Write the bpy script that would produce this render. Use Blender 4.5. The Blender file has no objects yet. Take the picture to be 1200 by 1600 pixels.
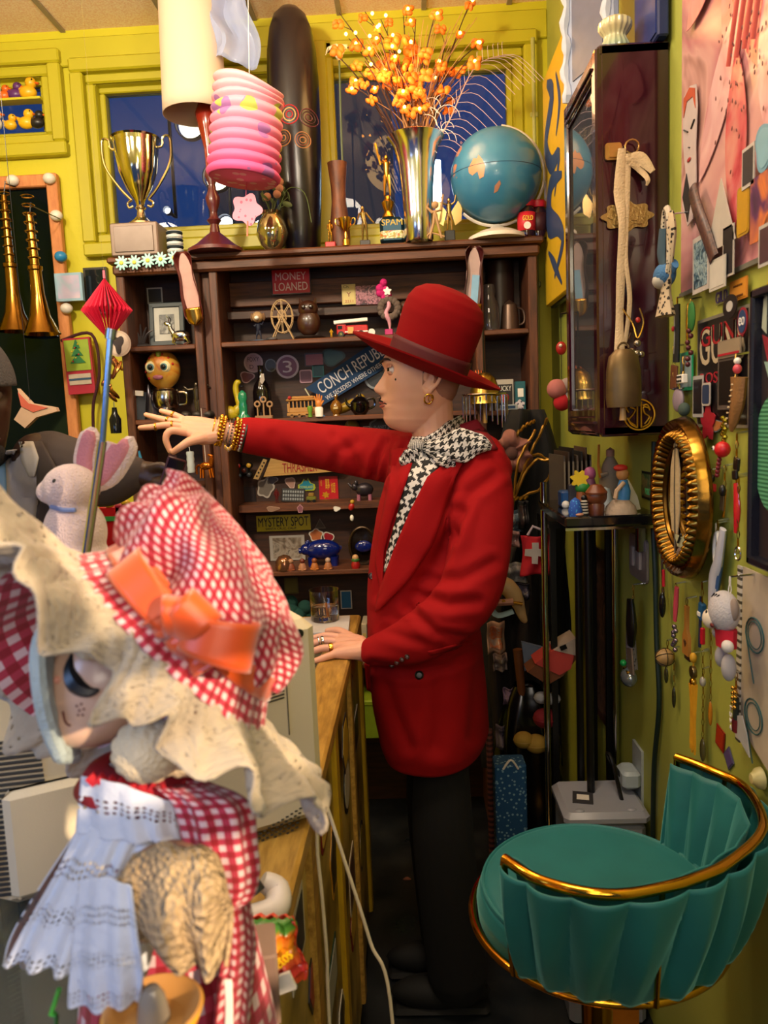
import bpy,math,random
from mathutils import Vector,Matrix,noise
from mathutils.bvhtree import BVHTree
from math import sin,cos,pi,radians as R,exp,sqrt
random.seed(7)
SC=bpy.context.scene
COL=SC.collection
# ---------------- camera ----------------
F=1200.0
CAMZ=1.52
CM=(Matrix.Rotation(R(2.2),4,'Z')@Matrix.Rotation(R(90-6.81),4,'X')@Matrix.Rotation(R(-2.4),4,'Z'))
CM.translation=(0,0,CAMZ)
cd=bpy.data.cameras.new('camera'); cam=bpy.data.objects.new('camera',cd); COL.objects.link(cam)
cam.matrix_world=CM
cd.sensor_fit='VERTICAL'; cd.sensor_height=36; cd.lens=27.0; cd.clip_start=.02
cd.dof.use_dof=True; cd.dof.focus_distance=2.0; cd.dof.aperture_fstop=7.0
SC.camera=cam
# ---------------- colour management, world, lights ----------------
SC.view_settings.view_transform='Standard'; SC.view_settings.look='None'
SC.view_settings.gamma=1; SC.view_settings.use_curve_mapping=False
SC.view_settings.exposure=0.0
wd=bpy.data.worlds.new('dusk'); SC.world=wd; wd.use_nodes=True
wd.node_tree.nodes['Background'].inputs[0].default_value=(.035,.09,.30,1)
wd.node_tree.nodes['Background'].inputs[1].default_value=.55
def light(name,kind,loc,power,col,size=.1,target=None,spot=None,blend=.6,sy=None):
    l=bpy.data.lights.new(name,kind); l.energy=power; l.color=col
    o=bpy.data.objects.new(name,l); COL.objects.link(o); o.location=loc
    if kind=='AREA':
        l.size=size
        if sy:l.shape='RECTANGLE'; l.size_y=sy
    elif kind=='SUN':l.angle=size
    else:l.shadow_soft_size=size
    if kind=='SPOT':l.spot_size=spot; l.spot_blend=blend
    if target is not None:
        o.rotation_euler=(Vector(target)-Vector(loc)).to_track_quat('-Z','Y').to_euler()
    return o
# low evening sun through the shop window behind the camera
light('evening_sun','SUN',(3.8,-2.85,3.0),6.0,(1.0,.76,.50),R(1.5),target=(-.2,.55,1.32))
# warm ceiling lamps out of view, and fills added to brighten ceiling and walls
light('ceiling_fill_warm','POINT',(-1.35,1.6,2.6),24,(1.0,.82,.60),.09)  # unseen point light added to lift the ceiling and yellow walls
light('ceiling_fill_centre','POINT',(-.3,1.85,2.6),13,(1.0,.84,.66),.10)  # no fixture here; added to brighten the ceiling
light('ceiling_lamp_aisle','AREA',(.0,1.05,2.7),13,(1.0,.80,.58),.4,target=(.1,1.5,0))
light('ceiling_lamp_window','SPOT',(-.9,1.0,2.75),130,(1.0,.86,.60),.08,target=(-.8,3.0,2.35),spot=R(95))
light('street_glow','AREA',(-1.6,-.6,2.2),20,(.35,.55,1.0),.9,target=(-.4,1.0,1.2))
light('right_side_fill','POINT',(.10,.32,2.15),7,(1.0,.84,.62),.10)  # unseen fill added to brighten the stool and right wall
light('window_light','AREA',(.1,-.5,1.9),10,(1.0,.86,.70),.7,target=(.15,1.9,1.2))  # unseen area lamp added as warm daylight through the front opening

RINV=CM.to_3x3()
def W(px,py,d):
    v=RINV@Vector(((px-600)/F,(800-py)/F,-1))
    t=d/v.y
    return Vector((v.x*t,d,CAMZ+v.z*t))
def PX(p):
    q=CM.inverted()@Vector(p)
    return(600+F*q.x/-q.z,800-F*q.y/-q.z)
XR=.55
def RW(px,py,off=0.0):
    v=RINV@Vector(((px-600)/F,(800-py)/F,-1))
    t=(XR-off)/v.x
    return Vector((XR-off,v.y*t,CAMZ+v.z*t))
def HP(px,py,z):
    v=RINV@Vector(((px-600)/F,(800-py)/F,-1)); t=(z-CAMZ)/v.z
    return Vector((v.x*t,v.y*t,z))
# ---------------- materials ----------------
def L(c):
    if isinstance(c,str):
        c=c.lstrip('#'); c=[int(c[i:i+2],16)/255 for i in(0,2,4)]
        return tuple((x/12.92 if x<=.04045 else((x+.055)/1.055)**2.4)for x in c)+(1,)
    return tuple(c)+(1,)if len(c)==3 else tuple(c)
MATS={}
class N:
    def __init__(s,name):
        s.m=bpy.data.materials.new(name); s.m.use_nodes=True; s.t=s.m.node_tree
        s.b=s.t.nodes['Principled BSDF']
    def n(s,typ,**kw):
        x=s.t.nodes.new(typ)
        for k,v in kw.items():setattr(x,k,v)
        return x
    def l(s,a,b):s.t.links.new(a,b)
    def math(s,op,a,b=None,clamp=False):
        x=s.n('ShaderNodeMath',operation=op); x.use_clamp=clamp
        for i,v in enumerate((a,b)):
            if v is None:continue
            if isinstance(v,(int,float)):x.inputs[i].default_value=v
            else:s.l(v,x.inputs[i])
        return x.outputs[0]
    def mix(s,f,a,b):
        x=s.n('ShaderNodeMix',data_type='RGBA')
        for i,v in((0,f),(6,a),(7,b)):
            if isinstance(v,(int,float)):x.inputs[i].default_value=v
            elif isinstance(v,(tuple,list)):x.inputs[i].default_value=v
            else:s.l(v,x.inputs[i])
        return x.outputs[2]
    def coord(s,kind='Object'):
        return s.n('ShaderNodeTexCoord').outputs[kind]
    def noise(s,scale,detail=3,vec=None,rough=.5):
        x=s.n('ShaderNodeTexNoise'); x.inputs['Scale'].default_value=scale; x.inputs['Detail'].default_value=detail
        x.inputs['Roughness'].default_value=rough
        s.l(vec if vec is not None else s.coord(),x.inputs['Vector']); return x.outputs['Fac']
    def vscale(s,vec,sc):
        x=s.n('ShaderNodeMapping'); x.inputs['Scale'].default_value=sc; s.l(vec,x.inputs['Vector']); return x.outputs[0]
    def ramp(s,f,*st):
        x=s.n('ShaderNodeValToRGB'); e=x.color_ramp.elements
        while len(e)<len(st):e.new(.5)
        for i,(p,c)in enumerate(st):e[i].position=p; e[i].color=L(c)
        s.l(f,x.inputs[0]); return x.outputs[0]
    def bump(s,h,strength,dist=.01):
        x=s.n('ShaderNodeBump'); x.inputs['Strength'].default_value=strength; x.inputs['Distance'].default_value=dist
        s.l(h,x.inputs['Height']); s.l(x.outputs[0],s.b.inputs['Normal'])
    def set(s,**kw):
        mp=dict(rough='Roughness',metal='Metallic',trans='Transmission Weight',ior='IOR',coat='Coat Weight',sheen='Sheen Weight',
                  alpha='Alpha',es='Emission Strength',spec='Specular IOR Level',sss='Subsurface Weight')
        for k,v in kw.items():
            if k=='base' or k=='emit':
                i=s.b.inputs['Base Color' if k=='base' else 'Emission Color']
                if isinstance(v,(tuple,list,str)):i.default_value=L(v)
                else:s.l(v,i)
            else:
                i=s.b.inputs[mp[k]]
                if isinstance(v,(int,float)):i.default_value=v
                else:s.l(v,i)
        return s
def mat(c,rough=.5,metal=0,var=.18,vs=30,bump=0,bs=200,**kw):
    key=(str(c),rough,metal,var,vs,bump,bs,tuple(sorted(kw.items())))
    if key in MATS:return MATS[key]
    s=N('surface_%d'%len(MATS)); c=L(c)
    if var:
        f=s.noise(vs); f=s.math('MULTIPLY',f,1.0)
        s.set(base=s.mix(f,tuple(x*(1-var)for x in c[:3])+(1,),tuple(min(1,x*(1+var))for x in c[:3])+(1,)))
    else:s.set(base=c)
    s.set(rough=rough,metal=metal,**kw)
    if bump:s.bump(s.noise(bs),bump,.004)
    MATS[key]=s.m; return s.m
def special(name,fn):
    if name not in MATS:
        s=N(name); fn(s); MATS[name]=s.m
    return MATS[name]
def gold(c='#d9a441',r=.22):return mat(c,r,1,var=.15)
def emit(c,st):
    return mat(c,.5,0,var=0,emit=c,es=st)
def glassm(c='#ffffff',r=.02):return mat(c,r,0,var=0,trans=1.0,ior=1.45)
def wood(c1,c2,sc=(1,1,12),name=None,rough=.55):
    def f(s):
        v=s.vscale(s.coord(),sc); a=s.noise(6,6,v,.65)
        s.set(base=s.ramp(a,(.3,c1),(.7,c2)),rough=rough); s.bump(a,.25,.003)
    return special(name or 'wood_%s_%s_%s'%(c1,c2,sc),f)
def gingham(c1,c2,c3,sc,name):
    def f(s):
        uv=s.n('ShaderNodeSeparateXYZ'); s.l(s.coord('UV'),uv.inputs[0])
        a=s.math('LESS_THAN',s.math('FRACT',s.math('MULTIPLY',uv.outputs[0],sc)),.5)
        b=s.math('LESS_THAN',s.math('FRACT',s.math('MULTIPLY',uv.outputs[1],sc)),.5)
        t=s.math('MULTIPLY',s.math('ADD',a,b),.5)
        s.set(base=s.ramp(t,(.0,c1),(.5,c2),(1,c3)),rough=.85,sheen=.2); s.bump(s.noise(900),.3,.002)
    return special(name,f)
def houndstooth(sc,name,c1='#0a090b',c2='#ded8d4'):
    def f(s):
        uv=s.n('ShaderNodeSeparateXYZ'); s.l(s.coord('UV'),uv.inputs[0])
        x=s.math('FLOOR',s.math('MULTIPLY',uv.outputs[0],sc)); y=s.math('FLOOR',s.math('MULTIPLY',uv.outputs[1],sc))
        fm=lambda v,k:s.math('FLOORED_MODULO',v,float(k))
        wa=s.math('LESS_THAN',fm(x,8),4); we=s.math('LESS_THAN',fm(y,8),4)
        tw=s.math('LESS_THAN',fm(s.math('SUBTRACT',x,y),4),2)
        r=s.math('ADD',s.math('MULTIPLY',wa,tw),s.math('MULTIPLY',we,s.math('SUBTRACT',1,tw)))
        s.set(base=s.mix(r,L(c2),L(c1)),rough=.7)
    return special(name,f)
def spots(c1,c2,sc,th=.35,name=None,rough=.8,kind='Object'):
    def f(s):
        v=s.n('ShaderNodeTexVoronoi'); v.inputs['Scale'].default_value=sc; s.l(s.coord(kind),v.inputs['Vector'])
        s.set(base=s.mix(s.math('LESS_THAN',v.outputs['Distance'],th),L(c1),L(c2)),rough=rough)
    return special(name or 'spots_%s_%s_%s_%s'%(c1,c2,sc,th),f)
def stripes(c1,c2,sc,axis=2,duty=.5,rough=.6):
    def f(s):
        x=s.n('ShaderNodeSeparateXYZ'); s.l(s.coord(),x.inputs[0])
        t=s.math('LESS_THAN',s.math('FRACT',s.math('MULTIPLY',x.outputs[axis],sc)),duty)
        s.set(base=s.mix(t,L(c2),L(c1)),rough=rough)
    return special('stripes_%s_%s_%s_%s_%s'%(c1,c2,sc,axis,duty),f)
def picture(cols,sc,name,rough=.35,dist=1.5,kind='Object'):
    """printed picture: soft blotches of several colours"""
    def f(s):
        n=s.n('ShaderNodeTexNoise'); n.inputs['Scale'].default_value=sc; n.inputs['Detail'].default_value=3; n.inputs['Distortion'].default_value=dist
        s.l(s.coord(kind),n.inputs['Vector'])
        k=len(cols)
        s.set(base=s.ramp(n.outputs['Fac'],*[(.3+.4*i/(k-1),c)for i,c in enumerate(cols)]),rough=rough)
    return special(name,f)
# ---------------- mesh builder ----------------
class MB:
    def __init__(s):s.v=[]; s.f=[]; s.uv={}; s.mi=[]; s.cur=0
    def add(s,vs,fs,uvs=None):
        o=len(s.v); s.v+=[Vector(p)for p in vs]
        for i,f in enumerate(fs):
            if uvs:s.uv[len(s.f)]=uvs[i]
            s.f.append([o+k for k in f]); s.mi.append(s.cur)
        return s
    def m(s,i):s.cur=i; return s
    def box(s,c,size,rot=None,bev=0,taper=1):
        x,y,z=(a/2 for a in size); c=Vector(c); vs=[]
        if bev:
            b=min(bev,x*.98,y*.98,z*.98)
            # chamfered box : three offset rings
            pts=[]
            for(ex,ey,zz)in((x-b,y-b,-z),(x,y,-z+b),(x,y,z-b),(x-b,y-b,z)):
                t=taper if zz>0 else 1
                q=b if(ex==x)else b*.6
                ring=[(ex-q,-ey),(ex,-ey+q),(ex,ey-q),(ex-q,ey),(-ex+q,ey),(-ex,ey-q),(-ex,-ey+q),(-ex+q,-ey)]
                pts+=[Vector((a*t,bb*t,zz))for a,bb in ring]
            fs=[[7,6,5,4,3,2,1,0],[24+i for i in range(8)]]
            for k in range(3):
                for i in range(8):
                    j=(i+1)%8; fs.append([k*8+i,k*8+j,(k+1)*8+j,(k+1)*8+i])
            vs=pts
        else:
            vs=[Vector((sx*x*(taper if sz>0 else 1),sy*y*(taper if sz>0 else 1),sz*z))for sx in(-1,1)for sy in(-1,1)for sz in(-1,1)]
            fs=[[0,1,3,2],[4,6,7,5],[0,4,5,1],[2,3,7,6],[0,2,6,4],[1,5,7,3]]
        if rot:
            M=rot if isinstance(rot,Matrix)else eul(*rot)
            vs=[M@p for p in vs]
        return s.add([p+c for p in vs],fs)
    def tube(s,pts,r,seg=8,cap=True,closed=False,flat=1.0,up=None):
        pts=[Vector(p)for p in pts]; n=len(pts)
        rr=r if isinstance(r,(list,tuple))else[r]*n
        ref=Vector(up)if up else None; vs=[]; a=None
        for i in range(n):
            if closed:t=pts[(i+1)%n]-pts[i-1]
            else:t=pts[min(i+1,n-1)]-pts[max(i-1,0)]
            if t.length<1e-9:t=Vector((0,0,1))
            t.normalize()
            if ref:a=t.cross(ref)
            elif a is None:
                a=t.orthogonal()
            else:a=a-t*a.dot(t)
            if a.length<1e-6:a=t.orthogonal()
            a.normalize(); b=t.cross(a)
            for k in range(seg):
                th=2*pi*k/seg
                vs.append(pts[i]+a*cos(th)*rr[i]+b*sin(th)*rr[i]*flat)
        fs=[]; uvs=[]
        m=n if closed else n-1
        for i in range(m):
            for k in range(seg):
                j=(i+1)%n; q=(k+1)%seg
                fs.append([i*seg+k,i*seg+q,j*seg+q,j*seg+k])
                uvs.append([(k/seg,i/m),((k+1)/seg,i/m),((k+1)/seg,(i+1)/m),(k/seg,(i+1)/m)])
        if cap and not closed:
            fs.append(list(range(seg))[::-1]); uvs.append([(0,0)]*seg)
            fs.append([(n-1)*seg+k for k in range(seg)]); uvs.append([(0,0)]*seg)
        return s.add(vs,fs,uvs)
    def cyl(s,p0,p1,r0,r1=None,seg=16):return s.tube([p0,p1],[r0,r0 if r1 is None else r1],seg)
    def lathe(s,prof,c=(0,0,0),seg=24,M=None,cap=True,sx=1,sy=1):
        c=Vector(c); vs=[]; n=len(prof)
        for r,z in prof:
            for k in range(seg):
                p=Vector((r*cos(2*pi*k/seg)*sx,r*sin(2*pi*k/seg)*sy,z))
                vs.append((M@p if M else p)+c)
        fs=[]; uvs=[]
        for i in range(n-1):
            for k in range(seg):
                q=(k+1)%seg; fs.append([i*seg+k,i*seg+q,(i+1)*seg+q,(i+1)*seg+k])
                uvs.append([(k/seg,i/(n-1)),((k+1)/seg,i/(n-1)),((k+1)/seg,(i+1)/(n-1)),(k/seg,(i+1)/(n-1))])
        if cap:
            if prof[0][0]>1e-5:fs.append(list(range(seg))[::-1]); uvs.append([(0,0)]*seg)
            if prof[-1][0]>1e-5:fs.append([(n-1)*seg+k for k in range(seg)]); uvs.append([(0,0)]*seg)
        return s.add(vs,fs,uvs)
    def ell(s,c,r,rot=None,seg=20,rings=12):
        r=(r,r,r)if isinstance(r,(int,float))else r; M=eul(*rot)if isinstance(rot,(tuple,list))else rot
        c=Vector(c); vs=[]; fs=[]; uvs=[]
        for i in range(rings+1):
            ph=pi*i/rings
            for k in range(seg):
                th=2*pi*k/seg
                p=Vector((r[0]*max(sin(ph),1e-4)*cos(th),r[1]*max(sin(ph),1e-4)*sin(th),-r[2]*cos(ph)))
                vs.append((M@p if M else p)+c)
        for i in range(rings):
            for k in range(seg):
                q=(k+1)%seg; fs.append([i*seg+k,i*seg+q,(i+1)*seg+q,(i+1)*seg+k])
                uvs.append([(k/seg,i/rings),((k+1)/seg,i/rings),((k+1)/seg,(i+1)/rings),(k/seg,(i+1)/rings)])
        return s.add(vs,fs,uvs)
    def prism(s,out,th,M=None,c=(0,0,0)):
        """outline in local x,z ; thickness along y, front at -th/2"""
        n=len(out); c=Vector(c); vs=[]
        ar=sum(out[i][0]*out[(i+1)%n][1]-out[(i+1)%n][0]*out[i][1]for i in range(n))
        if ar<0:out=out[::-1]
        for y in(-th/2,th/2):
            for a,b in out:
                p=Vector((a,y,b)); vs.append((M@p if M else p)+c)
        fs=[list(range(n)),[n+i for i in range(n)][::-1]]
        for i in range(n):
            j=(i+1)%n; fs.append([i,i+n,j+n,j])
        return s.add(vs,fs)
    def grid(s,fn,nu,nv,cu=False,us=1,vs_=1):
        nu1=nu if cu else nu+1
        vs=[fn(i/nu,j/nv)for j in range(nv+1)for i in range(nu1)]; fs=[]; uvs=[]
        for j in range(nv):
            for i in range(nu):
                i2=(i+1)%nu1 if cu else i+1
                fs.append([j*nu1+i,j*nu1+i2,(j+1)*nu1+i2,(j+1)*nu1+i])
                uvs.append([(i/nu*us,j/nv*vs_),((i+1)/nu*us,j/nv*vs_),((i+1)/nu*us,(j+1)/nv*vs_),(i/nu*us,(j+1)/nv*vs_)])
        return s.add(vs,fs,uvs)
    def mesh(s,name,mats,smooth=True,angle=40):
        me=bpy.data.meshes.new(name); me.from_pydata([tuple(p)for p in s.v],[],s.f)
        for m in(mats if isinstance(mats,(list,tuple))else[mats]):me.materials.append(m)
        if s.uv:
            u=me.uv_layers.new(name='UVMap'); d=u.data
            for p in me.polygons:
                q=s.uv.get(p.index)
                if q:
                    for li,c in zip(p.loop_indices,q):d[li].uv=c
        for p,i in zip(me.polygons,s.mi):p.material_index=i
        if smooth:
            me.shade_smooth()
            try:me.set_sharp_from_angle(angle=R(angle))
            except Exception:pass
        me.update(); return me
    def build(s,name,mats,parent=None,smooth=True,angle=40,solid=0,sub=0,loc=None):
        o=bpy.data.objects.new(name,s.mesh(name,mats,smooth,angle)); COL.objects.link(o)
        if parent is not None:o.parent=parent
        if loc is not None:o.location=loc
        if solid:
            k=o.modifiers.new('thickness','SOLIDIFY'); k.thickness=solid; k.offset=0
        if sub:
            k=o.modifiers.new('smoothing','SUBSURF'); k.levels=sub; k.render_levels=sub
        return o
def eul(x,y=0,z=0):
    return(Matrix.Rotation(R(z),3,'Z')@Matrix.Rotation(R(y),3,'Y')@Matrix.Rotation(R(x),3,'X'))
def tag(o,label,cat,group=None,kind=None):
    if label:o['label']=label
    if cat:o['category']=cat
    if group:o['group']=group
    if kind:o['kind']=kind
    return o
def thing(name,label,cat,loc,rz=0,group=None,rot=None,sc=1):
    o=bpy.data.objects.new(name,None); COL.objects.link(o); o.empty_display_size=.02
    o.location=loc; o.rotation_euler=rot if rot else(0,0,R(rz)); o.scale=(sc,sc,sc)
    return tag(o,label,cat,group)
def struct(o):o['kind']='structure'; return o
def dup(o,loc,label,rz=None,sc=None,group=None):
    r=o.copy(); COL.objects.link(r); r.location=loc
    if rz is not None:r.rotation_euler[2]=R(rz)
    if sc:r.scale=(sc,sc,sc)
    r['label']=label
    if group:r['group']=group
    def rec(a,b):
        for ch in list(a.children):
            c=ch.copy(); COL.objects.link(c); c.parent=b; rec(ch,c)
    rec(o,r); return r
def bake(o,keep=True):
    """apply the modifiers of an object"""
    dg=bpy.context.evaluated_depsgraph_get(); dg.update()
    me=bpy.data.meshes.new_from_object(o.evaluated_get(dg)); o.modifiers.clear(); o.data=me; return o
def text(s,w,h,m,parent,loc,rot=(90,0,0),ext=.0008,name='lettering',shear=0,space=1):
    cu=bpy.data.curves.new(name,'FONT'); cu.body=s; cu.align_x='CENTER'; cu.align_y='CENTER'
    cu.extrude=.02; cu.resolution_u=3; cu.shear=shear; cu.space_character=space
    t=bpy.data.objects.new(name,cu); COL.objects.link(t)
    dg=bpy.context.evaluated_depsgraph_get(); dg.update()
    me=bpy.data.meshes.new_from_object(t.evaluated_get(dg))
    bpy.data.objects.remove(t); bpy.data.curves.remove(cu)
    me.materials.clear(); me.materials.append(m)
    xs=[v.co.x for v in me.vertices]; ys=[v.co.y for v in me.vertices]
    if not xs:return None
    cx,cy=(max(xs)+min(xs))/2,(max(ys)+min(ys))/2; sx,sy=w/max(1e-6,max(xs)-min(xs)),h/max(1e-6,max(ys)-min(ys))
    for v in me.vertices:v.co=Vector(((v.co.x-cx)*sx,(v.co.y-cy)*sy,v.co.z*ext/.02))
    o=bpy.data.objects.new(name,me); COL.objects.link(o); o.parent=parent; o.location=loc
    o.rotation_euler=tuple(R(a)for a in rot); return o
def circ(r,n=24,sx=1,sz=1,c=(0,0)):return[(c[0]+r*sx*cos(2*pi*k/n),c[1]+r*sz*sin(2*pi*k/n))for k in range(n)]
def rrect(w,h,r=None,n=4):
    r=r if r else min(w,h)*.15; o=[]
    for cx,cz,a0 in((w/2-r,h/2-r,0),(-w/2+r,h/2-r,90),(-w/2+r,-h/2+r,180),(w/2-r,-h/2+r,270)):
        for k in range(n+1):a=R(a0+90*k/n); o.append((cx+r*cos(a),cz+r*sin(a)))
    return o
def rect(w,h):return[(-w/2,-h/2),(w/2,-h/2),(w/2,h/2),(-w/2,h/2)]
def blob(r,n=28,k=5,a=.2,sx=1,sz=1,seed=0):return[(r*sx*(1+a*sin(k*2*pi*i/n+seed))*cos(2*pi*i/n),r*sz*(1+a*sin(k*2*pi*i/n+seed))*sin(2*pi*i/n))for i in range(n)]
def lerp(a,b,t):return a+(b-a)*t
def curve(pts,n):
    """Catmull-Rom through points"""
    P=[Vector(p)for p in pts]; out=[]
    m=len(P)-1
    for i in range(n+1):
        t=i/n*m; k=min(int(t),m-1); u=t-k
        p0,p1,p2,p3=P[max(k-1,0)],P[k],P[k+1],P[min(k+2,m)]
        out.append(.5*((2*p1)+(p2-p0)*u+(2*p0-5*p1+4*p2-p3)*u*u+(3*p1-p0-3*p2+p3)*u**3))
    return out
def table(tb,z):
    if z<=tb[0][0]:return tb[0][1]
    for(a,b),(c,d)in zip(tb,tb[1:]):
        if z<=c:
            t=(z-a)/(c-a); t=t*t*(3-2*t)*.5+t*.5
            return b+(d-b)*t
    return tb[-1][1]
# ================= ROOM =================
WY=3.0
ZC=W(600,17,WY).z
def nbox(name,x0,x1,y0,y1,z0,z1,m,parent=None,bev=0):
    return MB().box(((x0+x1)/2,(y0+y1)/2,(z0+z1)/2),(x1-x0,y1-y0,z1-z0),bev=bev).build(name,m,parent)
YEL=mat('#c3b81a',.5,vs=3,var=.08,bump=.15,bs=60)
OLV=mat('#a6ab4a',.5,vs=2.5,var=.12,bump=.2,bs=40)
def panes(px0,py0,px1,py1):
    a=W(px0,(py0+py1)/2,WY); b=W(px1,(py0+py1)/2,WY); t=W((px0+px1)/2,py0,WY); c=W((px0+px1)/2,py1,WY)
    return[a.x,b.x,c.z,t.z]
w1=panes(-330,132,70,222); w2=panes(158,122,492,358); w3=panes(516,100,804,352)
XL=-2.3
# back wall with three openings
zs=sorted({0,w1[2],w1[3],w2[2],w2[3],w3[2],w3[3],ZC}); xs=sorted({XL,w1[0],w1[1],w2[0],w2[1],w3[0],w3[1],XR+.1})
bm=MB()
def inhole(x,z):
    return any(h[0]<x<h[1]and h[2]<z<h[3]for h in(w1,w2,w3))
for x0,x1 in zip(xs,xs[1:]):
    zz=None
    for z0,z1 in zip(zs,zs[1:]):
        if not inhole((x0+x1)/2,(z0+z1)/2):bm.box(((x0+x1)/2,WY+.06,(z0+z1)/2),(x1-x0,.12,z1-z0))
struct(bm.build('wall_back',YEL,smooth=False))
GLASSN=mat('#dfe8f5',.0,0,var=0,trans=1.0,ior=1.3)
for i,h in enumerate((w1,w2,w3)):
    x0,x1,z0,z1=h
    fr=MB()
    for k,(o,y,t)in enumerate(((.085,-.018,.05),(.035,-.006,.035))):
        for(a0,a1,b0,b1)in((x0-o,x1+o,z1+o-t,z1+o),(x0-o,x1+o,z0-o,z0-o+t),(x0-o,x0-o+t,z0-o+t,z1+o-t),(x1+o-t,x1+o,z0-o+t,z1+o-t)):
            fr.box(((a0+a1)/2,WY+y+.01*0,(b0+b1)/2),(a1-a0,abs(y)*2+.004,b1-b0),bev=.006)
    # inner reveal sash
    t=.022
    for(a0,a1,b0,b1)in((x0,x1,z1-t,z1),(x0,x1,z0,z0+t),(x0,x0+t,z0+t,z1-t),(x1-t,x1,z0+t,z1-t)):
        fr.box(((a0+a1)/2,WY+.05,(b0+b1)/2),(a1-a0,.05,b1-b0),bev=.004)
    o=struct(fr.build('window_%d'%(i+1),mat('#b0a51a',.45,vs=4,var=.1)))
    MB().box(((x0+x1)/2,WY+.055,(z0+z1)/2),(x1-x0-2*t,.006,z1-z0-2*t)).build('pane',GLASSN,o)
struct(nbox('wall_right',XR,XR+.1,.2,WY,0,ZC,OLV))
struct(nbox('wall_left',XL-.1,XL,.2,WY,0,ZC,YEL))
# shop front: wall with the big window opening the photograph looks through
fw=MB()
for(a0,a1,b0,b1)in((XL,XR+.1,0,.82),(XL,XR+.1,2.0,ZC),(XL,-1.9,.82,2.0),(.5,XR+.1,.82,2.0)):
    fw.box(((a0+a1)/2,.17,(b0+b1)/2),(a1-a0,.06,b1-b0))
struct(fw.build('wall_front',OLV,smooth=False))
sf=MB()  # bars added out of view to streak the sunlight on the doll
for x in(.14,.32):sf.box((x,.17,1.41),(.022,.03,1.18))
for z in(1.02,1.22,1.42,1.55,1.68,1.84):sf.box((.32,.17,z),(.36,.02,.026),rot=(0,-8,0))
struct(sf.build('window_4',mat('#2a2018',.5),smooth=False))
def fl(s):
    n=s.noise(5,6); s.set(base=s.ramp(n,(.3,'#101214'),(.65,'#22262a'),(.8,'#33383a')),rough=s.math('MULTIPLY',s.noise(9),.9)); s.bump(s.noise(60),.15,.003)
struct(nbox('floor',XL,XR+.1,-.2,WY+.1,-.08,0,special('floor_vinyl',fl)))
def cl(s):
    n=s.noise(160,3); s.set(base=s.ramp(n,(.35,'#eec49c'),(.6,'#f8e0c0')),rough=.9)
ce=struct(nbox('ceiling',XL,XR+.1,.1,WY+.1,ZC,ZC+.05,special('ceiling_tile',cl)))
for i,(px,py)in enumerate(((-70,50),(98,40),(265,33),(397,27),(530,20),(662,12),(795,5))):
    x=W(px,py,WY).x
    struct(nbox('trim_%d'%(i+1),x-.009,x+.009,.2,WY-.001,ZC-.007,ZC-.0005,mat('#9a8a70',.6)))
x0=.2
struct(nbox('trim_8',XL,XR,WY-.012,WY-.0005,ZC-.13,ZC-.03,mat('#b8ad1a',.5,vs=3),bev=.004))
for o in(bpy.data.objects['trim_8'],):pass
struct(nbox('trim_10',(w2[1]+w3[0])/2-.035,(w2[1]+w3[0])/2+.035,WY-.045,WY+.0,w2[2]-.085,w3[3]+.085,mat('#b0a51a',.45,vs=4,var=.1),bev=.006))
# conduit in the right corner
p=W(836,300,2.97)
cp=MB(); cp.tube([(p.x,2.965,0),(p.x,2.965,ZC-.14)],.008,10)
for z in(.4,1.2,2.0,2.6):cp.box((p.x,2.975,z),(.03,.03,.02),bev=.003)
tag(cp.build('conduit_pipe',mat('#a7a55a',.45)),'thin painted metal conduit running up the corner right of the globe','pipe')
# what stands outside the back windows
nb=MB();
for k in range(6):nb.box((-1.9+.75*k,6.0+.3*(k%2),1.5+.25*((k*7)%3)),(.7,.3,3+.5*((k*7)%3)))
struct(nb.build('facade_across_street',mat('#0b1a38',.8,vs=1)))
LAMPW=emit('#fff0cc',3.2)
def globe_lamp(px,py,r,label,d=3.35,m=LAMPW):
    c=W(px,py,d); t=thing('wall_lamp',label,'lamp',c)
    MB().lathe([(.0001,-.01),(r*.7,-.008),(r,0),(r*.7,.02),(.0001,.025)],M=eul(90),seg=28).build('lamp_shade',m,t)
    MB().lathe([(r*1.12,.0),(r*1.12,.03),(r*1.2,.03),(r*1.2,0)],M=eul(90),seg=28,cap=False).build('lamp_rim',mat('#20222a',.4,.5),t)
    MB().tube([(0,.02,0),(0,.10,0),(0,.10,.9)],.008,6).build('bracket',mat('#20222a',.4,.5),t)
globe_lamp(300,196,.055,'round cream lamp outside the window behind the white lampshade')
globe_lamp(341,279,.05,'round cream lamp glowing behind the stem of the turned lamp')
globe_lamp(354,350,.03,'small white round lamp low behind the turned wooden lamp',m=emit('#ffffff',4))
globe_lamp(264,331,.014,'tiny white lamp outside, right of the silver cup stem',m=emit('#ffffff',5))
c=W(682,284,3.5)
t=thing('tube_light','bright white tube light outside the window beside the flared silver vase','light',c)
MB().tube([(0,0,-.08),(0,0,.085)],.021,12).build('tube',emit('#e8fbff',14),t)
MB().box((0,.035,0),(.03,.02,.2),bev=.004).build('fitting',mat('#30363c',.5),t); MB().tube([(0,.04,-.08),(.02,.04,-.12),(w3[1]+.06-c.x,.04,-.12),(w3[1]+.06-c.x,WY+.12-c.y,-.12)],.005,6).build('arm',mat('#30363c',.5),t)

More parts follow.
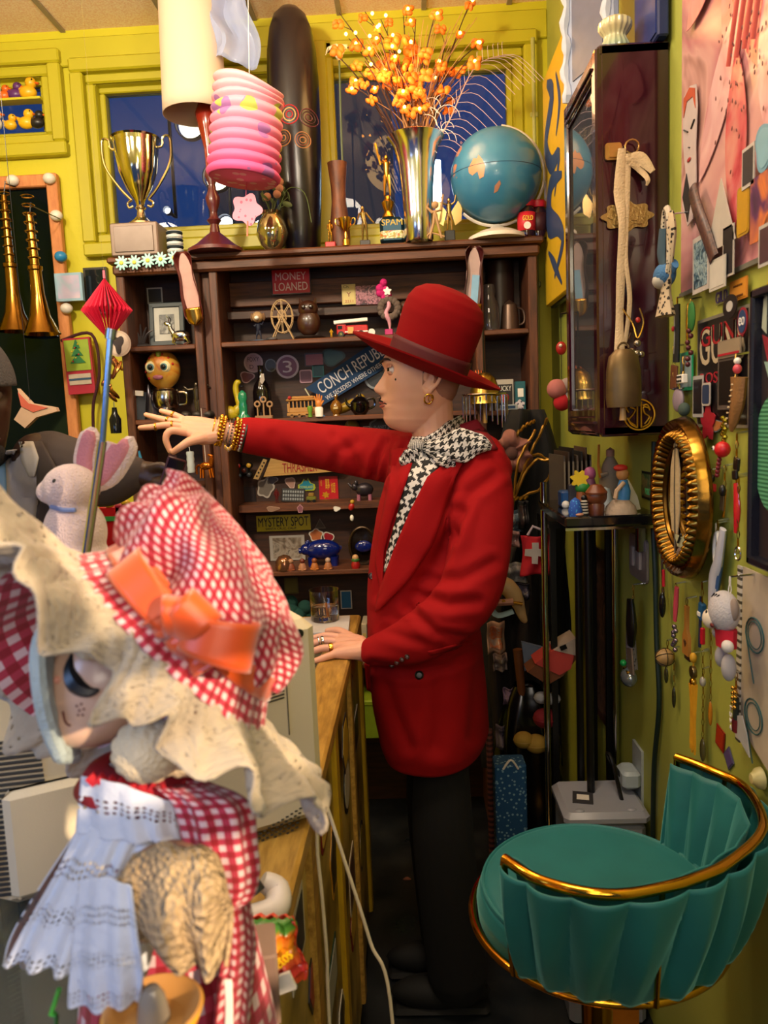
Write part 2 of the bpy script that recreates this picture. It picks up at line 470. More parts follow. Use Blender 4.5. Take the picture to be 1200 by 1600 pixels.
# ================= SHELF UNIT =================
SD=2.72; SB=2.94
WD=wood('#2a130c','#6b3a20',(12,12,1),'wood_upright'); WH=wood('#2e160d','#744022',(1,12,12),'wood_board'); WB=wood('#1f0f0b','#4a2818',(1,6,10),'wood_backing')
zt=W(560,385,SD).z
SXL=W(183,450,SD).x; SXR=W(840,450,SD).x
su=thing('shelf_unit','tall dark brown wooden display shelf with open bays along the back wall','shelf',((SXL+SXR)/2,SD,0))
OX=(SXL+SXR)/2
def sbox(name,x0,x1,y0,y1,z0,z1,m,bev=.003):
    return MB().box(((x0+x1)/2-OX,(y0+y1)/2-SD,(z0+z1)/2),(x1-x0,y1-y0,z1-z0),bev=bev).build(name,m,su)
sbox('top',SXL-.02,SXR+.02,SD-.03,WY-.02,zt-.022,zt,WH,.006)
sbox('crown_moulding',SXL-.008,SXR+.008,SD-.016,SD+.02,zt-.06,zt-.022,WH,.008)
ux=[]
for(a,b,y)in((183,196,470),(300,313,470),(328,341,470),(742,756,470),(826,840,470)):
    xa,xb=W(a,y,SD).x,W(b,y,SD).x; ux.append((xa,xb))
    sbox('upright',xa,xb,SD,SB,0,zt-.022,WD)
sbox('stile',ux[1][1],ux[2][0],SD+.03,SD+.05,0,zt-.022,WD)
sbox('back_panel',SXL,SXR,SB,SB+.02,0,zt-.022,WB)
bays=((ux[0][1],ux[1][0]),(ux[2][1],ux[3][0]),(ux[3][1],ux[4][0]))
SH={}
def shelf(b,py,th=.018,y0=SD,px=450,m=WH):
    z=W(px,py,y0).z; sbox('shelf',bays[b][0],bays[b][1],y0,SB,z-th,z,m); SH[(b,py)]=z; return z
zL1=shelf(0,540,px=245); zL2=shelf(0,655,px=245); zL3=shelf(0,760,px=245); zL4=shelf(0,880,px=245)
zC1=shelf(1,530); zC2=shelf(1,653); zC4=shelf(1,893); zC5=shelf(1,1010)
zC3=shelf(1,787,y0=SD+.10,th=.03)
zR1=shelf(2,514,px=790); zR2=shelf(2,641,px=790); zR3=shelf(2,760,px=790); zR4=shelf(2,890,px=790)
z=W(450,480,2.8).z; sbox('ledge',bays[1][0],bays[1][1],2.84,SB,z-.03,z,WB)
z=W(450,447,2.8).z; sbox('rail',bays[1][0],bays[1][1],2.9,SB,z-.05,z+.04,WH)
for zq in(.35,.62):sbox('shelf',bays[1][0],bays[1][1],SD,SB,zq,zq+.018,WH)
# ================= HELPERS FOR OBJECTS =================
def flat(name,label,cat,loc,rz,w,h,shape='rect',c1='#ffffff',c2=None,roll=0,inset=.82,th=.0016,txt=(),group=None,m1=None,m2=None,out=None,tilt=0):
    """sticker / card / sign : a backing, a printed face, raised marks"""
    def ol(w,h):
        if out:return[(a*w,b*h)for a,b in out]
        if shape=='rect':return rect(w,h)
        if shape=='round':return circ(.5,28,w,h)
        if shape=='rr':return rrect(w,h)
        if shape=='blob':return blob(.5,30,5,.12,w,h)
        if shape=='blob3':return blob(.5,30,3,.16,w,h,1)
        if shape=='hex':return circ(.5,6,w,h)
        if shape=='tri':return[(-w/2,-h/2),(w/2,-h/2),(0,h/2)]
    b=MB().prism(ol(w,h),th)
    ms=[m1 or mat(c1,.35)]
    if c2 or m2:
        b.m(1).prism(ol(w*inset if w<h*1.5 else w-h*(1-inset),h*inset if h<w*1.5 else h-w*(1-inset)),th,c=(0,-.0006,0)); ms.append(m2 or mat(c2,.35))
    o=b.build(name,ms,None,smooth=False); o.location=loc; o.rotation_euler=(R(tilt),R(roll),R(rz)); tag(o,label,cat,group)
    for s,tw,thh,x,z,c in txt:
        text(s,tw*w,thh*h,mat(c,.4),o,(x*w,-th/2-.0011,z*h),ext=.0005)
    return o
def bk(name,label,cat,px,py,w,h,d=None,**k):
    d=d or SB-.0035; u=d/F
    return flat(name,label,cat,W(px,py,d),0,w*u,h*u,**k)
def at(px,z,d=2.8,py=450):
    p=W(px,py,d);
    for _ in range(3):
        q=PX((p.x,d,z)); p=W(px,q[1],d)
    return Vector((p.x,d,z))
def one(b,name,m,label,cat,loc,rz=0,group=None,**k):
    o=b.build(name,m,**k); o.location=loc; o.rotation_euler=(0,0,R(rz)); return tag(o,label,cat,group)
U=2.75/F
GOLD=gold(); SIL=mat('#cfd2d6',.15,1,var=.05); BRZ=mat('#5a4432',.35,.8); BLK=mat('#0d0c0e',.35); WHT=mat('#e9e4dc',.5); CHR=mat('#c8cacc',.12,1,var=0)
BRASS=mat('#b98d3c',.25,1)
def figure(h,m,pose=((-.3,.95),(.3,.95)),base=None,bm_=None,r=1.0,legs=.06,lean=0):
    """small human figure mesh h tall standing at the origin; pose = hand positions (x,z) in units of h"""
    b=MB()
    b.ell((lean*h,0,.93*h),(.055*h,.06*h,.07*h),seg=12,rings=8)
    b.tube([(lean*h*.9,0,.88*h),(lean*h*.8,0,.80*h),(lean*.5*h,0,.66*h),(0,0,.52*h),(0,0,.46*h)],[.03*h,.09*h*r,.075*h*r,.07*h*r,.06*h],12)
    for i,s in enumerate((-1,1)):
        sh=Vector((lean*.8*h+s*.09*h,0,.80*h)); ha=Vector((pose[i][0]*h,-.03*h,pose[i][1]*h)); el=(sh+ha)/2+Vector((s*.03*h,0,-.05*h))
        b.tube([sh,el,ha],[.035*h*r,.026*h*r,.018*h],8); b.ell(ha,.026*h,seg=8,rings=6)
        b.tube([(s*.035*h,0,.50*h),(s*legs*h,-.02*h,.26*h),(s*legs*1.2*h,0,.03*h)],[.055*h*r,.036*h,.024*h],8)
        b.ell((s*legs*1.25*h,-.02*h,.015*h),(.025*h,.05*h,.018*h),seg=8,rings=6)
    return b
# ================= TOP OF THE SHELF =================
# silver-gold trophy cup on a grey plinth
p=at(226,zt,2.75); h0=205*U
t=thing('trophy_cup','large two-handled gold and silver trophy cup on a grey block plinth','trophy',p)
MB().box((-.01,0,.055),(.165,.13,.11),bev=.004).build('plinth',mat('#7c685c',.4,.2),t)
MB().box((-.01,-.067,.055),(.135,.004,.085),bev=.001).build('plaque',mat('#6c5e56',.35,.5),t)
prof=[(.05,.112),(.048,.12),(.03,.132),(.016,.145),(.013,.165),(.02,.172),(.014,.18),(.018,.195),(.045,.235),(.068,.29),(.078,.35),(.082,.395),(.090,.402),(.085,.402),(.076,.36),(.06,.28),(.02,.22)]
MB().lathe([(r*.93,z)for r,z in prof],seg=36,cap=False).build('bowl',mat('#e6dabb',.10,1,var=.05),t)
for s in(-1,1):
    b=MB(); b.tube(curve([(s*.03,0,.20),(s*.07,0,.245),(s*.115,0,.32),(s*.118,0,.40),(s*.095,0,.402),(s*.09,0,.375),(s*.075,0,.37)],24),.0045,8)
    b.tube(curve([(s*.03,0,.20),(s*.045,0,.19),(s*.04,0,.175),(s*.025,0,.18)],10),.004,8); b.build('handle',mat('#c9b98a',.15,1),t)
# striped coil ornament
p=at(275,zt,2.74)
b=MB()
for k in range(7):b.tube([(0.024*cos(a*pi/8),.024*sin(a*pi/8),.008+k*.012)for a in range(16)],.0055,6,closed=True)
t=tag(b.build('ring_stack',stripes('#1c2a33','#dfe4e6',42,2)),'small stack of black and white rings beside the grey trophy plinth','ornament'); t.location=p
# daisy garland
t=thing('daisy_garland','pale blue daisy garland strung along the top of the left shelf bay','garland',W(228,408,2.68))
for k,(x,y)in enumerate(((190,411),(210,410),(231,407),(251,405),(272,403))):
    c=W(x,y,2.68)-W(228,408,2.68); b=MB(); M=eul(0)
    for a in range(10):
        th=2*pi*a/10; q=Vector((cos(th)*.014,0,sin(th)*.014)); b.ell(c+q,(.012,.002,.0045),rot=eul(0,-math.degrees(th),0),seg=8,rings=4)
    o=b.build('daisy',mat('#a9dcd8',.6),t); MB().ell(c+Vector((0,-.003,0)),(.007,.004,.007),seg=10,rings=6).build('daisy_centre',mat('#e8d35a',.6),o)
MB().tube([W(x,y,2.685)-W(228,408,2.68)for x,y in((180,410),(230,409),(283,403))],.0015,6).build('string',mat('#3c6f58',.7),t)
# table lamp with turned base and white shade
p=at(338,zt,2.72)
t=thing('table_lamp','tall lamp with turned red-brown wooden stem and off-white drum shade','lamp',p)
px2=lambda pts:[(r*U,z*U)for r,z in pts]
MB().lathe(px2([(43,0),(42,5),(30,12),(18,22),(8,30),(6,42),(11,48),(6,53),(5,60),(9,70),(11,80),(6,92),(5,100),(10,112),(9,118),(7,122)]),seg=28).build('base',mat('#5a1f22',.35,coat=.4),t)
MB().lathe(px2([(7,120),(8,150),(14,180),(18,200),(14,210),(8,235),(6,262)]),seg=28).build('stem',mat('#8a2416',.22,coat=.6),t)
sh=MB(); cc=W(300,90,2.72)-p
sh.grid(lambda u,v:Vector((cc.x+cos(2*pi*u)*U*lerp(47,42,v),sin(2*pi*u)*U*lerp(47,42,v),cc.z+U*lerp(-80,86,v))),36,8,cu=True)
def shd(s):s.set(base='#d8c2ae',rough=.85); s.bump(s.noise(500),.2,.002)
sh.build('lamp_shade',special('shade_linen',shd),t,solid=.003)
MB().tube([(0,0,262*U),(cc.x*.4,0,cc.z-60*U),(cc.x,0,cc.z-20*U)],.003,6).build('harp',BRASS,t)
# translucent plastic cover over the lamp top
b=MB(); q=W(345,35,2.68)
b.grid(lambda u,v:q+Vector(((u-.5)*.22+.02*sin(7*v),.02*sin(9*u+3*v)+.01*sin(23*u),(v-.5)*.27*(.6+.5*u))),18,18)
tag(b.build('plastic_wrap',mat('#aebdf2',.15,0,var=.3,vs=8,alpha=.45),solid=.001),'clear bluish plastic wrap hanging from the ceiling beside the white lampshade','wrap')
# pink paper lantern
d=2.45; u=d/F; c=W(385,200,d)
t=thing('paper_lantern','pink accordion paper lantern with purple butterflies and green leaves, hanging','lantern',c,rot=(0,R(7),0))
b=MB(); H=150*u; nr=10
def lan(uu,v):
    k=v*nr; rr=(50+3.5*abs(sin(pi*k))*1.6)*u*(1.0-.06*v)
    return Vector((cos(2*pi*uu)*rr,sin(2*pi*uu)*rr,-H/2+H*v+.01*sin(2*pi*uu)*v-.028*max(0,v-.72)/.28*(1+cos(2*pi*uu))*.8+.004*v*sin(6*pi*uu)))
b.grid(lan,40,80,cu=True)
def lanm(s):
    x=s.n('ShaderNodeSeparateXYZ'); s.l(s.coord(),x.inputs[0])
    z=s.math('ADD',s.math('MULTIPLY',x.outputs[2],1/H),.5)
    base=s.ramp(z,(.02,'#d94f8c'),(.45,'#e0809f'),(.95,'#dca8b0'))
    v=s.n('ShaderNodeTexVoronoi'); v.inputs['Scale'].default_value=11; s.l(s.coord(),v.inputs['Vector'])
    a=s.math('LESS_THAN',v.outputs['Distance'],.30); v2=s.n('ShaderNodeTexNoise'); v2.inputs['Scale'].default_value=9; s.l(s.coord(),v2.inputs['Vector'])
    col=s.mix(s.math('GREATER_THAN',v2.outputs['Fac'],.52),L('#8d5f9e'),L('#a5b83c'))
    s.set(base=s.mix(s.math('MULTIPLY',a,.85),base,col),rough=.8,sss=0)
b.build('paper_body',special('lantern_paper',lanm),t,solid=.001)
MB().grid(lambda uu,v:Vector((cos(2*pi*uu)*50*u*v,sin(2*pi*uu)*50*u*v,-H/2-.006*(1-v))),32,3,cu=True).build('bottom_disc',spots('#f06aa5','#f7b5cd',26,.3),t)
MB().tube([(0,0,H/2),(-.01,0,H/2+.12),(-.03,0,2.98-c.z)],.0012,5).build('string',WHT,t)
MB().tube([(.01,0,-H/2),(.01,0,-H/2-.05)],.001,5).build('cord',mat('#c8205a'),t)
o=MB().prism(blob(.023*1.9,40,5,.16,1,1,pi/2),.002,c=(.015,0,-H/2-.085)).build('flower_tag',spots('#dc8fa8','#b8607c',60,.28),t)
MB().tube([(.02,-.002,-H/2-.12),(.022,-.002,-H/2-.165)],.0025,6).build('tassel',mat('#ee7a6a'),t)
# tall dark ovoid vase with circle pattern
p=at(472,zt,2.80); u=2.80/F
t=thing('tall_vase','tall dark ovoid floor vase with red ringed circles at mid height','vase',p)
pr=[(26,0),(28,3),(31,40),(35,100),(37,150),(38,200),(38,250),(36,290),(31,320),(24,338),(14,348),(5,352)]
MB().lathe([(r*u,z*u)for r,z in pr],seg=40).build('vase_body',mat('#100a12',.3,coat=.15),t)
def ringset(parent,cx,cz,r,cols,rv):
    b=MB(); x,z=cx*u,cz*u;
    for k,s in enumerate((1,.68,.36)):
        b.m(k%2)
        pts=[]
        for a in range(20):
            X=x+r*u*s*cos(2*pi*a/20); Z=z+r*u*s*sin(2*pi*a/20); rr=table([(q[1]*u,q[0]*u)for q in pr],Z)
            if abs(X)<rr*.98:pts.append((X,-sqrt(max(rr*rr-X*X,0))-.0005,Z))
        if len(pts)>5:b.tube(pts,.0018,5,closed=len(pts)==20)
    b.build('ring_pattern',[mat(cols[0]),mat(cols[1])],parent)
for cx,cz,r,cols in((-3,188,13,('#b3202c','#d8a870')),(-22,185,9,('#8a2028','#b56a3a')),(-15,203,5,('#c02a34','#a85a3a')),(-14,157,11,('#c48a5a','#7a4a3a')),(14,153,11,('#b8805a','#8a4a3a')),(24,185,12,('#5a2a34','#3c2028'))):ringset(t,cx,cz,r,cols,0)
# lily in a slim wooden vase
p=at(533,zt,2.76)
t=thing('wooden_vase','slim waisted brown wooden vase holding a single white lily','vase',p)
MB().lathe(px2([(14,0),(15,20),(14,45),(11,70),(11,90),(14,118),(15,126),(12,126)]),seg=24).build('vase_body',wood('#3a1a14','#7a4426',(8,8,2),'wood_vase'),t)
p2=thing('lily_stem','white lily on a long stem standing in the slim wooden vase','flower',at(541,zt,2.76)+Vector((0,0,.22)))
MB().tube(curve([(0,0,0),(.002,0,.2),(.006,0,.40)],10),.0035,6).build('stem',mat('#4c5a3a'),p2)
for k in range(5):
    a=2*pi*k/5+.3; b=MB();
    b.grid(lambda uu,v:Vector((.006,0,.40))+Vector((cos(a)*v*.05,sin(a)*.03*v,.05*sin(v*2.4)-.01*v))+Vector((-sin(a),cos(a)*.6,.1))*(uu-.5)*.035*sin(pi*min(1,v*.9+.1)),4,8)
    b.build('petal',mat('#e9d9b0',.6),p2,solid=.001)
# small posy vase of greenery behind the tag (left of tall vase)
p=at(427,zt,2.72)
t=thing('glass_bowl','round mirrored glass bowl vase left of the tall dark vase','vase',p)
MB().lathe(px2([(10,0),(18,8),(24,24),(20,42),(13,52),(16,56)]),seg=24,cap=False).build('bowl',mat('#b9ae86',.08,.9,var=.3,vs=60),t)
b=MB(); rnd=random.Random(3)
t2=thing('greenery_bunch','dusty green leaves and dried pink buds in the mirrored glass bowl','plant',p+Vector((0,0,.11)))
for k in range(12):
    a=rnd.uniform(0,6.28); e=Vector((cos(a)*rnd.uniform(.02,.07),sin(a)*.03,rnd.uniform(.03,.11)))
    b.tube([(0,0,0),e*.5+Vector((0,0,.01)),e],.0012,5); b.ell(e,(.018,.003,.009),rot=(rnd.uniform(0,90),rnd.uniform(0,90),0),seg=8,rings=5)
b.build('leaves',mat('#59683a',.6,var=.4),t2)
b=MB()
for k in range(4):b.ell((rnd.uniform(-.03,.05),-.02,rnd.uniform(.06,.11)),(.014,.012,.014),seg=10,rings=6)
b.build('bud',mat('#b5806a',.7),t2)
b=MB(); b.tube(curve([(.02,0,.0),(.06,0,.09),(.12,-.02,.07),(.14,-.03,-.03)],12),.0012,5); b.build('long_stem',mat('#5c7a3a'),t2)
# little trophies
def mini(px,label,h,m,basec,pose,d=2.73,base=(.035,.03,.02),grp=None,lean=0,r=1):
    p=at(px,zt,d); t=thing('figure_trophy',label,'trophy',p,group=grp)
    MB().box((0,0,base[2]/2),base,bev=.002).build('base',mat(basec,.4),t)
    figure(h,m,pose,lean=lean,r=r).build('figurine',m,t,loc=(0,0,base[2])); return t
mini(517,'tiny gold figure trophy on a red base beside the slim wooden vase',.075,GOLD,'#c21a22',((-.1,.6),(.1,.62)))
p=at(541,zt,2.70); t=thing('mini_cup','miniature gold loving cup with two handles at the foot of the wooden vase','trophy',p)
MB().lathe([(.012,0),(.012,.02),(.006,.025),(.005,.045),(.018,.06),(.024,.09),(.022,.09),(.01,.06)],seg=20).build('cup',GOLD,t)
for s in(-1,1):MB().tube(curve([(s*.018,0,.065),(s*.032,0,.072),(s*.032,0,.09),(s*.022,0,.088)],8),.002,6).build('handle',GOLD,t)
mini(571,'small dull gold bowler trophy stepping forward on a dark base',.115,mat('#b79a62',.25,1),'#241a16',((-.18,.62),(.28,.5)),lean=-.05)
p=at(614,zt,2.73)
t=thing('tin_can','black and yellow meat tin with a red picture label under a gold figure','tin',p)
MB().box((0,0,.045),(.085,.055,.09),bev=.012).build('can',mat('#1c3a4a',.3,.6),t)
MB().box((0,-.001,.030),(.0855,.0555,.048),bev=.012).build('picture_band',picture(['#c22a1c','#e8dcc0','#8a9a3a','#d84a2a'],60,'canpic'),t)
text('SPAM',.07,.02,mat('#c8a010',.4),t,(0,-.0285,.070))
p=p+Vector((-.012,0,.092)); t=thing('figure_trophy','large gold batter trophy raising a bat, standing on the meat tin','trophy',p)
MB().lathe([(.022,0),(.02,.008),(.012,.02),(.018,.035),(.022,.05),(.012,.06),(.01,.07)],seg=16).build('base',GOLD,t)
figure(.135,GOLD,((-.16,.98),(-.08,.86))).build('figurine',GOLD,t,loc=(0,0,.07))
MB().tube([(-.02,-.01,.07+.10),(-.035,-.01,.07+.17)],[.003,.005],8).build('bat',GOLD,t)
# flared silver vase
p=at(655,zt,2.70); u=2.70/F
t=thing('flared_vase','tall flared polished silver vase holding the lit branches','vase',p)
MB().lathe([(r*u,z*u)for r,z in((20,0),(22,3),(22,40),(24,80),(27,110),(33,135),(43,150),(42,151),(31,134),(24,100),(20,20))],seg=44,cap=False).build('vase_body',mat('#e0e2e8',.16,1,var=0),t)
VT=p+Vector((0,0,148*u))
# lit branches
rnd=random.Random(11)
t=thing('lit_branches','spray of brown twigs with glowing orange blossom lights in the silver vase','branches',VT-Vector((0,0,.1)))
O=VT-Vector((0,0,.1))
tw=MB(); blo=MB(); bul=[];
tips=[(530,20),(570,18),(545,60),(590,45),(600,90),(560,110),(520,80),(615,70),(640,60),(650,30),(655,90),(625,110),(700,50),(735,2),(745,70),(735,88),(705,115),(665,120),(580,75),(610,125),(690,130),(630,20),(570,95),(650,150),(635,145),(600,130),(680,20),(540,130),(715,150),(618,160),(655,175),(595,30)]
for i,(x,y)in enumerate(tips):
    e=W(x,y,2.70+rnd.uniform(-.12,.1))-O; s0=Vector((rnd.uniform(-.03,.03),rnd.uniform(-.02,.02),0))
    mid=(s0+e)*.5+Vector((rnd.uniform(-.02,.02),0,.07)); pts=curve([s0,mid,e],10)
    tw.tube(pts,[lerp(.004,.0012,k/10)for k in range(11)],5)
    for k in range(3,11,2 if i%2 else 3):
        q=pts[k]+Vector((rnd.uniform(-.025,.025),rnd.uniform(-.02,.02),rnd.uniform(-.02,.03)))
        tw.tube([pts[k-1],q],[.0015,.001],4)
        if k>4:bul.append(q)
tw.build('twigs',mat('#3a1f16',.7),t)
for i,q in enumerate(bul[:96]):
    b=MB(); R0=rnd.uniform(.013,.023)
    for k in range(4):
        a=2*pi*k/4+rnd.random(); b.ell(q+Vector((cos(a)*R0*.7,sin(a)*R0*.4,sin(a)*R0*.6)),(R0*.7,R0*.45,R0*.55),rot=(rnd.uniform(0,180),rnd.uniform(0,180),0),seg=8,rings=5)
    b.build('blossom',mat('#ee7a1a',.6,var=.3,vs=8),t)
for i,q in enumerate(bul[:84:3]+[W(x,y,2.62)-O for x,y in((541,56),(556,54),(593,42),(613,75),(642,68),(578,59),(580,103),(749,69),(738,3),(603,27),(582,24),(624,83))]):
    MB().ell(q+Vector((0,-.012,0)),.0055,seg=8,rings=6).build('bulb',emit('#ffa53c',26),t)
light('branch_glow','POINT',W(600,90,2.55),5.0,(1,.55,.18),.12)
light('branch_glow_low','POINT',W(680,150,2.55),2.0,(1,.55,.25),.1)
# pale dried grasses and feathery plume
b=MB()
for k in range(70):
    a=rnd.uniform(-1,1); e=Vector((a*.20+.02,rnd.uniform(-.05,.08),rnd.uniform(.22,.48))); s0=Vector((rnd.uniform(-.03,.03),rnd.uniform(-.02,.02),0))
    b.tube(curve([s0,(s0+e)*.5+Vector((a*-.03,0,.04)),e],6),[.0022]*4+[.0012]*3,4)
t=thing('dried_grass','straw-coloured dried grass fanning out of the silver vase','dried plant',O)
b.build('stalks',mat('#a0744a',.7,var=.3),t)['kind']='stuff'
t=thing('feathery_plume','pale feathery plume arching right above the globe','dried plant',O)
b=MB(); sp=curve([(.03,0,.03),(.11,-.02,.14),(.20,-.03,.30),W(790,85,2.68)-O],20); b.tube(sp,[.003-.0001*k for k in range(21)],5); b.build('rachis',mat('#b5938a',.6),t)
b=MB()
for k in range(3,20):
    for s in(-1,1):
        d_=Vector((.05*s+.045,0,-.03*s+.0)); q=sp[k]
        b.tube(curve([q,q+d_*.6+Vector((0,.01*s,.015)),q+d_*1.3+Vector((.01,0,-.045 if s>0 else .0))],6),.0008,4)
b.build('barbs',mat('#c9b0b4',.6),t)
b=MB()
for k in range(14):
    c0=Vector((rnd.uniform(.0,.11),-.03,rnd.uniform(.06,.2))); r0=rnd.uniform(.02,.045)
    b.tube([c0+Vector((r0*cos(a*.45),0,r0*sin(a*.45)))for a in range(10)],.0009,4)
t=thing('curly_tendrils','white curly tendrils springing from the mouth of the silver vase','dried plant',O); b.build('tendrils',mat('#d8ccc8',.5),t)
# twig figure
p=at(690,zt,2.66); b=MB()
b.tube([(-.02,0,0),(-.005,0,.05),(.0,0,.085)],[.004,.005,.006],6); b.tube([(.02,0,0),(.008,0,.05),(.0,0,.085)],[.004,.005,.006],6)
b.tube([(-.045,0,.12),(-.01,0,.085),(.02,0,.09),(.03,0,.14)],[.003,.005,.005,.003],6); b.ell((.002,0,.108),(.012,.01,.013),seg=10,rings=6); b.tube([(-.04,0,.0),(-.015,0,.02),(.03,0,.004)],.003,5)
one(b,'twig_figure',mat('#a8835c',.8),'little man of bound twigs with raised arms before the silver vase','figurine',p+Vector((-.02,0,0)))
# angel trophy
p=at(703,zt,2.72); t=thing('figure_trophy','winged gold trophy figure holding a wreath between silver vase and globe','trophy',p)
MB().box((0,0,.018),(.036,.03,.036),bev=.003).build('base',BLK,t)
figure(.11,mat('#c8a870',.2,1),((-.22,1.02),(.22,1.05))).build('figurine',mat('#c8a870',.2,1),t,loc=(0,0,.034))
for s in(-1,1):
    MB().prism([(s*.008,.09),(s*.035,.13),(s*.045,.10),(s*.042,.06),(s*.02,.045)],.004,c=(0,.01,.01)).build('wing',mat('#c8a870',.2,1),t)
# globe
p=at(777,zt,2.74); u=2.74/F; r=67*u
t=thing('desk_globe','blue desk globe showing an orange landmass on a white plastic stand','globe',p)
gc=Vector((0,0,W(775,275,2.74).z-zt))
def glo(s):
    n=s.n('ShaderNodeTexNoise'); n.inputs['Scale'].default_value=5.5; n.inputs['Detail'].default_value=8; n.inputs['Roughness'].default_value=.62; s.l(s.coord(),n.inputs['Vector'])
    land=s.ramp(n.outputs['Fac'],(.60,'#2f6f96'),(.615,'#b57a58'),(.75,'#c89a70'))
    sea=s.mix(s.noise(8),L('#1f5f8c'),L('#4a8aa8'))
    s.set(base=s.mix(s.math('GREATER_THAN',n.outputs['Fac'],.607),sea,land),rough=.3,coat=.3)
MB().ell(gc,r,seg=48,rings=32).build('globe_ball',special('globe_map',glo),t)
def onball(pts,m,name,rr):
    vs=[]
    for a,b_ in pts:
        vs.append(gc+Vector((a,-sqrt(max(rr*rr-a*a-b_*b_,0)),b_)))
    b=MB(); c_=sum(vs,Vector())/len(vs); c_=gc+(c_-gc).normalized()*rr; ring1=[gc+((v*.5+c_*.5)-gc).normalized()*rr for v in vs]; n=len(vs)
    b.add([c_]+ring1+vs,[[0,1+i,1+(i+1)%n]for i in range(n)]+[[1+i,1+n+i,1+n+(i+1)%n,1+(i+1)%n]for i in range(n)]); b.build(name,m,t)
onball([(-.102,-.005),(-.085,.022),(-.075,.018),(-.07,.03),(-.058,.012),(-.05,-.01),(-.055,-.04),(-.068,-.045),(-.072,-.02),(-.09,-.03),(-.1,-.02)],mat('#c88a62',.4),'landmass',r+.0008)
onball([(-.02,-.07),(-.005,-.055),(.0,-.065),(-.01,-.085),(-.022,-.09)],mat('#a8745c',.4),'landmass',r+.0008)
b=MB(); b.tube([gc+Vector((r*1.07*sin(a),0,r*1.07*cos(a)))for a in[R(x)for x in range(8,232,8)]],.006,8,flat=.6); b.build('meridian_arm',mat('#d8cfc4',.45),t)
MB().lathe([(.10,0),(.098,.012),(.06,.03),(.03,.036),(.016,.05),(.013,gc.z-r*1.05)],seg=32).build('base',mat('#d9cdbf',.45),t)
MB().tube([gc+Vector((cos(a)*r*1.003,sin(a)*r*1.003,.32*r*cos(a)*0))for a in[2*pi*k/40 for k in range(40)]],.001,4,closed=True).build('equator_line',mat('#1f3f5a'),t)
# sauce jars
for i,(px,lb,c)in enumerate(((823,'jar with a red lid and a red and yellow label beside the globe','#c8202c'),(841,'dark sauce jar with a red lid at the right end of the shelf top','#3a1418'))):
    p=at(px,zt,2.72+.02*i); t=thing('sauce_jar',lb,'jar',p)
    MB().lathe([(.0001,0),(.028,0),(.030,.006),(.030,.088),(.024,.1)],seg=24).build('jar',mat('#26090a',.12,coat=.5),t)
    MB().lathe([(.026,.1),(.027,.102),(.027,.12),(.024,.123),(.0001,.123)],seg=24).build('lid',mat('#c4182a',.35),t)
    MB().grid(lambda uu,v:Vector((.0305*sin((uu-.5)*3.4),-.0305*cos((uu-.5)*3.4),.02+v*.06)),12,2).build('label',mat(c,.5),t,solid=.0006)
    if i==0:text('GOLD',.034,.016,mat('#f2d23a'),t,(0,-.0325,.058)); MB().prism(circ(.012,20),.001,c=(-.002,-.032,.034)).build('emblem',mat('#e9e0d4'),t)
# ================= HANGING SHOES =================
def pump(name,label,p,rz,c_in,c_out,rot):
    t=thing(name,label,'shoe',p,rot=rot)
    b=MB()
    def up(u_,v):
        z=lerp(.125,-.115,v); w=.030*(1-.25*exp(-((v-.35)/.18)**2))*min(1,(1-v)*9+.05)**.5*min(1,v*12+.2)**.5
        a=pi*u_; return Vector((cos(a)*w*1.05,-.014-.022*(1-v*.4)*0+.030*sin(a)*(1),z))
    b.grid(lambda a,v:up(a,v),16,24); b.build('upper',mat(c_out,.3,coat=.3),t,solid=.002)
    b=MB(); b.prism([(cos(2*pi*k/28)*.026*(1-.25*exp(-((sin(2*pi*k/28)-.2)/.4)**2)*0),sin(2*pi*k/28)*.115)for k in range(28)],.004,c=(0,.004,.004)); b.build('insole',mat(c_in,.5),t)
    MB().lathe([(.010,0),(.008,.02),(.005,.075)],c=(0,.02,.10),M=eul(-100),seg=10).build('heel',mat(c_out,.3),t)
    tc=MB(); tc.grid(lambda a,v:Vector((cos(pi*a)*.029*min(1,(1-v)*3+.0)**.5,-.016*sin(pi*a)-.004,lerp(-.062,-.122,v))),12,8)
    tc.build('toe_cap',BRASS,t,solid=.002); return t
pump('high_heel_shoe','high heel with pink insole and gold toe hanging toe-down on the left upright',W(296,452,2.68),0,'#c89a90','#5a1c18',(R(8),R(-6),0))
pump('high_heel_shoe','pale high heel with a blue tag hanging on the upright right of the hat',W(740,445,2.68),0,'#b89a94','#3c1214',(R(8),R(2),0))
bk('price_tag','light blue paper tag stuck inside the pale high heel','tag',742,452,11,42,d=2.672,c1='#7aa5c8',roll=6)
# ================= THINGS ON THE SHELVES =================
# sign
bk('pixel_sign','red pixel-lettered sign about loaned money on the upper shelf backing','sign',455,440,60,38,d=2.88,c1='#2a0c10',c2='#c3202c',inset=.92,th=.012,txt=(('MONEY',.78,.30,0,.2,'#e9c8c4'),('LOANED',.84,.32,0,-.2,'#f0dad4')))
MB().box(W(455,440,2.91),(.02,.05,.02)).build('sign_bracket',BLK,bpy.data.objects['pixel_sign']).matrix_parent_inverse=Matrix.Translation(-W(455,440,2.88))
bk('photo_print','small black and white photo leaning above the grey picture frame','photo',242,462,24,24,c1='#c8c4be',c2='#3a3838')
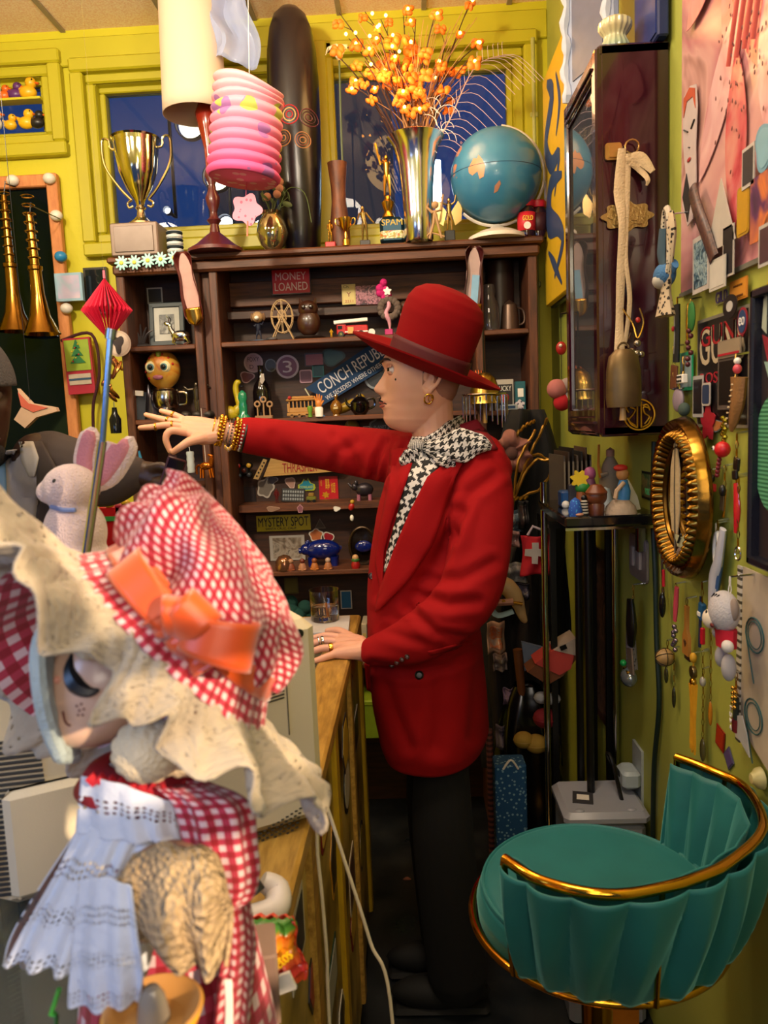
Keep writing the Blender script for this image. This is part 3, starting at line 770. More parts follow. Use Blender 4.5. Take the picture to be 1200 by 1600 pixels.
# grey frame left bay
p=at(264,zL1,2.86)
t=thing('picture_frame','grey picture frame with white mount in the upper left shelf bay','frame',p+Vector((0,0,.09)),rot=(R(-6),0,0))
b=MB(); w,h=.10,.14
for(x,z,a,c)in((0,h/2,w+.03,.018),(0,-h/2,w+.03,.018),(-w/2-.006,0,.018,h),(w/2+.006,0,.018,h)):b.box((x,0,z),(a,.014,c),bev=.003)
b.build('frame_moulding',mat('#3c4246',.5),t); MB().prism(rect(w,h),.004).build('mount',mat('#b8b4ac',.6),t); MB().prism(rect(w*.55,h*.5),.005,c=(0,-.003,0)).build('picture',picture(['#1c1c1e','#5a5856','#a8a49c'],30,'pic_grey'),t)
# silver deer
p=at(283,zL1,2.76); b=MB()
b.ell((0,0,.035),(.034,.016,.019),seg=16,rings=10); b.tube(curve([(-.022,0,.04),(-.034,0,.06),(-.036,0,.075)],5),[.011,.009,.008,.007,.007,.007],8); b.ell((-.044,0,.078),(.014,.007,.008),rot=eul(0,20,0),seg=10,rings=6)
for s in(-1,1):
    b.tube([(-.036,s*.006,.08),(-.034,s*.012,.095),(-.042,s*.016,.104)],.0018,5)
    b.tube([(-.02,s*.009,.03),(-.026,s*.01,.012),(-.012,s*.01,.003)],[.006,.004,.004],6); b.tube([(.02,s*.009,.03),(.03,s*.01,.012),(.012,s*.01,.003)],[.008,.004,.004],6)
one(b,'deer_figurine',SIL,'little silver deer lying in front of the grey picture frame','figurine',p)
# dark silver shapes in bay 1
p=at(222,zL1,2.82); b=MB()
for k in range(5):b.tube(curve([(0,0,0),(.01*(k-2),0,.05),(.022*(k-2),0,.09-.012*abs(k-2))],6),[.006,.005,.005,.004,.004,.003,.002],6)
b.ell((0,0,.01),(.035,.02,.012),seg=12,rings=6)
one(b,'pewter_ornament',mat('#4a4548',.4,.7),'dim pewter branching ornament left of the grey picture frame','ornament',p)
# sugar skull owl head on silver cup
p=at(262,zL2,2.80)
t=thing('silver_mug','ornate silver lidded mug with a dish under the painted skull head','mug',p)
MB().lathe([(.0001,0),(.058,0),(.062,.012),(.04,.02),(.032,.03),(.045,.045),(.05,.075),(.046,.10),(.05,.106),(.046,.11),(.0001,.11)],seg=32).build('bowl',mat('#b8b0a8',.18,1,var=.4,vs=60),t)
for s in(-1,1):MB().tube(curve([(s*.048,0,.05),(s*.075,0,.055),(s*.075,0,.09),(s*.046,0,.095)],10),.005,7).build('handle',mat('#b8b0a8',.18,1,var=.4,vs=60),t)
p2=p+Vector((-.002,-.005,.11+.068))
t=thing('skull_figurine','round painted sugar skull head with big blue eyes on the silver mug','figurine',p2)
MB().ell((0,0,0),(.062,.055,.070),seg=32,rings=20).build('head',picture(['#b6371f','#c98a2e','#c99a40','#c8702a'],8,'skullskin',.35,2),t)
for s in(-1,1):
    b=MB(); c=Vector((s*.024-.004,-.045,.006)); M=eul(90,0,0)
    b.lathe([(.0001,.010),(.016,.008),(.022,0)],c=c,M=M,seg=20).build('eye_ring',mat('#e3d6a8',.4),t)
    MB().ell(c+Vector((0,-.005,0)),(.014,.009,.014),seg=16,rings=10).build('eye',mat('#5f8f98',.25),t); MB().ell(c+Vector((0,-.012,0)),(.009,.006,.009),seg=12,rings=8).build('pupil',BLK,t)
MB().ell((-.004,-.052,-.030),(.019,.010,.009),seg=16,rings=8).build('mouth',mat('#b06a86',.4),t)
MB().ell((.0,-.040,.052),(.010,.010,.013),seg=12,rings=8).build('forehead_jewel',mat('#7d8c2c',.3),t)
b=MB()
for k in range(8):b.ell((.05*cos(k*.5+.3)-.002,-.030,.052*sin(k*.5+.3)),(.005,.01,.006),seg=8,rings=5)
b.build('painted_dots',mat('#b02a2a',.4),t)
# crucifix-like muscular man bust
p=at(310,zL2,2.74); t=thing('statuette','pewter statuette of a bare-chested man with arms spread, left of the swan','figurine',p)
b=figure(.125,BRZ,((-.34,.88),(.34,.9)),r=1.15,legs=.03); b.tube([(-.05,.004,.10),(.05,.004,.105)],.003,6); b.build('body',mat('#6a6258',.3,.9),t)
b=MB(); rnd=random.Random(5)
for k in range(9):b.ell((rnd.uniform(-.045,.045),rnd.uniform(-.015,.015),.01),(.018,.012,.014),seg=8,rings=6)
b.build('rock_base',mat('#3c3632',.5,.6),t)
p=at(222,zL2,2.75); t=thing('display_card','white topped black card standing at the left of the silver mug','card',p)
MB().box((0,0,.05),(.035,.006,.10),rot=(-6,6,0)).build('card',mat('#17171a',.4),t); MB().box((-.005,-.003,.095),(.036,.007,.018),rot=(-6,6,0)).build('label_strip',WHT,t)
p=at(238,zL2,2.80); b=MB(); b.tube([(0,0,0),(.0,0,.01),(-.005,0,.13)],[.034,.034,.001],12)
one(b,'glass_cone',mat('#4a4650',.1,.6),'dark glass cone standing behind the black card','ornament',p)
# yellow swan
p=at(357,zC2,2.78); t=thing('swan_figurine','yellow swan figurine with a raised wing at the left of the middle shelf','figurine',p)
b=MB(); YS=mat('#b8a01c',.35)
b.ell((.0,0,.028),(.042,.022,.026),rot=eul(0,10,0),seg=20,rings=12)
b.tube(curve([(.028,0,.03),(.045,0,.055),(.036,0,.09),(.034,0,.118),(.042,0,.135),(.05,0,.128)],20),[.017]*3+[.014]*4+[.011]*5+[.0105]*5+[.01,.009,.007,.004],10)
b.build('body',YS,t)
MB().prism([(-.005,.03),(-.06,.128),(-.045,.10),(-.058,.10),(-.038,.08),(-.05,.07),(-.02,.055),(.02,.04)],.016,c=(-.005,0,0)).build('wing',YS,t)
MB().tube(curve([(-.04,0,.03),(-.05,0,.015),(-.048,-.004,.002)],6),.006,7).build('tail',YS,t); MB().ell((.055,0,.12),(.008,.005,.004),seg=8,rings=5).build('beak',BLK,t)
# green figurine
p=at(381,zC2,2.77)
one(MB().lathe([(.028,0),(.027,.008),(.015,.02),(.016,.05),(.013,.065),(.017,.078),(.014,.095),(.004,.105),(.0001,.106)],seg=20,sy=.8),'glass_figurine',mat('#1c7a55',.12,coat=.5),'translucent green robed figurine beside the yellow swan','figurine',p)
# stickers on the backing
bk('sticker','round pinkish sticker with a black fox face and letters','sticker',396,567,30,30,shape='round',c1='#c9a5a0',c2='#b88a86',txt=(('FOXY',.6,.22,0,.18,'#3a1a18'),('D',.2,.2,-.1,-.2,'#3a1a18')))
bk('sticker','round purple and white ring sticker with a looped monogram','sticker',449,573,36,36,shape='round',c1='#c9b2bd',c2='#7a3a58',txt=(('3',.4,.5,0,0,'#d8c4cc'),))
bk('sticker','small brown and pink leaf-shaped sticker under the fox sticker','sticker',386,589,22,17,shape='blob3',c1='#c9a0a0',c2='#7a3838')
bk('sticker','small round grey sticker between the fox and purple ring stickers','sticker',423,571,18,20,shape='round',c1='#7a7a78',c2='#3a3834')
bk('sticker','dark red and white cassette-like sticker right of the purple ring','sticker',491,562,30,20,c1='#3a2a38',c2='#8a3a4a')
bk('sticker','pale pink sticker below the cassette sticker','sticker',478,588,20,20,shape='rr',c1='#c898a8',c2='#7a4a5a')
bk('sticker','dark teal skyline sticker above the blue pennant','sticker',520,558,34,26,shape='blob3',c1='#0e3a40',c2='#124c52')
bk('sticker','small bright teal tile sticker at the pennant tail','sticker',497,580,18,18,c1='#2a8a8c',c2='#1c5a64')
bk('sticker','round black and grey bird sticker half hidden by the face','sticker',588,590,38,36,shape='round',c1='#8a9098',c2='#2a2e38',d=2.925)
# pennant
c=W(548,583,2.90); M=eul(0,-31.5,0)
t=thing('pennant','blue pennant lettered in white slanting up behind the hat brim','pennant',c,rot=(0,R(-29),0))
u=2.9/F; MB().prism([(-72*u,-19*u),(85*u,-22*u),(85*u,22*u),(-72*u,17*u),(-62*u,0)],.003).build('cloth',mat('#12365e',.8),t)
text('CONCH REPUBLIC',130*u,18*u,mat('#d3cfd6',.6),t,(10*u,-.003,5*u)); text('WE SECEDED WHERE OTHERS FAILED',130*u,7*u,mat('#d3cfd6',.6),t,(12*u,-.003,-13*u))
MB().box((-73*u,-.001,-1*u),(.004,.004,36*u)).build('binding',mat('#c9c2a0',.8),t)
b=MB(); b.prism([(-10*u,0),(30*u,6*u),(20*u,14*u),(0,-20*u)],.003)
o=one(b,'blue_pennant_tip',mat('#1f6aa0',.7),'tip of a second blue flag hanging under the middle shelf','pennant',W(482,660,2.90))
# bottle behind
p=at(412,zC2,2.84); t=thing('wine_bottle','dark bottle with a pale ribbon behind the ring stand','bottle',p)
MB().lathe([(.0001,0),(.032,0),(.034,.004),(.034,.10),(.028,.125),(.012,.15),(.011,.19),(.013,.195)],seg=24).build('bottle',mat('#0f0a0c',.12,coat=.5),t)
MB().prism([(-.012,0),(-.006,.03),(.004,.028),(.006,.006),(-.004,-.01)],.003,c=(.012,-.03,.135)).build('ribbon',mat('#a89a90',.7),t)
# ring stand (three wooden rings)
p=at(413,zC2,2.735); t=thing('ring_stand','small pale wooden stand with three rings on posts','ornament',p)
MB().box((0,0,.006),(.062,.025,.012),bev=.002).build('base',mat('#8a6a4c',.6),t)
for x,h in((-.022,.045),(0,.06),(.022,.043)):
    b=MB(); b.cyl((x,0,.01),(x,0,h),.0028,seg=8); b.tube([(x+.009*cos(a*pi/7),0,h+.008+.009*sin(a*pi/7))for a in range(14)],.0035,6,closed=True); b.build('ring_post',mat('#9a7654',.6),t)
# ferris wheel
p=at(443,zC1,2.77); t=thing('ferris_wheel','bare pale wooden model of a ferris wheel on the upper shelf','model',p)
FW=mat('#b59468',.6); cz,rr=.085,.046
for y in(-.012,.012):
    b=MB(); b.tube([(rr*.82*cos(a*pi/8),y,cz+rr*1.25*sin(a*pi/8))for a in range(16)],.0018,5,closed=True); b.tube([(rr*.3*cos(a*pi/8),y,cz+rr*.45*sin(a*pi/8))for a in range(16)],.0014,5,closed=True)
    for a in range(8):b.tube([(0,y,cz),(rr*.82*cos(a*pi/4),y,cz+rr*1.25*sin(a*pi/4))],.0014,4)
    b.build('wheel',FW,t)
for s in(-1,1):
    b=MB()
    for y in(-.016,.016):b.tube([(0,y,cz),(s*.04,y,0)],.0022,5)
    b.build('support',FW,t)
b=MB()
for a in range(16):b.tube([(rr*.82*cos(a*pi/8),-.012,cz+rr*1.25*sin(a*pi/8)),(rr*.82*cos(a*pi/8),.012,cz+rr*1.25*sin(a*pi/8))],.0012,4)
b.build('cross_bars',FW,t)
# owl/bear carving
p=at(484,zC1,2.78); t=thing('owl_carving','squat dark brown carved owl on a round base on the upper shelf','carving',p)
b=MB(); BW=mat('#3a1d10',.35,coat=.3)
b.ell((0,0,.06),(.042,.03,.048),seg=24,rings=14); b.ell((0,-.002,.108),(.036,.027,.030),seg=20,rings=12); b.build('body',BW,t)
for s in(-1,1):
    b=MB(); b.tube([(s*.02,0,.125),(s*.03,0,.146)],[.012,.002],8); b.build('ear',BW,t); MB().ell((s*.013,-.027,.112),(.009,.004,.009),seg=12,rings=6).build('eye',mat('#20100a',.2),t)
MB().lathe([(.0001,0),(.055,0),(.06,.006),(.05,.012),(.0001,.013)],seg=28).build('base',mat('#1a1210',.4),t)
# bobble dog
p=at(405,zC1,2.76); t=thing('dog_figurine','small standing dog figurine in a dark blue coat with raised arms','figurine',p)
figure(.075,BLK,((-.2,.75),(.25,.9)),r=1.5,legs=.1).build('body',mat('#151a30',.5),t)
MB().ell((0,-.005,.085),(.02,.018,.019),seg=16,rings=10).build('head',mat('#a0805a',.6),t); MB().ell((0,-.022,.08),(.009,.009,.007),seg=10,rings=6).build('snout',WHT,t)
for s in(-1,1):MB().ell((s*.021,0,.086),(.006,.006,.014),seg=8,rings=6).build('ear',mat('#6a4a30',.6),t)
MB().lathe([(.0001,0),(.04,0),(.04,.006),(.0001,.008)],seg=20,sy=.6).build('base',mat('#3a4250',.3,.4),t)
b=MB(); p=at(425,zC1,2.76); b.ell((0,0,.008),(.022,.012,.008),seg=12,rings=6); one(b,'pewter_boat',mat('#7a7a80',.3,.8),'small pewter dish beside the blue-coated dog','ornament',p)
# ticket + postcard
bk('ticket_stub','yellow ticket with a red bull head mark beside the crowd photo','ticket',545,460,21,30,d=2.872,c1='#cdb46a',c2='#d8bf74',txt=(('Ch',.4,.12,-.2,.38,'#3a2a1a'),('Y',.35,.22,0,0,'#8a1c1c'),('2211',.6,.12,0,-.34,'#b02a1c')))
bk('photo_print','dark purple crowd photo beside the yellow ticket','photo',576,461,40,28,d=2.872,m1=picture(['#1a0f22','#5a2038','#c07a8a','#2a1838'],55,'crowd'))
# fire truck
p=at(549,zC1,2.75); t=thing('toy_fire_truck','red toy fire engine with a white ladder on the upper shelf','toy',p)
RD=mat('#b3141f',.3,coat=.4)
MB().box((-.032,0,.026),(.034,.036,.034),bev=.003).build('cab',RD,t); MB().box((.022,0,.024),(.076,.038,.030),bev=.003).build('body',RD,t)
MB().box((-.037,-.0185,.033),(.016,.002,.012)).build('window',mat('#1a2230',.1),t); MB().box((.0,-.0195,.022),(.02,.002,.022)).build('panel',mat('#c89a5a',.3,.4),t); MB().box((.02,-.0197,.017),(.08,.001,.004)).build('stripe',WHT,t)
b=MB()
for z in(0,):
    for y in(-.010,.010):b.box((.0,y,.056),(.118,.004,.010),rot=(0,-3,0))
    for k in range(11):b.box((-.053+k*.0105,0,.053+k*.0006),(.0025,.02,.004))
b.build('ladder',WHT,t)
for x in(-.034,.036):
    for y in(-.018,.018):
        o=MB().cyl((x,y-.004,.010),(x,y+.004,.010),.0105,seg=16).build('wheel',BLK,t); MB().cyl((x,y-.005,.010),(x,y+.005,.010),.005,seg=12).build('hub',CHR,o)
p=at(518,zC1,2.735); t=thing('toy_fireman','tiny yellow-clad toy firefighter in front of the fire engine','toy',p); figure(.03,YS,((-.2,.6),(.2,.6)),r=1.5).build('body',mat('#c8961c',.4),t)
p=at(581,zC1,2.73); one(MB().cyl((0,-.003,.012),(0,.003,.012),.012,seg=20),'white_badge',mat('#d8d4d0',.4),'small round white badge leaning right of the fire engine','badge',p)
# pink poodle / fairy
p=at(608,zC1,2.74); t=thing('showgirl_figurine','pink feathered showgirl figurine with grey fur stole above the hat brim','figurine',p); PK=mat('#b01a66',.5)
MB().box((0,0,.01),(.028,.022,.02),bev=.002).build('base',PK,t)
b=MB(); b.tube(curve([(.004,0,.018),(.002,0,.05),(-.008,0,.075),(.004,0,.10),(-.002,0,.125)],12),[.003,.004,.006,.007,.009,.010,.009,.007,.007,.008,.007,.005,.004],10); b.ell((-.002,-.002,.137),(.008,.008,.010),seg=10,rings=6); b.build('body',mat('#c88a9c',.5),t)
b=MB(); rnd=random.Random(9)
for k in range(16):b.ell((rnd.uniform(-.03,.005),.008,.145+rnd.uniform(-.015,.04)),(rnd.uniform(.01,.016),)*3,seg=8,rings=6)
b.build('feather_headdress',mat('#c0156c',.8,bump=.6,bs=500),t)
b=MB()
for k in range(14):a=k/14*2*pi; b.ell((.004+.030*cos(a),.004,.092+.030*sin(a)),(.013,)*3,seg=8,rings=6)
b.build('fur_stole',mat('#6a5a52',.9,bump=.8,bs=700),t)
MB().prism(blob(.012,20,5,.3),.003,c=(0,-.012,.148)).build('flower',WHT,t)
p=at(634,zC1,2.80); t=thing('mascot_cup','small red and white cup with a brown head behind the hat crown','cup',p)
MB().lathe([(.0001,0),(.016,0),(.018,.08)],seg=16).build('cup',stripes('#a01c1c','#cdbfae',90,0),t); MB().ell((0,0,.1),(.02,.018,.024),seg=12,rings=8).build('head',mat('#4a3020'),t)
# cable car
p=at(475,zC2,2.76); t=thing('toy_cable_car','tan wooden model cable car on the middle shelf','model',p); TN=mat('#a8783a',.5)
MB().box((0,0,.012),(.115,.04,.012),bev=.002).build('chassis',TN,t); MB().box((0,0,.026),(.10,.036,.018),bev=.002).build('lower_body',TN,t)
for k in range(8):MB().box((-.048+k*.0137,0,.046),(.004,.034,.026)).build('window_post',TN,t)
MB().box((0,0,.062),(.118,.044,.008),bev=.003).build('roof',TN,t); MB().box((0,0,.070),(.08,.026,.010),bev=.003).build('clerestory',TN,t); MB().box((-.052,-.0,.035),(.006,.038,.03)).build('end_wall',TN,t)
MB().box((0,.004,.045),(.09,.012,.028)).build('dark_interior',BLK,t)
for k in range(4):MB().cyl((-.04+k*.027,-.02,.006),(-.04+k*.027,.02,.006),.006,seg=10).build('wheel',mat('#7a5428'),t)
MB().ell((-.045,-.02,.07),(.007,)*3,seg=8,rings=6).build('bell',mat('#a01c1c'),t)
# hand figurine
p=at(499,zC2,2.72); t=thing('hand_figurine','orange toy hand with spread fingers rising from a white cuff','figurine',p); OH=mat('#c87a2c',.45)
MB().lathe([(.014,0),(.015,.028),(.012,.034),(.0001,.034)],seg=16,sy=.7).build('cuff',WHT,t); b=MB(); b.ell((0,0,.045),(.012,.006,.014),seg=12,rings=8)
for k,(x,h)in enumerate(((-.011,.070),(-.004,.077),(.003,.076),(.010,.071))):b.tube([(x*.7,0,.05),(x*1.2,0,h)],[.0035,.0028],7); b.ell((x*1.2,0,h),.0028,seg=7,rings=4)
b.tube([(.008,0,.042),(.018,0,.056)],[.004,.003],7); b.build('hand',OH,t)
p=at(485,zC2,2.725); one(MB().lathe([(.0001,0),(.008,0),(.006,.015),(.010,.03),(.008,.038),(.0001,.04)],seg=14),'green_figurine',mat('#5d8a22',.4),'tiny green knobbed figurine between cable car and orange hand','figurine',p)
# brown perfume bottle, dark boat
p=at(526,zC2,2.74); t=thing('perfume_bottle','amber glass bottle with a stopper right of the orange toy hand','bottle',p)
MB().lathe([(.0001,0),(.014,0),(.012,.006),(.021,.02),(.022,.035),(.012,.052),(.005,.056),(.005,.064),(.008,.068),(.006,.075),(.0001,.076)],seg=20).build('bottle',mat('#8a5a1c',.15,trans=.3,coat=.4),t)
MB().prism(rect(.016,.008),.001,c=(0,-.0225,.028)).build('label',mat('#b8a06a'),t)
p=at(545,zC2,2.80); b=MB(); b.ell((0,0,.035),(.06,.025,.018),rot=eul(0,-24,0),seg=20,rings=10); b.ell((.045,0,.062),(.018,.015,.014),seg=10,rings=6); one(b,'gourd',mat('#a07f1c',.4),'elongated yellow gourd lying behind the amber bottle','gourd',p)
p=at(563,zC2,2.75); t=thing('black_teapot','glossy black ornate teapot right of the amber bottle','teapot',p)
MB().lathe([(.0001,0),(.02,0),(.034,.02),(.034,.045),(.02,.06),(.008,.066),(.006,.075),(.0001,.078)],seg=24).build('pot',mat('#0a0708',.12,coat=.6),t)
MB().tube(curve([(-.03,0,.03),(-.045,0,.04),(-.05,0,.06)],6),[.008,.007,.006,.005,.005,.004,.004],8).build('spout',mat('#0a0708',.12,coat=.6),t); MB().tube(curve([(.03,0,.02),(.052,0,.03),(.05,0,.055),(.028,0,.055)],10),.004,7).build('handle',mat('#0a0708',.12,coat=.6),t)
# wooden ball
c=W(550,667,2.915); t=thing('wooden_ball','large pale wooden ball knob on the backing under the middle shelf','knob',c); MB().ell((0,0,0),(.028,)*3,seg=24,rings=16).build('ball',mat('#a3925a',.4),t); MB().cyl((0,.0,0),(0,.03,0),.02,seg=16).build('collar',mat('#2a1810'),t)
bk('sticker','dark blue cloud-shaped logo sticker near the collar of the red coat','sticker',594,667,32,32,shape='blob',c1='#6a7884',c2='#1e2c3a',txt=(('PLANET',.6,.14,0,0,'#8aa0b0'),))
bk('sticker','small white framed dog sticker right of the wooden ball','sticker',573,674,11,16,c1='#d0c8c0',c2='#5a5048')
bk('sticker','round white sticker just above the red lapel','sticker',590,682,18,12,shape='round',c1='#b8aca4',c2='#8a7a70',d=2.93)
# skate board with red lettering
c=W(462,722,2.90); t=thing('skateboard_deck','pale wooden deck with dripping red lettering under the stretched red sleeve','deck',c,rot=(0,R(-1),0)); u=2.9/F
MB().prism([(-52*u,-20*u),(68*u,-18*u),(78*u,-10*u),(66*u,22*u),(-30*u,26*u)],.012).build('deck',wood('#a87b3c','#c79a55',(1,6,20),'wood_deck'),t)
text('THRASHER',54*u,15*u,mat('#9a1820',.5),t,(6*u,-.0075,-8*u)); MB().prism([(-68*u,-22*u),(-60*u,-24*u),(-44*u,6*u),(-50*u,8*u)],.014,c=(0,-.004,0)).build('rail_strip',mat('#b08a50'),t)
b=MB()
for k in range(5):b.cyl((lerp(-62,-49,k/4)*u,-.013,lerp(-18,2,k/4)*u),(lerp(-62,-49,k/4)*u,-.008,lerp(-18,2,k/4)*u),.0035,seg=8)
b.build('hole',BLK,t)
# button toy
c=W(381,735,2.88); t=thing('button_toy','black game controller toy with red, yellow and grey round buttons','toy',c)
b=MB(); b.box((0,.01,0),(.045,.02,.04),bev=.008)
for x,z in((-.02,.018),(.02,.018),(-.02,-.018),(.02,-.018)):b.ell((x,.01,z),(.014,.012,.014),seg=12,rings=8)
b.build('body',BLK,t)
for x,z,cc in((-.02,.018,'#c02020'),(.02,.018,'#c8962a'),(0,0,'#5a2420'),(-.019,-.018,'#3c4a5a'),(.019,-.018,'#2a2a30')):MB().ell((x,-.003,z),(.009,.004,.009),seg=12,rings=6).build('button',mat(cc,.3),t)
c=W(361,717,2.84); t=thing('bead_strand','strand of blue and green glass beads hanging behind the cuff','beads',c)
for k in range(9):MB().ell((.012*sin(k*1.3),.0,.05-k*.012),(.006,)*3,seg=8,rings=6).build('bead',mat(('#1f6a9a','#2a9a5a','#c8c4d0')[k%3],.15),t)
MB().tube([(.012*sin(k*1.3),.0,.062-k*.012)for k in range(11)],.001,4).build('cord',BLK,t)
MB().box((0,.04,.055),(.012,.09,.008)).build('hook',WD,t)
# sticker row
bk('sticker','silver eagle-shaped sticker at the left of the sticker row','sticker',415,762,26,32,shape='blob',c1='#b0a59c',c2='#6a6058',roll=20)
bk('sticker','grey mushroom-shaped sticker touching the silver eagle sticker','sticker',426,750,16,12,shape='blob3',c1='#b0a8a8',c2='#55525a')
bk('sticker','pale pink ballet slipper sticker left of the green hill sticker','sticker',454,754,15,19,shape='blob3',c1='#c9aaa0',c2='#a88074',roll=-30)
bk('sticker','green and blue hill-shaped lake sticker left of the red envelope','sticker',479,757,28,20,out=[(-.5,-.4),(-.4,-.5),(.4,-.5),(.5,-.3),(.45,.0),(.25,.1),(.1,.5),(0,.3),(-.15,.45),(-.3,.1),(-.48,0)],c1='#a8b024',c2='#1c7a98',txt=(('COWLAKES',.8,.2,0,-.2,'#c8d040'),))
t=bk('red_envelope','red envelope with gold brush characters and a gold animal','envelope',513.5,764,30,40,c1='#b5121e',th=.003,txt=(('萬事',.22,.42,-.05,.2,'#e0b02a'),('如意',.22,.42,.25,.05,'#e0b02a'),('大吉',.08,.25,-.38,.25,'#e0b02a')))
MB().prism(blob(.011,24,6,.3,1.1,1),.001,c=(-.012,-.003,-.022)).build('gold_animal',mat('#d8a028',.3,.6),t)
bk('pin_badge','dark square badge with a thin silver figure at the ledge end','badge',388,773,24,26,c1='#1a1214',c2='#241a1c')
p=at(433,zC3,2.86); t=thing('red_figurine','dark red seated figurine on the ledge left of the abacus','figurine',p); figure(.055,BLK,((-.15,.5),(.15,.5)),r=1.7).build('body',mat('#5a1214',.5),t)
p=at(459,zC3,2.87); t=thing('abacus','small black and white keypad abacus on the ledge','abacus',p+Vector((0,0,.026)),rot=(R(-8),R(4),0))
MB().box((0,0,0),(.088,.008,.052),bev=.002).build('frame',mat('#1a1a1e'),t)
for r_ in range(3):
    b=MB()
    for k in range(9):b.box((-.036+k*.009,-.005,-.015+r_*.014),(.006,.003,.009),bev=.001)
    b.build('key_row',mat('#8a8f94',.4),t)
p=at(487,zC3,2.84); t=thing('toy_car','tiny mustard and green toy truck on the ledge under the lake sticker','toy',p)
MB().box((0,0,.014),(.036,.02,.016),bev=.003).build('body',mat('#6a6a24',.4),t); MB().box((.0,0,.028),(.022,.018,.014),bev=.003).build('cab',mat('#8a6a2a',.4),t)
for x in(-.011,.011):MB().cyl((x,-.012,.006),(x,.012,.006),.006,seg=10).build('wheel',BLK,t)
p=at(566,zC3,2.84); t=thing('pig_figurine','dark pewter elephant-like pig figurine with pink feet on the ledge','figurine',p)
b=MB(); b.ell((.01,0,.04),(.034,.02,.026),seg=18,rings=10); b.ell((-.024,0,.052),(.016,.014,.016),seg=12,rings=8); b.tube(curve([(-.036,0,.052),(-.045,0,.06),(-.05,0,.065)],5),[.007,.006,.005,.004,.004,.003],8)
for s in(-1,1):b.ell((-.02,s*.012,.066),(.007,.003,.009),seg=8,rings=5)
b.build('body',mat('#38323a',.3,.5),t)
for x in(-.012,.03):
    for s in(-1,1):MB().cyl((x,s*.01,0),(x,s*.01,.022),.007,seg=8).build('foot',mat('#a0607a',.4),t)
# on the ledge front
for px,w,h,sh,c1,c2,lb in((426,20,8,'blob3','#b09080','#8a6a58','pale bow-shaped sticker on the ledge front'),(469,9,13,'blob','#b88a94','#7a4a5a','pink flamingo-shaped sticker on the ledge front'),(526,11,8,'blob3','#cdc6c0','#e0dad4','white bean-shaped sticker on the ledge front')):
    bk('sticker',lb,'sticker',px,795,w,h,shape=sh,c1=c1,c2=c2,d=SD+.098)
# lower section
c=W(443,817,2.93); t=thing('metal_plate','yellow bumper sign in bold black letters naming a mystery place','sign',c); u=2.93/F
MB().prism(rect(86*u,25*u),.002).build('plate',mat('#cfc02a',.35),t); text('MYSTERY SPOT',80*u,15*u,mat('#141008',.5),t,(0,-.002,2*u)); text('SANTA CRUZ, CALIF.',50*u,4*u,mat('#141008',.5),t,(-4*u,-.002,-9*u))
bk('sticker','small brown pyramid-shaped sticker above the white cat sticker','sticker',500,818,18,16,shape='tri',c1='#7a6a58',c2='#4a3c30')
bk('sticker','white and orange cat face sticker above the blue pig bank','sticker',494,836,22,20,shape='blob',c1='#d8cfc6',c2='#b8683c')
bk('sticker','white sticker with a red frog face above the blue pig bank','sticker',513,840,17,19,shape='blob3',c1='#d8cfc6',c2='#9a1c28')
bk('photo_print','white bordered photo of parked cars behind the glass dome','photo',449,856,56,40,c1='#a8a09a',m2=picture(['#2a2420','#7a6a5c','#a09488','#3c3430'],20,'cars'))
p=at(505,zC4,2.82); t=thing('pig_bank','cobalt blue glass pig bank on the lower shelf','bank',p); BL=mat('#0d1c66',.12,coat=.6)
b=MB(); b.ell((0,0,.06),(.068,.036,.038),seg=28,rings=16); b.ell((-.06,0,.062),(.024,.022,.022),seg=16,rings=10); b.cyl((-.078,0,.058),(-.088,0,.057),.011,.011,12); b.build('body',BL,t)
for x in(-.04,.045):
    for s in(-1,1):MB().lathe([(.013,0),(.015,.035)],c=(x,s*.018,0),seg=12).build('leg',BL,t)
for s in(-1,1):MB().ell((-.055,s*.014,.084),(.008,.004,.012),seg=8,rings=6).build('ear',BL,t)
MB().tube([(.066+.006*cos(k),.0,.065+.006*sin(k))for k in range(7)],.0025,5).build('tail',BL,t)
# figurines in front of the pig
p=at(445,zC4,2.75); t=thing('glass_dome','clear domed ornament with copper flecks at the left of the lower shelf','ornament',p); MB().lathe([(.0001,.0),(.032,.0),(.034,.01),(.032,.035),(.02,.052),(.0001,.058)],seg=24).build('dome',mat('#8a6048',.08,.7,var=.5,vs=50),t)
fg=[]
for px,c1,c2,lb in((455,'#8a4a34','#a87a5c','tiny seated clay figure beside the clear domed ornament'),(473,'#b07a5c','#6a2c22','tiny clay bear holding a heart, second of the clay row'),(492,'#b06a34','#8a4a24','tiny orange-brown standing clay figure in front of the blue pig'),(513,'#a86a44','#c0a08c','tiny crouching clay figure at the tail of the blue pig')):
    p=at(px,zC4,2.735); t=thing('clay_figurine',lb,'figurine',p,group=None)
    b=MB(); b.lathe([(.0001,0),(.013,0),(.015,.012),(.009,.026),(.0001,.028)],seg=14); b.ell((-.009,-.006,.004),(.008,.010,.004),seg=8,rings=5); b.ell((.009,-.006,.004),(.008,.010,.004),seg=8,rings=5); b.build('body',mat(c1,.4),t)
    MB().ell((0,-.001,.034),(.010,.009,.010),seg=12,rings=8).build('head',mat(c2,.4),t)
p=at(556,zC4,2.74); t=thing('painted_doll','small painted wooden doll in red and green at the right of the lower shelf','figurine',p)
MB().lathe([(.0001,0),(.014,0),(.017,.012),(.013,.024),(.011,.03)],seg=16).build('body',mat('#a01c1c',.3),t); MB().ell((0,0,.038),(.012,.011,.013),seg=12,rings=8).build('head',mat('#c89a6a',.4),t); MB().lathe([(.014,.026),(.015,.032),(.012,.036)],seg=16,cap=False).build('scarf',mat('#3a6a2a',.4),t)
p=at(548,zC3,2.735)
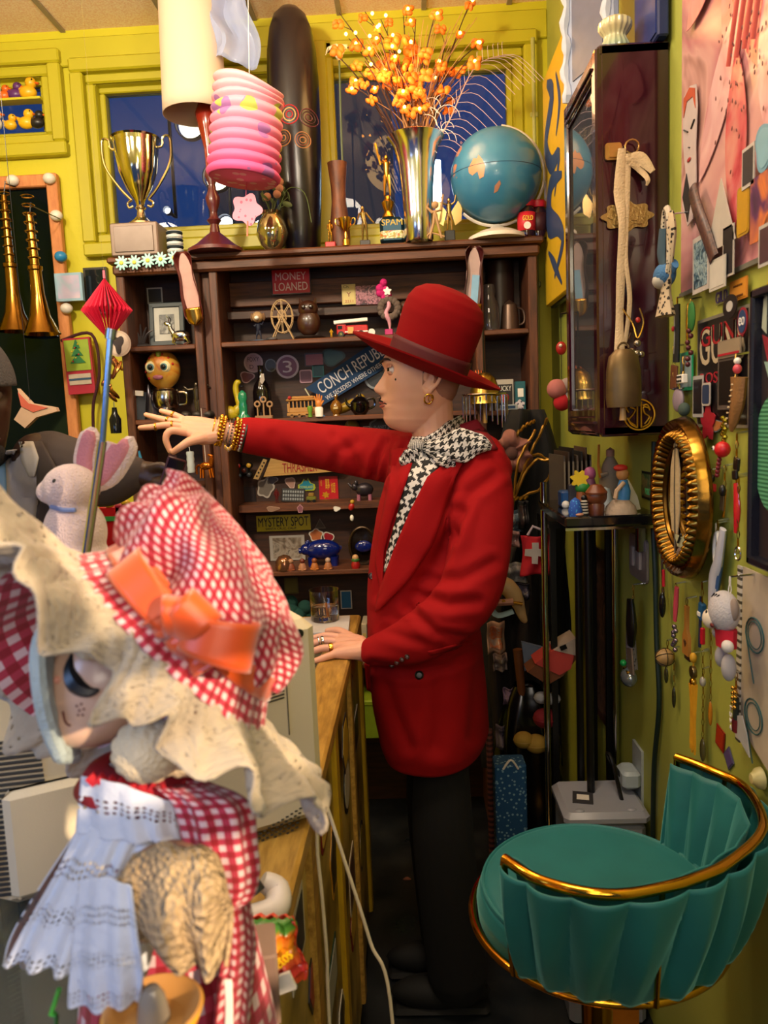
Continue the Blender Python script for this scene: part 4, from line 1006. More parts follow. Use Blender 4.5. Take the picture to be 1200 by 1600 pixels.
c=W(548,790,2.70); t=thing('bird_ornament','red and yellow bird ornament dangling above the round mirror','ornament',W(549,792,2.725)); MB().ell((0,0,0),(.011,.008,.014),rot=eul(0,20,0),seg=12,rings=8).build('body',mat('#a01a14',.4),t); MB().ell((.004,0,.018),(.008,)*3,seg=10,rings=6).build('head',mat('#b8902a',.4),t); MB().ell((.0,0,-.04),(.007,.006,.012),seg=8,rings=6).build('white_charm',WHT,t); MB().tube([(0,0,-.035),(0,0,-.01)],.0008,4).build('thread',BLK,t); MB().tube([(0,0,.02),(0,0,W(548,656,2.725).z-W(549,792,2.725).z)],.0008,4).build('cord',BLK,t)
p=at(568,zC4,2.80); t=thing('oval_mirror','small round dark bronze mirror frame holding a blue glass heart','mirror',p)
b=MB(); b.tube([(.048*cos(a*pi/16),0,.072+.068*sin(a*pi/16))for a in range(32)],.006,8,closed=True); b.build('frame',mat('#3c2c1c',.35,.7),t)
MB().prism(circ(.046,28,1,1.38),.003,c=(0,.006,.072)).build('glass',mat('#1a120e',.1,.3),t); MB().ell((.004,-.006,.07),(.032,.012,.022),seg=16,rings=10).build('blue_heart',BL,t)
MB().box((0,.01,.004),(.05,.03,.008),bev=.002).build('foot',BLK,t)
# right bay
def cyl_set(b,prof,c=(0,0,0),**k):return b.lathe(prof,c=c,**k)
p=at(765,zR1,2.78); t=thing('glass_jar','clear glass candle jar catching a bright highlight right of the hat','jar',p)
MB().lathe([(.0001,0),(.035,0),(.038,.02),(.034,.09),(.02,.12),(.024,.14),(.02,.16),(.0001,.162)],seg=28).build('jar',mat('#8a8084',.05,trans=.75,var=0),t)
p=at(797,zR1,2.80); t=thing('tankard','dull bronze tankard in the right bay beside the clear jar','mug',p); MB().lathe([(.0001,0),(.034,0),(.030,.06),(.026,.09),(.02,.095),(.0001,.11)],seg=24).build('cup',mat('#5a4438',.35,.6),t); MB().tube(curve([(.028,0,.02),(.05,0,.03),(.048,0,.07),(.026,0,.08)],10),.004,7).build('handle',mat('#5a4438',.35,.6),t)
p=at(770,zR1,2.86); b=MB(); b.lathe([(.0001,0),(.05,0),(.05,.25),(.0001,.26)],seg=20); one(b,'dark_canister',mat('#2c1a18',.4),'tall dark canister at the back of the right shelf bay','canister',p+Vector((.03,0,0)))
p=at(788,zR2,2.80); t=thing('playing_card_box','white card box with bold letters and a red heart in the right bay','box',p)
MB().box((0,0,.055),(.068,.02,.11),bev=.002).build('box',mat('#b8aca0',.5),t); MB().box((0,-.0102,.05),(.058,.001,.085)).build('panel',mat('#1c1416'),t); text('LUCKY',.05,.018,WHT,t,(0,-.012,.078)); MB().ell((0,-.012,.045),(.016,.003,.018),seg=12,rings=6).build('heart',mat('#a01a22'),t)
p=at(780,zR2,2.74); b=MB(); b.lathe([(.0001,0),(.010,0),(.010,.06),(.004,.075),(.0045,.10),(.0001,.10)],seg=14); one(b,'tiny_bottle',mat('#b8a890',.2,.5),'tiny pale bottle in front of the lettered card box','bottle',p+Vector((-.03,.01,0)))
p=at(813,zR2,2.78); t=thing('teal_box','teal and white carton at the right end of the right bay','box',p); MB().box((0,0,.05),(.036,.03,.10),bev=.002).build('box',mat('#1c5a66',.5),t); MB().box((0,-.016,.06),(.02,.001,.03)).build('label',WHT,t); MB().prism(blob(.016,20,5,.2),.002,c=(-.004,-.018,.018)).build('sticker',spots('#c8c0c8','#4a4460',90,.3),t)
p=at(795,zR2,2.735); t=thing('matchbox','blue and white matchbox lying in front of the right bay cartons','box',p); MB().box((0,0,.010),(.058,.03,.018),bev=.001).build('sleeve',mat('#a8b4c0',.5),t); MB().box((0,-.0155,.010),(.042,.001,.010)).build('print',mat('#1c3f6a'),t)
# bell chime hanging behind the hat
c=W(757,608,2.60); t=thing('chime_bell','gold bell ringed by hanging silver chime tubes under the hat brim','chime',c)
u=2.6/F; MB().lathe([(26*u,-22*u),(24*u,-16*u),(22*u,0),(17*u,16*u),(8*u,24*u),(.0001,26*u)],seg=32).build('bell',mat('#9a7a35',.25,.9),t)
for k in range(13):
    a=pi+k/12*pi; x,y=34*u*cos(a),26*u*sin(a)*.9; MB().tube([(x,y,-8*u-4*u*abs(sin(k))),(x,y,-54*u-7*u*sin(k*.8))],.0028,8).build('chime_tube',CHR,t)
MB().tube([(0,-.0,-20*u),(0,0,-52*u)],.007,8).build('clapper',mat('#a8803c',.4),t); MB().tube([(0,0,24*u),(0,0,110*u),(0,.12,112*u)],.003,5).build('cord',BLK,t)
MB().tube([(34*u*cos(a*pi/12),24*u*sin(a*pi/12),-8*u)for a in range(24)],.003,6,closed=True).build('chime_ring',CHR,t)
p=W(748,578,2.66); t=thing('animal_figurine','orange and black striped tiger toy tucked behind the hat brim','toy',at(748,zR2,2.70)); MB().ell((0,0,.12),(.03,.02,.022),seg=16,rings=10).build('body',stripes('#c85a18','#1a0f0a',110,0,.4),t); MB().ell((.0,0,.055),(.028,.02,.055),seg=16,rings=10).build('base',mat('#3a2416'),t)
# lower right of the shelf: books, cartons and the green box
p=W(589,1085,2.74);
for k,(px,c,lb)in enumerate(((573,'#b8a890','pale spined book low in the shelf behind the counter end'),(584,'#4a3a30','dark brown book low in the shelf next to the pale one'),(595,'#8a8078','grey book low in the shelf beside the red coat'))):
    q=at(px,.638,2.78,py=1110); t=thing('book',lb,'book',q); MB().box((0,0,.075),(.02,.12,.15),bev=.002).build('cover',mat(c,.6),t); MB().box((0,-.0605,.09),(.012,.001,.05)).build('spine_label',mat('#c8b06a'),t)
q=at(602,.368,2.76,py=1195); t=thing('storage_box','lime green box on the lowest shelf behind the red coat','box',q); MB().box((0,0,.065),(.15,.16,.13),bev=.004).build('body',mat('#7f9a1e',.6),t); MB().box((0,0,.135),(.156,.166,.02),bev=.004).build('lid',mat('#8aa622',.6),t)
bk('photo_print','photo with a bright blue sky panel right of the drinking glass','photo',541,937,18,30,c1='#c8c0b8',c2='#2a6a9a',d=2.93)
bk('photo_print','dull yellow note on the backing above the drinking glass','note',455,915,22,26,c1='#6a6030',c2='#7a7038',d=2.93)
p=at(462,zC5,2.83); b=MB(); rnd=random.Random(2)
for k in range(18):b.ell((rnd.uniform(-.05,.05),rnd.uniform(-.02,.02),rnd.uniform(.02,.14)),(.028,.02,.026),seg=8,rings=6)
one(b,'teal_plush',mat('#1e4a44',.95,bump=.8,bs=300),'fuzzy dark teal plush on the shelf behind the drinking glass','plush',p)
# ================= THE PERSON IN RED =================
def remesh(b,name,m,vox,smooth=6,parent=None,fac=.5):
    o=b.build(name,m,parent)
    r=o.modifiers.new('remesh','REMESH'); r.mode='VOXEL'; r.voxel_size=vox
    s=o.modifiers.new('smooth','SMOOTH'); s.iterations=smooth; s.factor=fac
    bake(o); o.data.materials.clear(); o.data.materials.append(m); o.data.shade_smooth(); return o
def limb(b,pts,rs,n=14,seg=16):
    """tapered limb with rounded ends through px,py,d joints or vectors"""
    P=[Vector(p)if isinstance(p,Vector)else W(*p)for p in pts]
    c=curve(P,n); rr=[table(list(zip([i/(len(rs)-1)for i in range(len(rs))],rs)),k/n)for k in range(n+1)]
    b.tube(c,rr,seg); b.ell(c[0],rr[0]*.99,seg=12,rings=8); b.ell(c[-1],rr[-1]*.99,seg=12,rings=8)
def head_profile_pt(fr,bk_,wd,nose):
    pass
DM=1.9; KM=F/DM*1.01
FRONT=[(-.1205,.001),(-.118,.035),(-.112,.056),(-.105,.074),(-.095,.083),(-.084,.0885),(-.072,.0875),(-.0625,.0885),(-.056,.0955),(-.052,.096),(-.049,.0925),(-.045,.0965),(-.039,.0985),(-.034,.0935),(-.026,.0885),(-.012,.0865),(.005,.0845),(.02,.0825),(.032,.084),(.045,.0885),(.054,.091),(.065,.086),(.08,.072),(.10,.058),(.115,.04),(.125,.03),(.13,.001)]
FSM=[(-.1205,.001),(-.118,.033),(-.110,.060),(-.095,.082),(-.07,.088),(-.03,.088),(.03,.087),(.07,.080),(.10,.058),(.115,.04),(.125,.03),(.13,.001)]
BACK=[(-.1205,.001),(-.118,.030),(-.105,.035),(-.09,.045),(-.075,.060),(-.05,.075),(-.02,.092),(.01,.101),(.04,.103),(.07,.096),(.10,.075),(.12,.04),(.13,.001)]
WIDE=[(-.1205,.001),(-.118,.022),(-.11,.031),(-.10,.040),(-.085,.050),(-.06,.059),(-.03,.067),(0,.072),(.03,.0765),(.06,.0775),(.085,.070),(.105,.055),(.12,.034),(.13,.001)]
def head_mesh(b,M,sc=1.0,nose=1.0,nz=72,na=72):
    def P(u,v):
        z=-.1205+.2505*v; a=2*pi*u; ca,sa=cos(a),sin(a)
        f,bk2,w=table(FRONT,z),table(BACK,z),table(WIDE,z)
        if ca>0:
            y0=w*abs(sa)**.9; k=exp(-(y0/.034)**2); x=lerp(table(FSM,z),f,k)*abs(ca)**.86
        else:x=-bk2*abs(ca)**.92
        y=w*(1 if sa>0 else-1)*abs(sa)**.9
        g=lambda t,s:exp(-(t/s)**2)
        if ca>0:
            nb=table([(-.032,0),(-.026,.008),(-.020,.020),(-.0127,.0265),(-.005,.0235),(.005,.0165),(.018,.009),(.030,.002),(.036,0)],z)
            wn=lerp(.0135,.0085,min(1,max(0,(z+.02)/.04)))
            x+=nose*nb*g(y,wn)
            for s in(-1,1):
                x+=.008*nose*g(y-s*.013,.006)*g(z+.019,.007)
                x-=.0125*g(y-s*.032,.015)*g(z-.031,.012)
                x+=.0055*g(y-s*.032,.019)*g(z-.049,.007)
                x+=.004*g(y-s*.046,.016)*g(z-.004,.016)
                x-=.004*g(y-s*.026,.012)*g(z+.040,.012)
            x-=.0035*g(z+.049,.0022)*g(y,.022)
        return M@(Vector((x,y,z))*sc)
    b.grid(P,na,nz,cu=True)
    for v in(0,1):
        r_=[P(i/na,v)for i in range(na)]; b.add(r_,[list(range(na))if v else list(range(na))[::-1]])
def ear_mesh(b,M,s,sc=1.0):
    T=lambda x,y,z:M@(Vector((x,s*y,z))*sc)
    path=[(-.003,.070,.006),(-.004,.080,.020),(-.014,.088,.034),(-.028,.092,.031),(-.034,.092,.014),(-.028,.087,-.003),(-.017,.078,-.016),(-.010,.075,-.026),(-.004,.072,-.022),(-.001,.070,-.012)]
    b.tube([T(*p)for p in curve(path,24)],.0048*sc,8)
    b.tube([T(*p)for p in curve([(-.010,.075,.023),(-.020,.080,.014),(-.016,.078,-.004)],8)],.0038*sc,8)
    b.ell(T(-.016,.072,.004),(.014*sc,.006*sc,.024*sc),seg=12,rings=8); b.ell(T(-.009,.0745,-.022),(.007*sc,)*3,seg=10,rings=6)
def skin_mat(name,c1,c2,c3):
    def f(s):
        s.set(base=s.mix(s.math('MULTIPLY',s.noise(14,4),.9),L(c1),L(c2)),rough=.48,sss=.08)
        s.b.inputs['Subsurface Radius'].default_value=(.02,.008,.004); s.b.inputs['Subsurface Scale'].default_value=.3
        s.bump(s.noise(420,3),.12,.0015)
    return special(name,f)
SKIN=skin_mat('skin_light','#dc9c80','#ecb89c','#b86a5a')
HC=W(655,600,DM)
def headM(c,yaw,pit=0,roll=0):
    """local +x face direction, +y the person's left"""
    M=Matrix.Rotation(R(yaw),4,'Z')@Matrix.Rotation(R(pit),4,'Y')@Matrix.Rotation(R(roll),4,'X'); M.translation=c; return M
HM=headM(HC,180+9,-2.0)
body=MB()
head_mesh(body,HM); ear_mesh(body,HM,1); ear_mesh(body,HM,-1)
limb(body,[HM@Vector((-.030,0,-.045)),HM@Vector((-.034,0,-.10)),W(684,715,DM)],[.052,.052,.064],10,20)
# torso, hips, legs
T0=W(684,730,DM+.0)
def pc(px,py,d,rx,ry):return(W(px,py,d),rx,ry)
def loft(b,secs,n=24,seg=40,ang=0,ex=.85):
    """secs : (centre, half width along local x, half depth) stacked; ang = turn about z"""
    cs=curve([s[0]for s in secs],n); k=len(secs)-1
    def q(i,j):
        t=i/n*k; a=min(int(t),k-1); f=t-a; f=f*f*(3-2*f); return lerp(secs[a][j],secs[a+1][j],f)
    def P(u,v):
        i=v*n; i0=min(int(i),n-1); c=cs[i0].lerp(cs[i0+1],i-i0); a=2*pi*u; ca,sa=cos(a),sin(a)
        x=q(i,1)*(1 if ca>0 else-1)*abs(ca)**ex; y=q(i,2)*(1 if sa>0 else-1)*abs(sa)**ex
        return c+Vector((x*cos(ang)-y*sin(ang),x*sin(ang)+y*cos(ang),0))
    b.grid(P,seg,n,cu=True)
    for e in(0,1):
        c=secs[-e][0]if e else secs[0][0]; ring=[P(i/seg,e)for i in range(seg)]
        b.add([c]+ring,[[0,1+i,1+(i+1)%seg]for i in range(seg)])
TA=R(-28)
loft(body,[pc(685,700,1.90,.06,.07),pc(690,745,1.90,.08,.15),pc(680,850,1.90,.10,.14),pc(675,950,1.90,.09,.12),pc(675,1060,1.90,.10,.14),pc(682,1130,1.91,.08,.10)],ang=TA+R(10))
HIP=W(685,1110,1.9)
for s,x in((-1,.03),(1,-.02)):
    hp=HIP+Vector((x*.3,s*.055,0)); kn=Vector((hp.x-.01,hp.y+s*.02,.50)); an=Vector((hp.x+.015,hp.y+s*.02,.09))
    limb(body,[hp,kn,an],[.045,.042,.032],12); body.ell((an.x-.055,an.y-s*.008,.040),(.095,.030,.024),seg=16,rings=8)
# far arm (reaching), forearm to wrist
limb(body,[W(640,722,2.03),W(490,700,2.06),W(372,680,2.0),W(338,672,1.985)],[.05,.040,.029,.0255],16)
# far hand
def finger(b,pts,r):limb(b,[W(*p)for p in pts],r,10,10)
PD=1.975
b=body
for pts in([(340,672,1.985),(312,668,1.975),(290,662,1.975)],[(340,676,1.975),(312,676,1.965),(290,670,1.96)],[(340,668,1.995),(312,662,1.99),(292,657,1.99)],[(338,680,1.97),(315,684,1.955),(298,678,1.95)]):
    limb(b,pts,[.021,.019,.0125],8,12)
finger(b,[(292,658,2.0),(272,648,2.01),(252,642,2.02)],[.0098,.0086,.0068])
finger(b,[(290,661,1.985),(262,657,1.99),(242,652,1.995),(228,648,2.0)],[.0105,.0092,.0080,.0066])
finger(b,[(290,668,1.965),(262,664,1.955),(238,667,1.95),(219,668.5,1.945)],[.0108,.0095,.0084,.0068])
finger(b,[(292,676,1.95),(267,673,1.93),(259,686,1.925),(266,705,1.93)],[.0112,.0102,.0088,.0074])
finger(b,[(318,684,1.95),(296,690,1.925),(283,698,1.915),(271,706,1.92)],[.0155,.0118,.0098,.008])
# near arm inside the sleeve and the hand on the counter
CT=W(546,1035,1.75).z
limb(body,[W(752,735,1.79),W(735,930,1.72),W(600,1008,1.74),W(566,1016,1.745)],[.052,.046,.032,.0265],20)
for pts in([(562,1014,1.745),(545,1012,1.75),(525,1012,1.765)],[(562,1010,1.76),(545,1006,1.775),(528,1003,1.79)],[(562,1018,1.735),(545,1019,1.735),(525,1021,1.735)],[(562,1006,1.77),(548,1000,1.79),(532,997,1.81)]):
    limb(b,pts,[.021,.0175,.0120],8,12)
finger(b,[(532,996,1.81),(510,993,1.82),(490,997,1.82),(474,1002,1.82)],[.0100,.0088,.0078,.0066])
finger(b,[(528,1003,1.79),(505,1001,1.795),(484,1007,1.79),(466,1013,1.79)],[.0104,.0092,.0080,.0068])
finger(b,[(525,1012,1.765),(503,1013,1.76),(484,1020,1.755),(468,1026,1.755)],[.0102,.0090,.0080,.0066])
finger(b,[(526,1021,1.735),(508,1027,1.72),(497,1031,1.715),(487,1034,1.71)],[.0096,.0084,.0072,.0062])
finger(b,[(552,998,1.80),(530,986,1.85),(512,986,1.87)],[.0130,.0105,.0082])
man=remesh(body,'person',SKIN,.0023,3)
tag(man,'person in a red coat and tall red hat pointing left, other hand on the counter','person')
RED=None
def redf(s):
    n=s.noise(5,3); s.set(base=s.mix(n,L('#8c0108'),L('#a4040c')),rough=.85,spec=.25); s.bump(s.math('ADD',s.math('MULTIPLY',s.noise(700,2),.35),s.noise(16,2)),.35,.004)
RED=special('red_wool',redf)
def felt(s):
    s.set(base=s.mix(s.noise(6,3),L('#780107'),L('#8c030a')),rough=.92,spec=.2); s.bump(s.noise(900,2),.35,.002)
FELT=special('red_felt',felt)
# ---- coat ----
co=MB()
loft(co,[pc(686,690,1.92,.055,.075),pc(692,712,1.91,.082,.150),pc(684,745,1.91,.118,.178),pc(675,800,1.905,.128,.172),pc(666,870,1.90,.134,.160),pc(660,940,1.90,.132,.156),pc(666,1010,1.90,.136,.168),pc(672,1080,1.90,.138,.178),pc(680,1140,1.90,.132,.178),pc(682,1162,1.90,.122,.172),pc(682,1170,1.90,.112,.165)],n=40,seg=56,ang=TA+R(10))
# near sleeve
limb(co,[W(745,722,1.80),W(752,800,1.75),W(733,925,1.70),W(655,995,1.71),W(583,1017,1.735)],[.072,.074,.070,.058,.0345],26,24)
limb(co,[W(700,712,1.88),W(765,735,1.80)],[.062,.055],6)
# far sleeve
limb(co,[W(650,722,1.97),W(600,712,2.03),W(490,696,2.06),W(430,686,2.04),W(384,680,2.01)],[.078,.070,.060,.053,.0475],26,24)
coat=remesh(co,'coat',RED,.0045,8)
coat.parent=man
# sculpt creases into the cloth
CR=[
 ([(704,838),(672,890),(640,935)],12,.010),([(716,800),(704,838),(690,880)],10,.007),([(770,745),(735,770),(706,838)],9,.008),
 ([(655,930),(700,945),(745,940)],9,.008),([(640,950),(680,990),(735,1000)],8,.007),([(660,905),(720,905),(770,880)],9,.006),
 ([(583,1040),(640,1050),(700,1040),(752,1010)],8,.008),([(600,985),(640,1000),(690,1010)],8,.004),
 ([(583,745),(590,715),(604,690)],6,.010),([(560,735),(545,705),(525,680)],8,.006),([(520,730),(530,705),(560,690)],8,.005),([(598,750),(606,715),(618,690)],5,.008),
 ([(615,760),(618,720),(630,695)],5,.006),([(460,715),(440,700),(430,680)],9,.004),([(760,1020),(748,1080),(740,1150)],10,.006),([(600,1060),(615,1110),(640,1165)],10,.005),([(690,1060),(690,1110),(680,1165)],14,.006),
 ([(745,700),(770,712),(790,735)],8,.004),([(735,690),(720,730),(700,790)],9,.004),([(620,800),(600,860),(590,930)],8,.005)]
CI=CM.inverted(); me=coat.data; me.update()
NRM=[v.normal.copy()for v in me.vertices]; COS=[v.co.copy()for v in me.vertices]; NEW=list(COS)
for vi,co_ in enumerate(COS):
    q=CI@co_; nrm=NRM[vi]; vd=(Vector((0,0,CAMZ))-co_).normalized(); fz=nrm.dot(vd)
    if fz<.05:continue
    x,y=600+F*q.x/-q.z,800-F*q.y/-q.z; dd=0
    for pl,wd_,dep in CR:
        bx0=min(p[0]for p in pl)-3*wd_;
        if x<bx0 or x>max(p[0]for p in pl)+3*wd_ or y<min(p[1]for p in pl)-3*wd_ or y>max(p[1]for p in pl)+3*wd_:continue
        best=1e9; sg=0
        for(ax,ay),(bx,by)in zip(pl,pl[1:]):
            ux_,uy_=bx-ax,by-ay; L2=ux_*ux_+uy_*uy_; t=max(0,min(1,((x-ax)*ux_+(y-ay)*uy_)/L2)); ds=sqrt((x-ax-t*ux_)**2+(y-ay-t*uy_)**2)
            if ds<best:best=ds
        dd+=dep*(exp(-(best/wd_)**2)-.45*exp(-((best-1.9*wd_)/wd_)**2))
    if dd:NEW[vi]=co_-nrm*dd*min(1,fz*2)
me.vertices.foreach_set('co',[c for p in NEW for c in p])
me.update()
BV=BVHTree.FromPolygons([v.co for v in me.vertices],[p.vertices for p in me.polygons])
def ray(px,py,bv=None):
    o=Vector((0,0,CAMZ)); d=(W(px,py,1.0)-o).normalized(); h=(bv or BV).ray_cast(o,d); return h
def patch(name,left,right,off,m,nu=8,nv=24,us=1,vs_=1,parent=None,bv=None,puff=0,th=.003,fall=1.9):
    """cloth panel lying on the coat, between two edge lines given on the coat's surface"""
    def pl(pts,t):
        k=t*(len(pts)-1); i=min(int(k),len(pts)-2); f=k-i; return(lerp(pts[i][0],pts[i+1][0],f),lerp(pts[i][1],pts[i+1][1],f))
    def P(u,v):
        a,c=pl(left,v),pl(right,v); x,y=lerp(a[0],c[0],u),lerp(a[1],c[1],u); h=ray(x,y,bv)
        q=h[0]if h[0]is not None else W(x,y,fall)
        d=(Vector((0,0,CAMZ))-q).normalized(); return q+d*(off+puff*sin(pi*u)*(sin(pi*min(1,v*1.0))**.5))
    b=MB(); b.grid(P,nu,nv,us=us,vs_=vs_)
    return b.build(name,m,parent if parent is not None else coat,solid=th)
HT=houndstooth(8*38,'scarf_houndstooth'); HT2=houndstooth(8*7,'shirt_houndstooth')
shirt=patch('shirt',[(648,700),(632,760),(618,815),(604,865),(600,892)],[(700,700),(680,740),(656,790),(625,850),(602,895)],.006,houndstooth(8*5.5,'shirt_tooth'),10,30,us=.45,vs_=1.9,parent=man)
patch('lapel',[(668,745),(640,800),(615,860),(590,930),(586,955)],[(740,690),(712,745),(676,850),(640,905),(588,957)],.013,RED,8,30,puff=.005)
patch('lapel',[(610,700),(606,760),(592,830),(586,880),(596,930)],[(652,700),(632,762),(612,815),(600,862),(597,932)],.008,RED,6,26,puff=.003)
patch('collar',[(705,668),(722,690),(740,708)],[(745,655),(762,676),(778,702)],.004,mat('#8c0a20',.8),6,10,puff=.012)
def button(px,py,r=.0068,m=BLK):
    h=ray(px,py); q=h[0]if h[0]is not None else W(px,py,1.75); d=(Vector((0,0,CAMZ))-q).normalized()
    MB().lathe([(.0001,.004),(r*.6,.0035),(r*.8,.005),(r,.004),(r,0)],c=q,M=d.to_track_quat('Z','Y').to_matrix(),seg=16).build('button',m,coat)
button(655,1055,.0105); button(580,900,.008,mat('#2a0c10',.3))
for k in range(4):button(612+k*8,1040-k*4.5,.006,mat('#3a1410',.3))
patch('pocket_flap',[(668,1018),(672,1024)],[(743,1000),(745,1006)],.004,RED,10,3)
button(618,729,.002,SIL)
# back flap / far coat skirt seen beyond the counter
b=MB(); b.grid(lambda u,v:W(lerp(570,592,u)+4*v,lerp(1036,lerp(1078,1092,u),v),1.96+.02*sin(u*6)),6,8); b.build('coat_skirt',RED,coat,solid=.004)
# scarf: band round the neck, knot and two flying ends
HTs=houndstooth(8*22,'scarf_tooth')
sc_=MB()
def band(pts,ws,ns=20,th=.010,us=.16,L_=.7):
    P=curve([W(*p)for p in pts],ns)
    def G(u,v):
        i=min(int(v*ns),ns-1); f=v*ns-i; c=P[i].lerp(P[i+1],f); t=(P[i+1]-P[i]).normalized(); cam_=(Vector((0,0,CAMZ))-c).normalized(); s=t.cross(cam_).normalized()
        w=table(list(zip([k/(len(ws)-1)for k in range(len(ws))],ws)),v); a=2*pi*u
        return c+s*(w*cos(a))+cam_*(th*sin(a)*(1+.3*sin(v*17))+.003*sin(a*3+v*14))
    sc_.grid(G,24,ns*2,cu=True,us=us*2,vs_=L_)
band([(725,655,1.97),(708,668,1.86),(690,685,1.80),(668,697,1.79),(652,695,1.81),(640,690,1.86)],[.014,.021,.023,.022,.014],us=.22,L_=.55)
band([(648,693,1.79),(650,705,1.77),(642,716,1.78),(632,724,1.79),(628,728,1.80)],[.012,.018,.024,.018,.007],us=.16,L_=.28)
band([(662,697,1.77),(690,700,1.74),(722,696,1.72),(748,694,1.72),(768,699,1.73)],[.012,.026,.040,.024,.006],us=.24,L_=.40)
band([(672,700,1.77),(690,715,1.74),(706,722,1.74),(718,724,1.75)],[.012,.018,.016,.006],us=.14,L_=.3)
sc_.ell(W(652,697,1.775),(.02,.014,.016),seg=14,rings=8)
scarf=sc_.build('scarf',HTs,man)
# trousers
tr=MB(); TRM=mat('#060507',.9)
for s,x in((-1,.03),(1,-.02)):
    hp=HIP+Vector((x*.3,s*.055,.02)); kn=Vector((hp.x-.01,hp.y+s*.02,.50)); an=Vector((hp.x+.015,hp.y+s*.02,.10))
    limb(tr,[hp,kn,an],[.055,.078,.078],16,20)
tro=remesh(tr,'trousers',TRM,.006,6); tro.parent=man
for s,x in((-1,.03),(1,-.02)):
    hp=HIP+Vector((x*.3,s*.055,.02)); b=MB(); b.ell((hp.x-.03,hp.y+s*.01,.045),(.13,.046,.042),seg=20,rings=10); b.box((hp.x-.03,hp.y+s*.01,.010),(.25,.085,.02),bev=.01); b.build('shoe',mat('#0a0909',.75),man)
# ---- hat ----
hc=(W(549,527,DM)+W(778,617,DM))/2; ax=W(778,617,DM)-W(549,527,DM); BR=ax.length/2; ax.normalize()
yv=Vector((0,1,0)); up=ax.cross(yv)*-1
if up.z<0:up=-up
# dip the near side so that the upper face of the brim shows
tilt=R(8.5); side=(yv*cos(tilt)+up*sin(tilt)).normalized(); up2=ax.cross(side); up2=up2 if up2.z>0 else-up2
HMx=Matrix((ax,side,up2)).transposed().to_4x4(); HMx.translation=hc
hat=MB()
CU=.0
def hatp(u,v):
    a=2*pi*u
    # radial profile: brim edge underside -> edge -> top -> crown
    prof=[(.060,.000),(.085,-.006),(.13,-.004),(.165,.004),(1.0*BR,.012),(1.0*BR+.001,.016),(.165,.009),(.13,.001),(.102,.003),(.099,.012),(.0985,.045),(.1005,.08),(.102,.115),(.099,.142),(.088,.165),(.066,.181),(.035,.190),(.0005,.192)]
    k=v*(len(prof)-1); i=min(int(k),len(prof)-2); f=k-i; r,z=lerp(prof[i][0],prof[i+1][0],f),lerp(prof[i][1],prof[i+1][1],f)
    ex=min(1,max(0,(r-.1)/.08))if v<.42 else 0
    sy=lerp(.94,.86,ex); x=r*cos(a)*(1.0 if ex>0 else .98); y=r*sin(a)*sy
    z+=ex*.008*(y/.14)**2*(1)
    if v>.45:x+=.004-.05*max(0,z-.02)*.85
    return HMx@Vector((x,y,z))
hat.grid(hatp,72,102,cu=True)
ho=hat.build('hat',FELT,man,angle=80,solid=.0);
hb=MB()
hb.grid(lambda u,v:HMx@Vector(((.1025)*cos(2*pi*u)*.98+.004-.05*max(0,.012+.036*v-.02)*.85,.1025*sin(2*pi*u)*.94,.006+.042*v)),64,4,cu=True)
hb.build('hat_band',mat('#4e0610',.7),ho,solid=.002)
# ---- face details ----
def HP_(x,y,z):return HM@Vector((x,y,z))
for s in(-1,1):
    e=HP_(.0705,s*.0315,.0315)
    o=MB().ell(e,.0118,seg=24,rings=16).build('eyeball',mat('#e9e0da',.15,var=.02),man)
    g=HM.to_3x3()@Vector((1,.34 if s>0 else .0,.0)); g.normalize(); M=g.to_track_quat('Z','Y').to_matrix()
    MB().lathe([(.0060,.0096),(.0050,.0112),(.0024,.0119),(.0001,.0120)],c=e,M=M,seg=20).build('iris',mat('#2c1a12',.12),o)
    # lids
    for up_,zz,m_ in((1,.006,mat('#c98a72',.5)),(-1,-.0062,mat('#cf957c',.5))):
        b=MB(); b.grid(lambda u,v:e+(HM.to_3x3()@Vector((cos(lerp(-1.25,1.25,u))*.0132*cos(lerp(.28,1.15,v)),sin(lerp(-1.25,1.25,u))*.0140,up_*(.0135*sin(lerp(.28,1.15,v))-.0*u)))),14,6)
        b.build('eyelid',m_,man,solid=.0012)
    b=MB(); b.tube([HP_(.0705+.0128*cos(t),s*.0315+.0140*sin(t),.0315+.0042)for t in[lerp(-1.2,1.2,k/12)for k in range(13)]],[.0006]*2+[.0011]*9+[.0006]*2,6); b.build('eyelash',BLK,man)
    b=MB()
    br=[(.0925,.010,.0505),(.0925,.020,.0545),(.0895,.031,.0575),(.0835,.041,.0565),(.0755,.049,.052)]
    b.tube([HP_(x,s*y,z)for x,y,z in curve(br,14)],[.0022]+[.0036]*10+[.0028,.0020,.0014,.0006],6,flat=.6); b.build('eyebrow',mat('#2a1712',.9,bump=.6,bs=900),man)
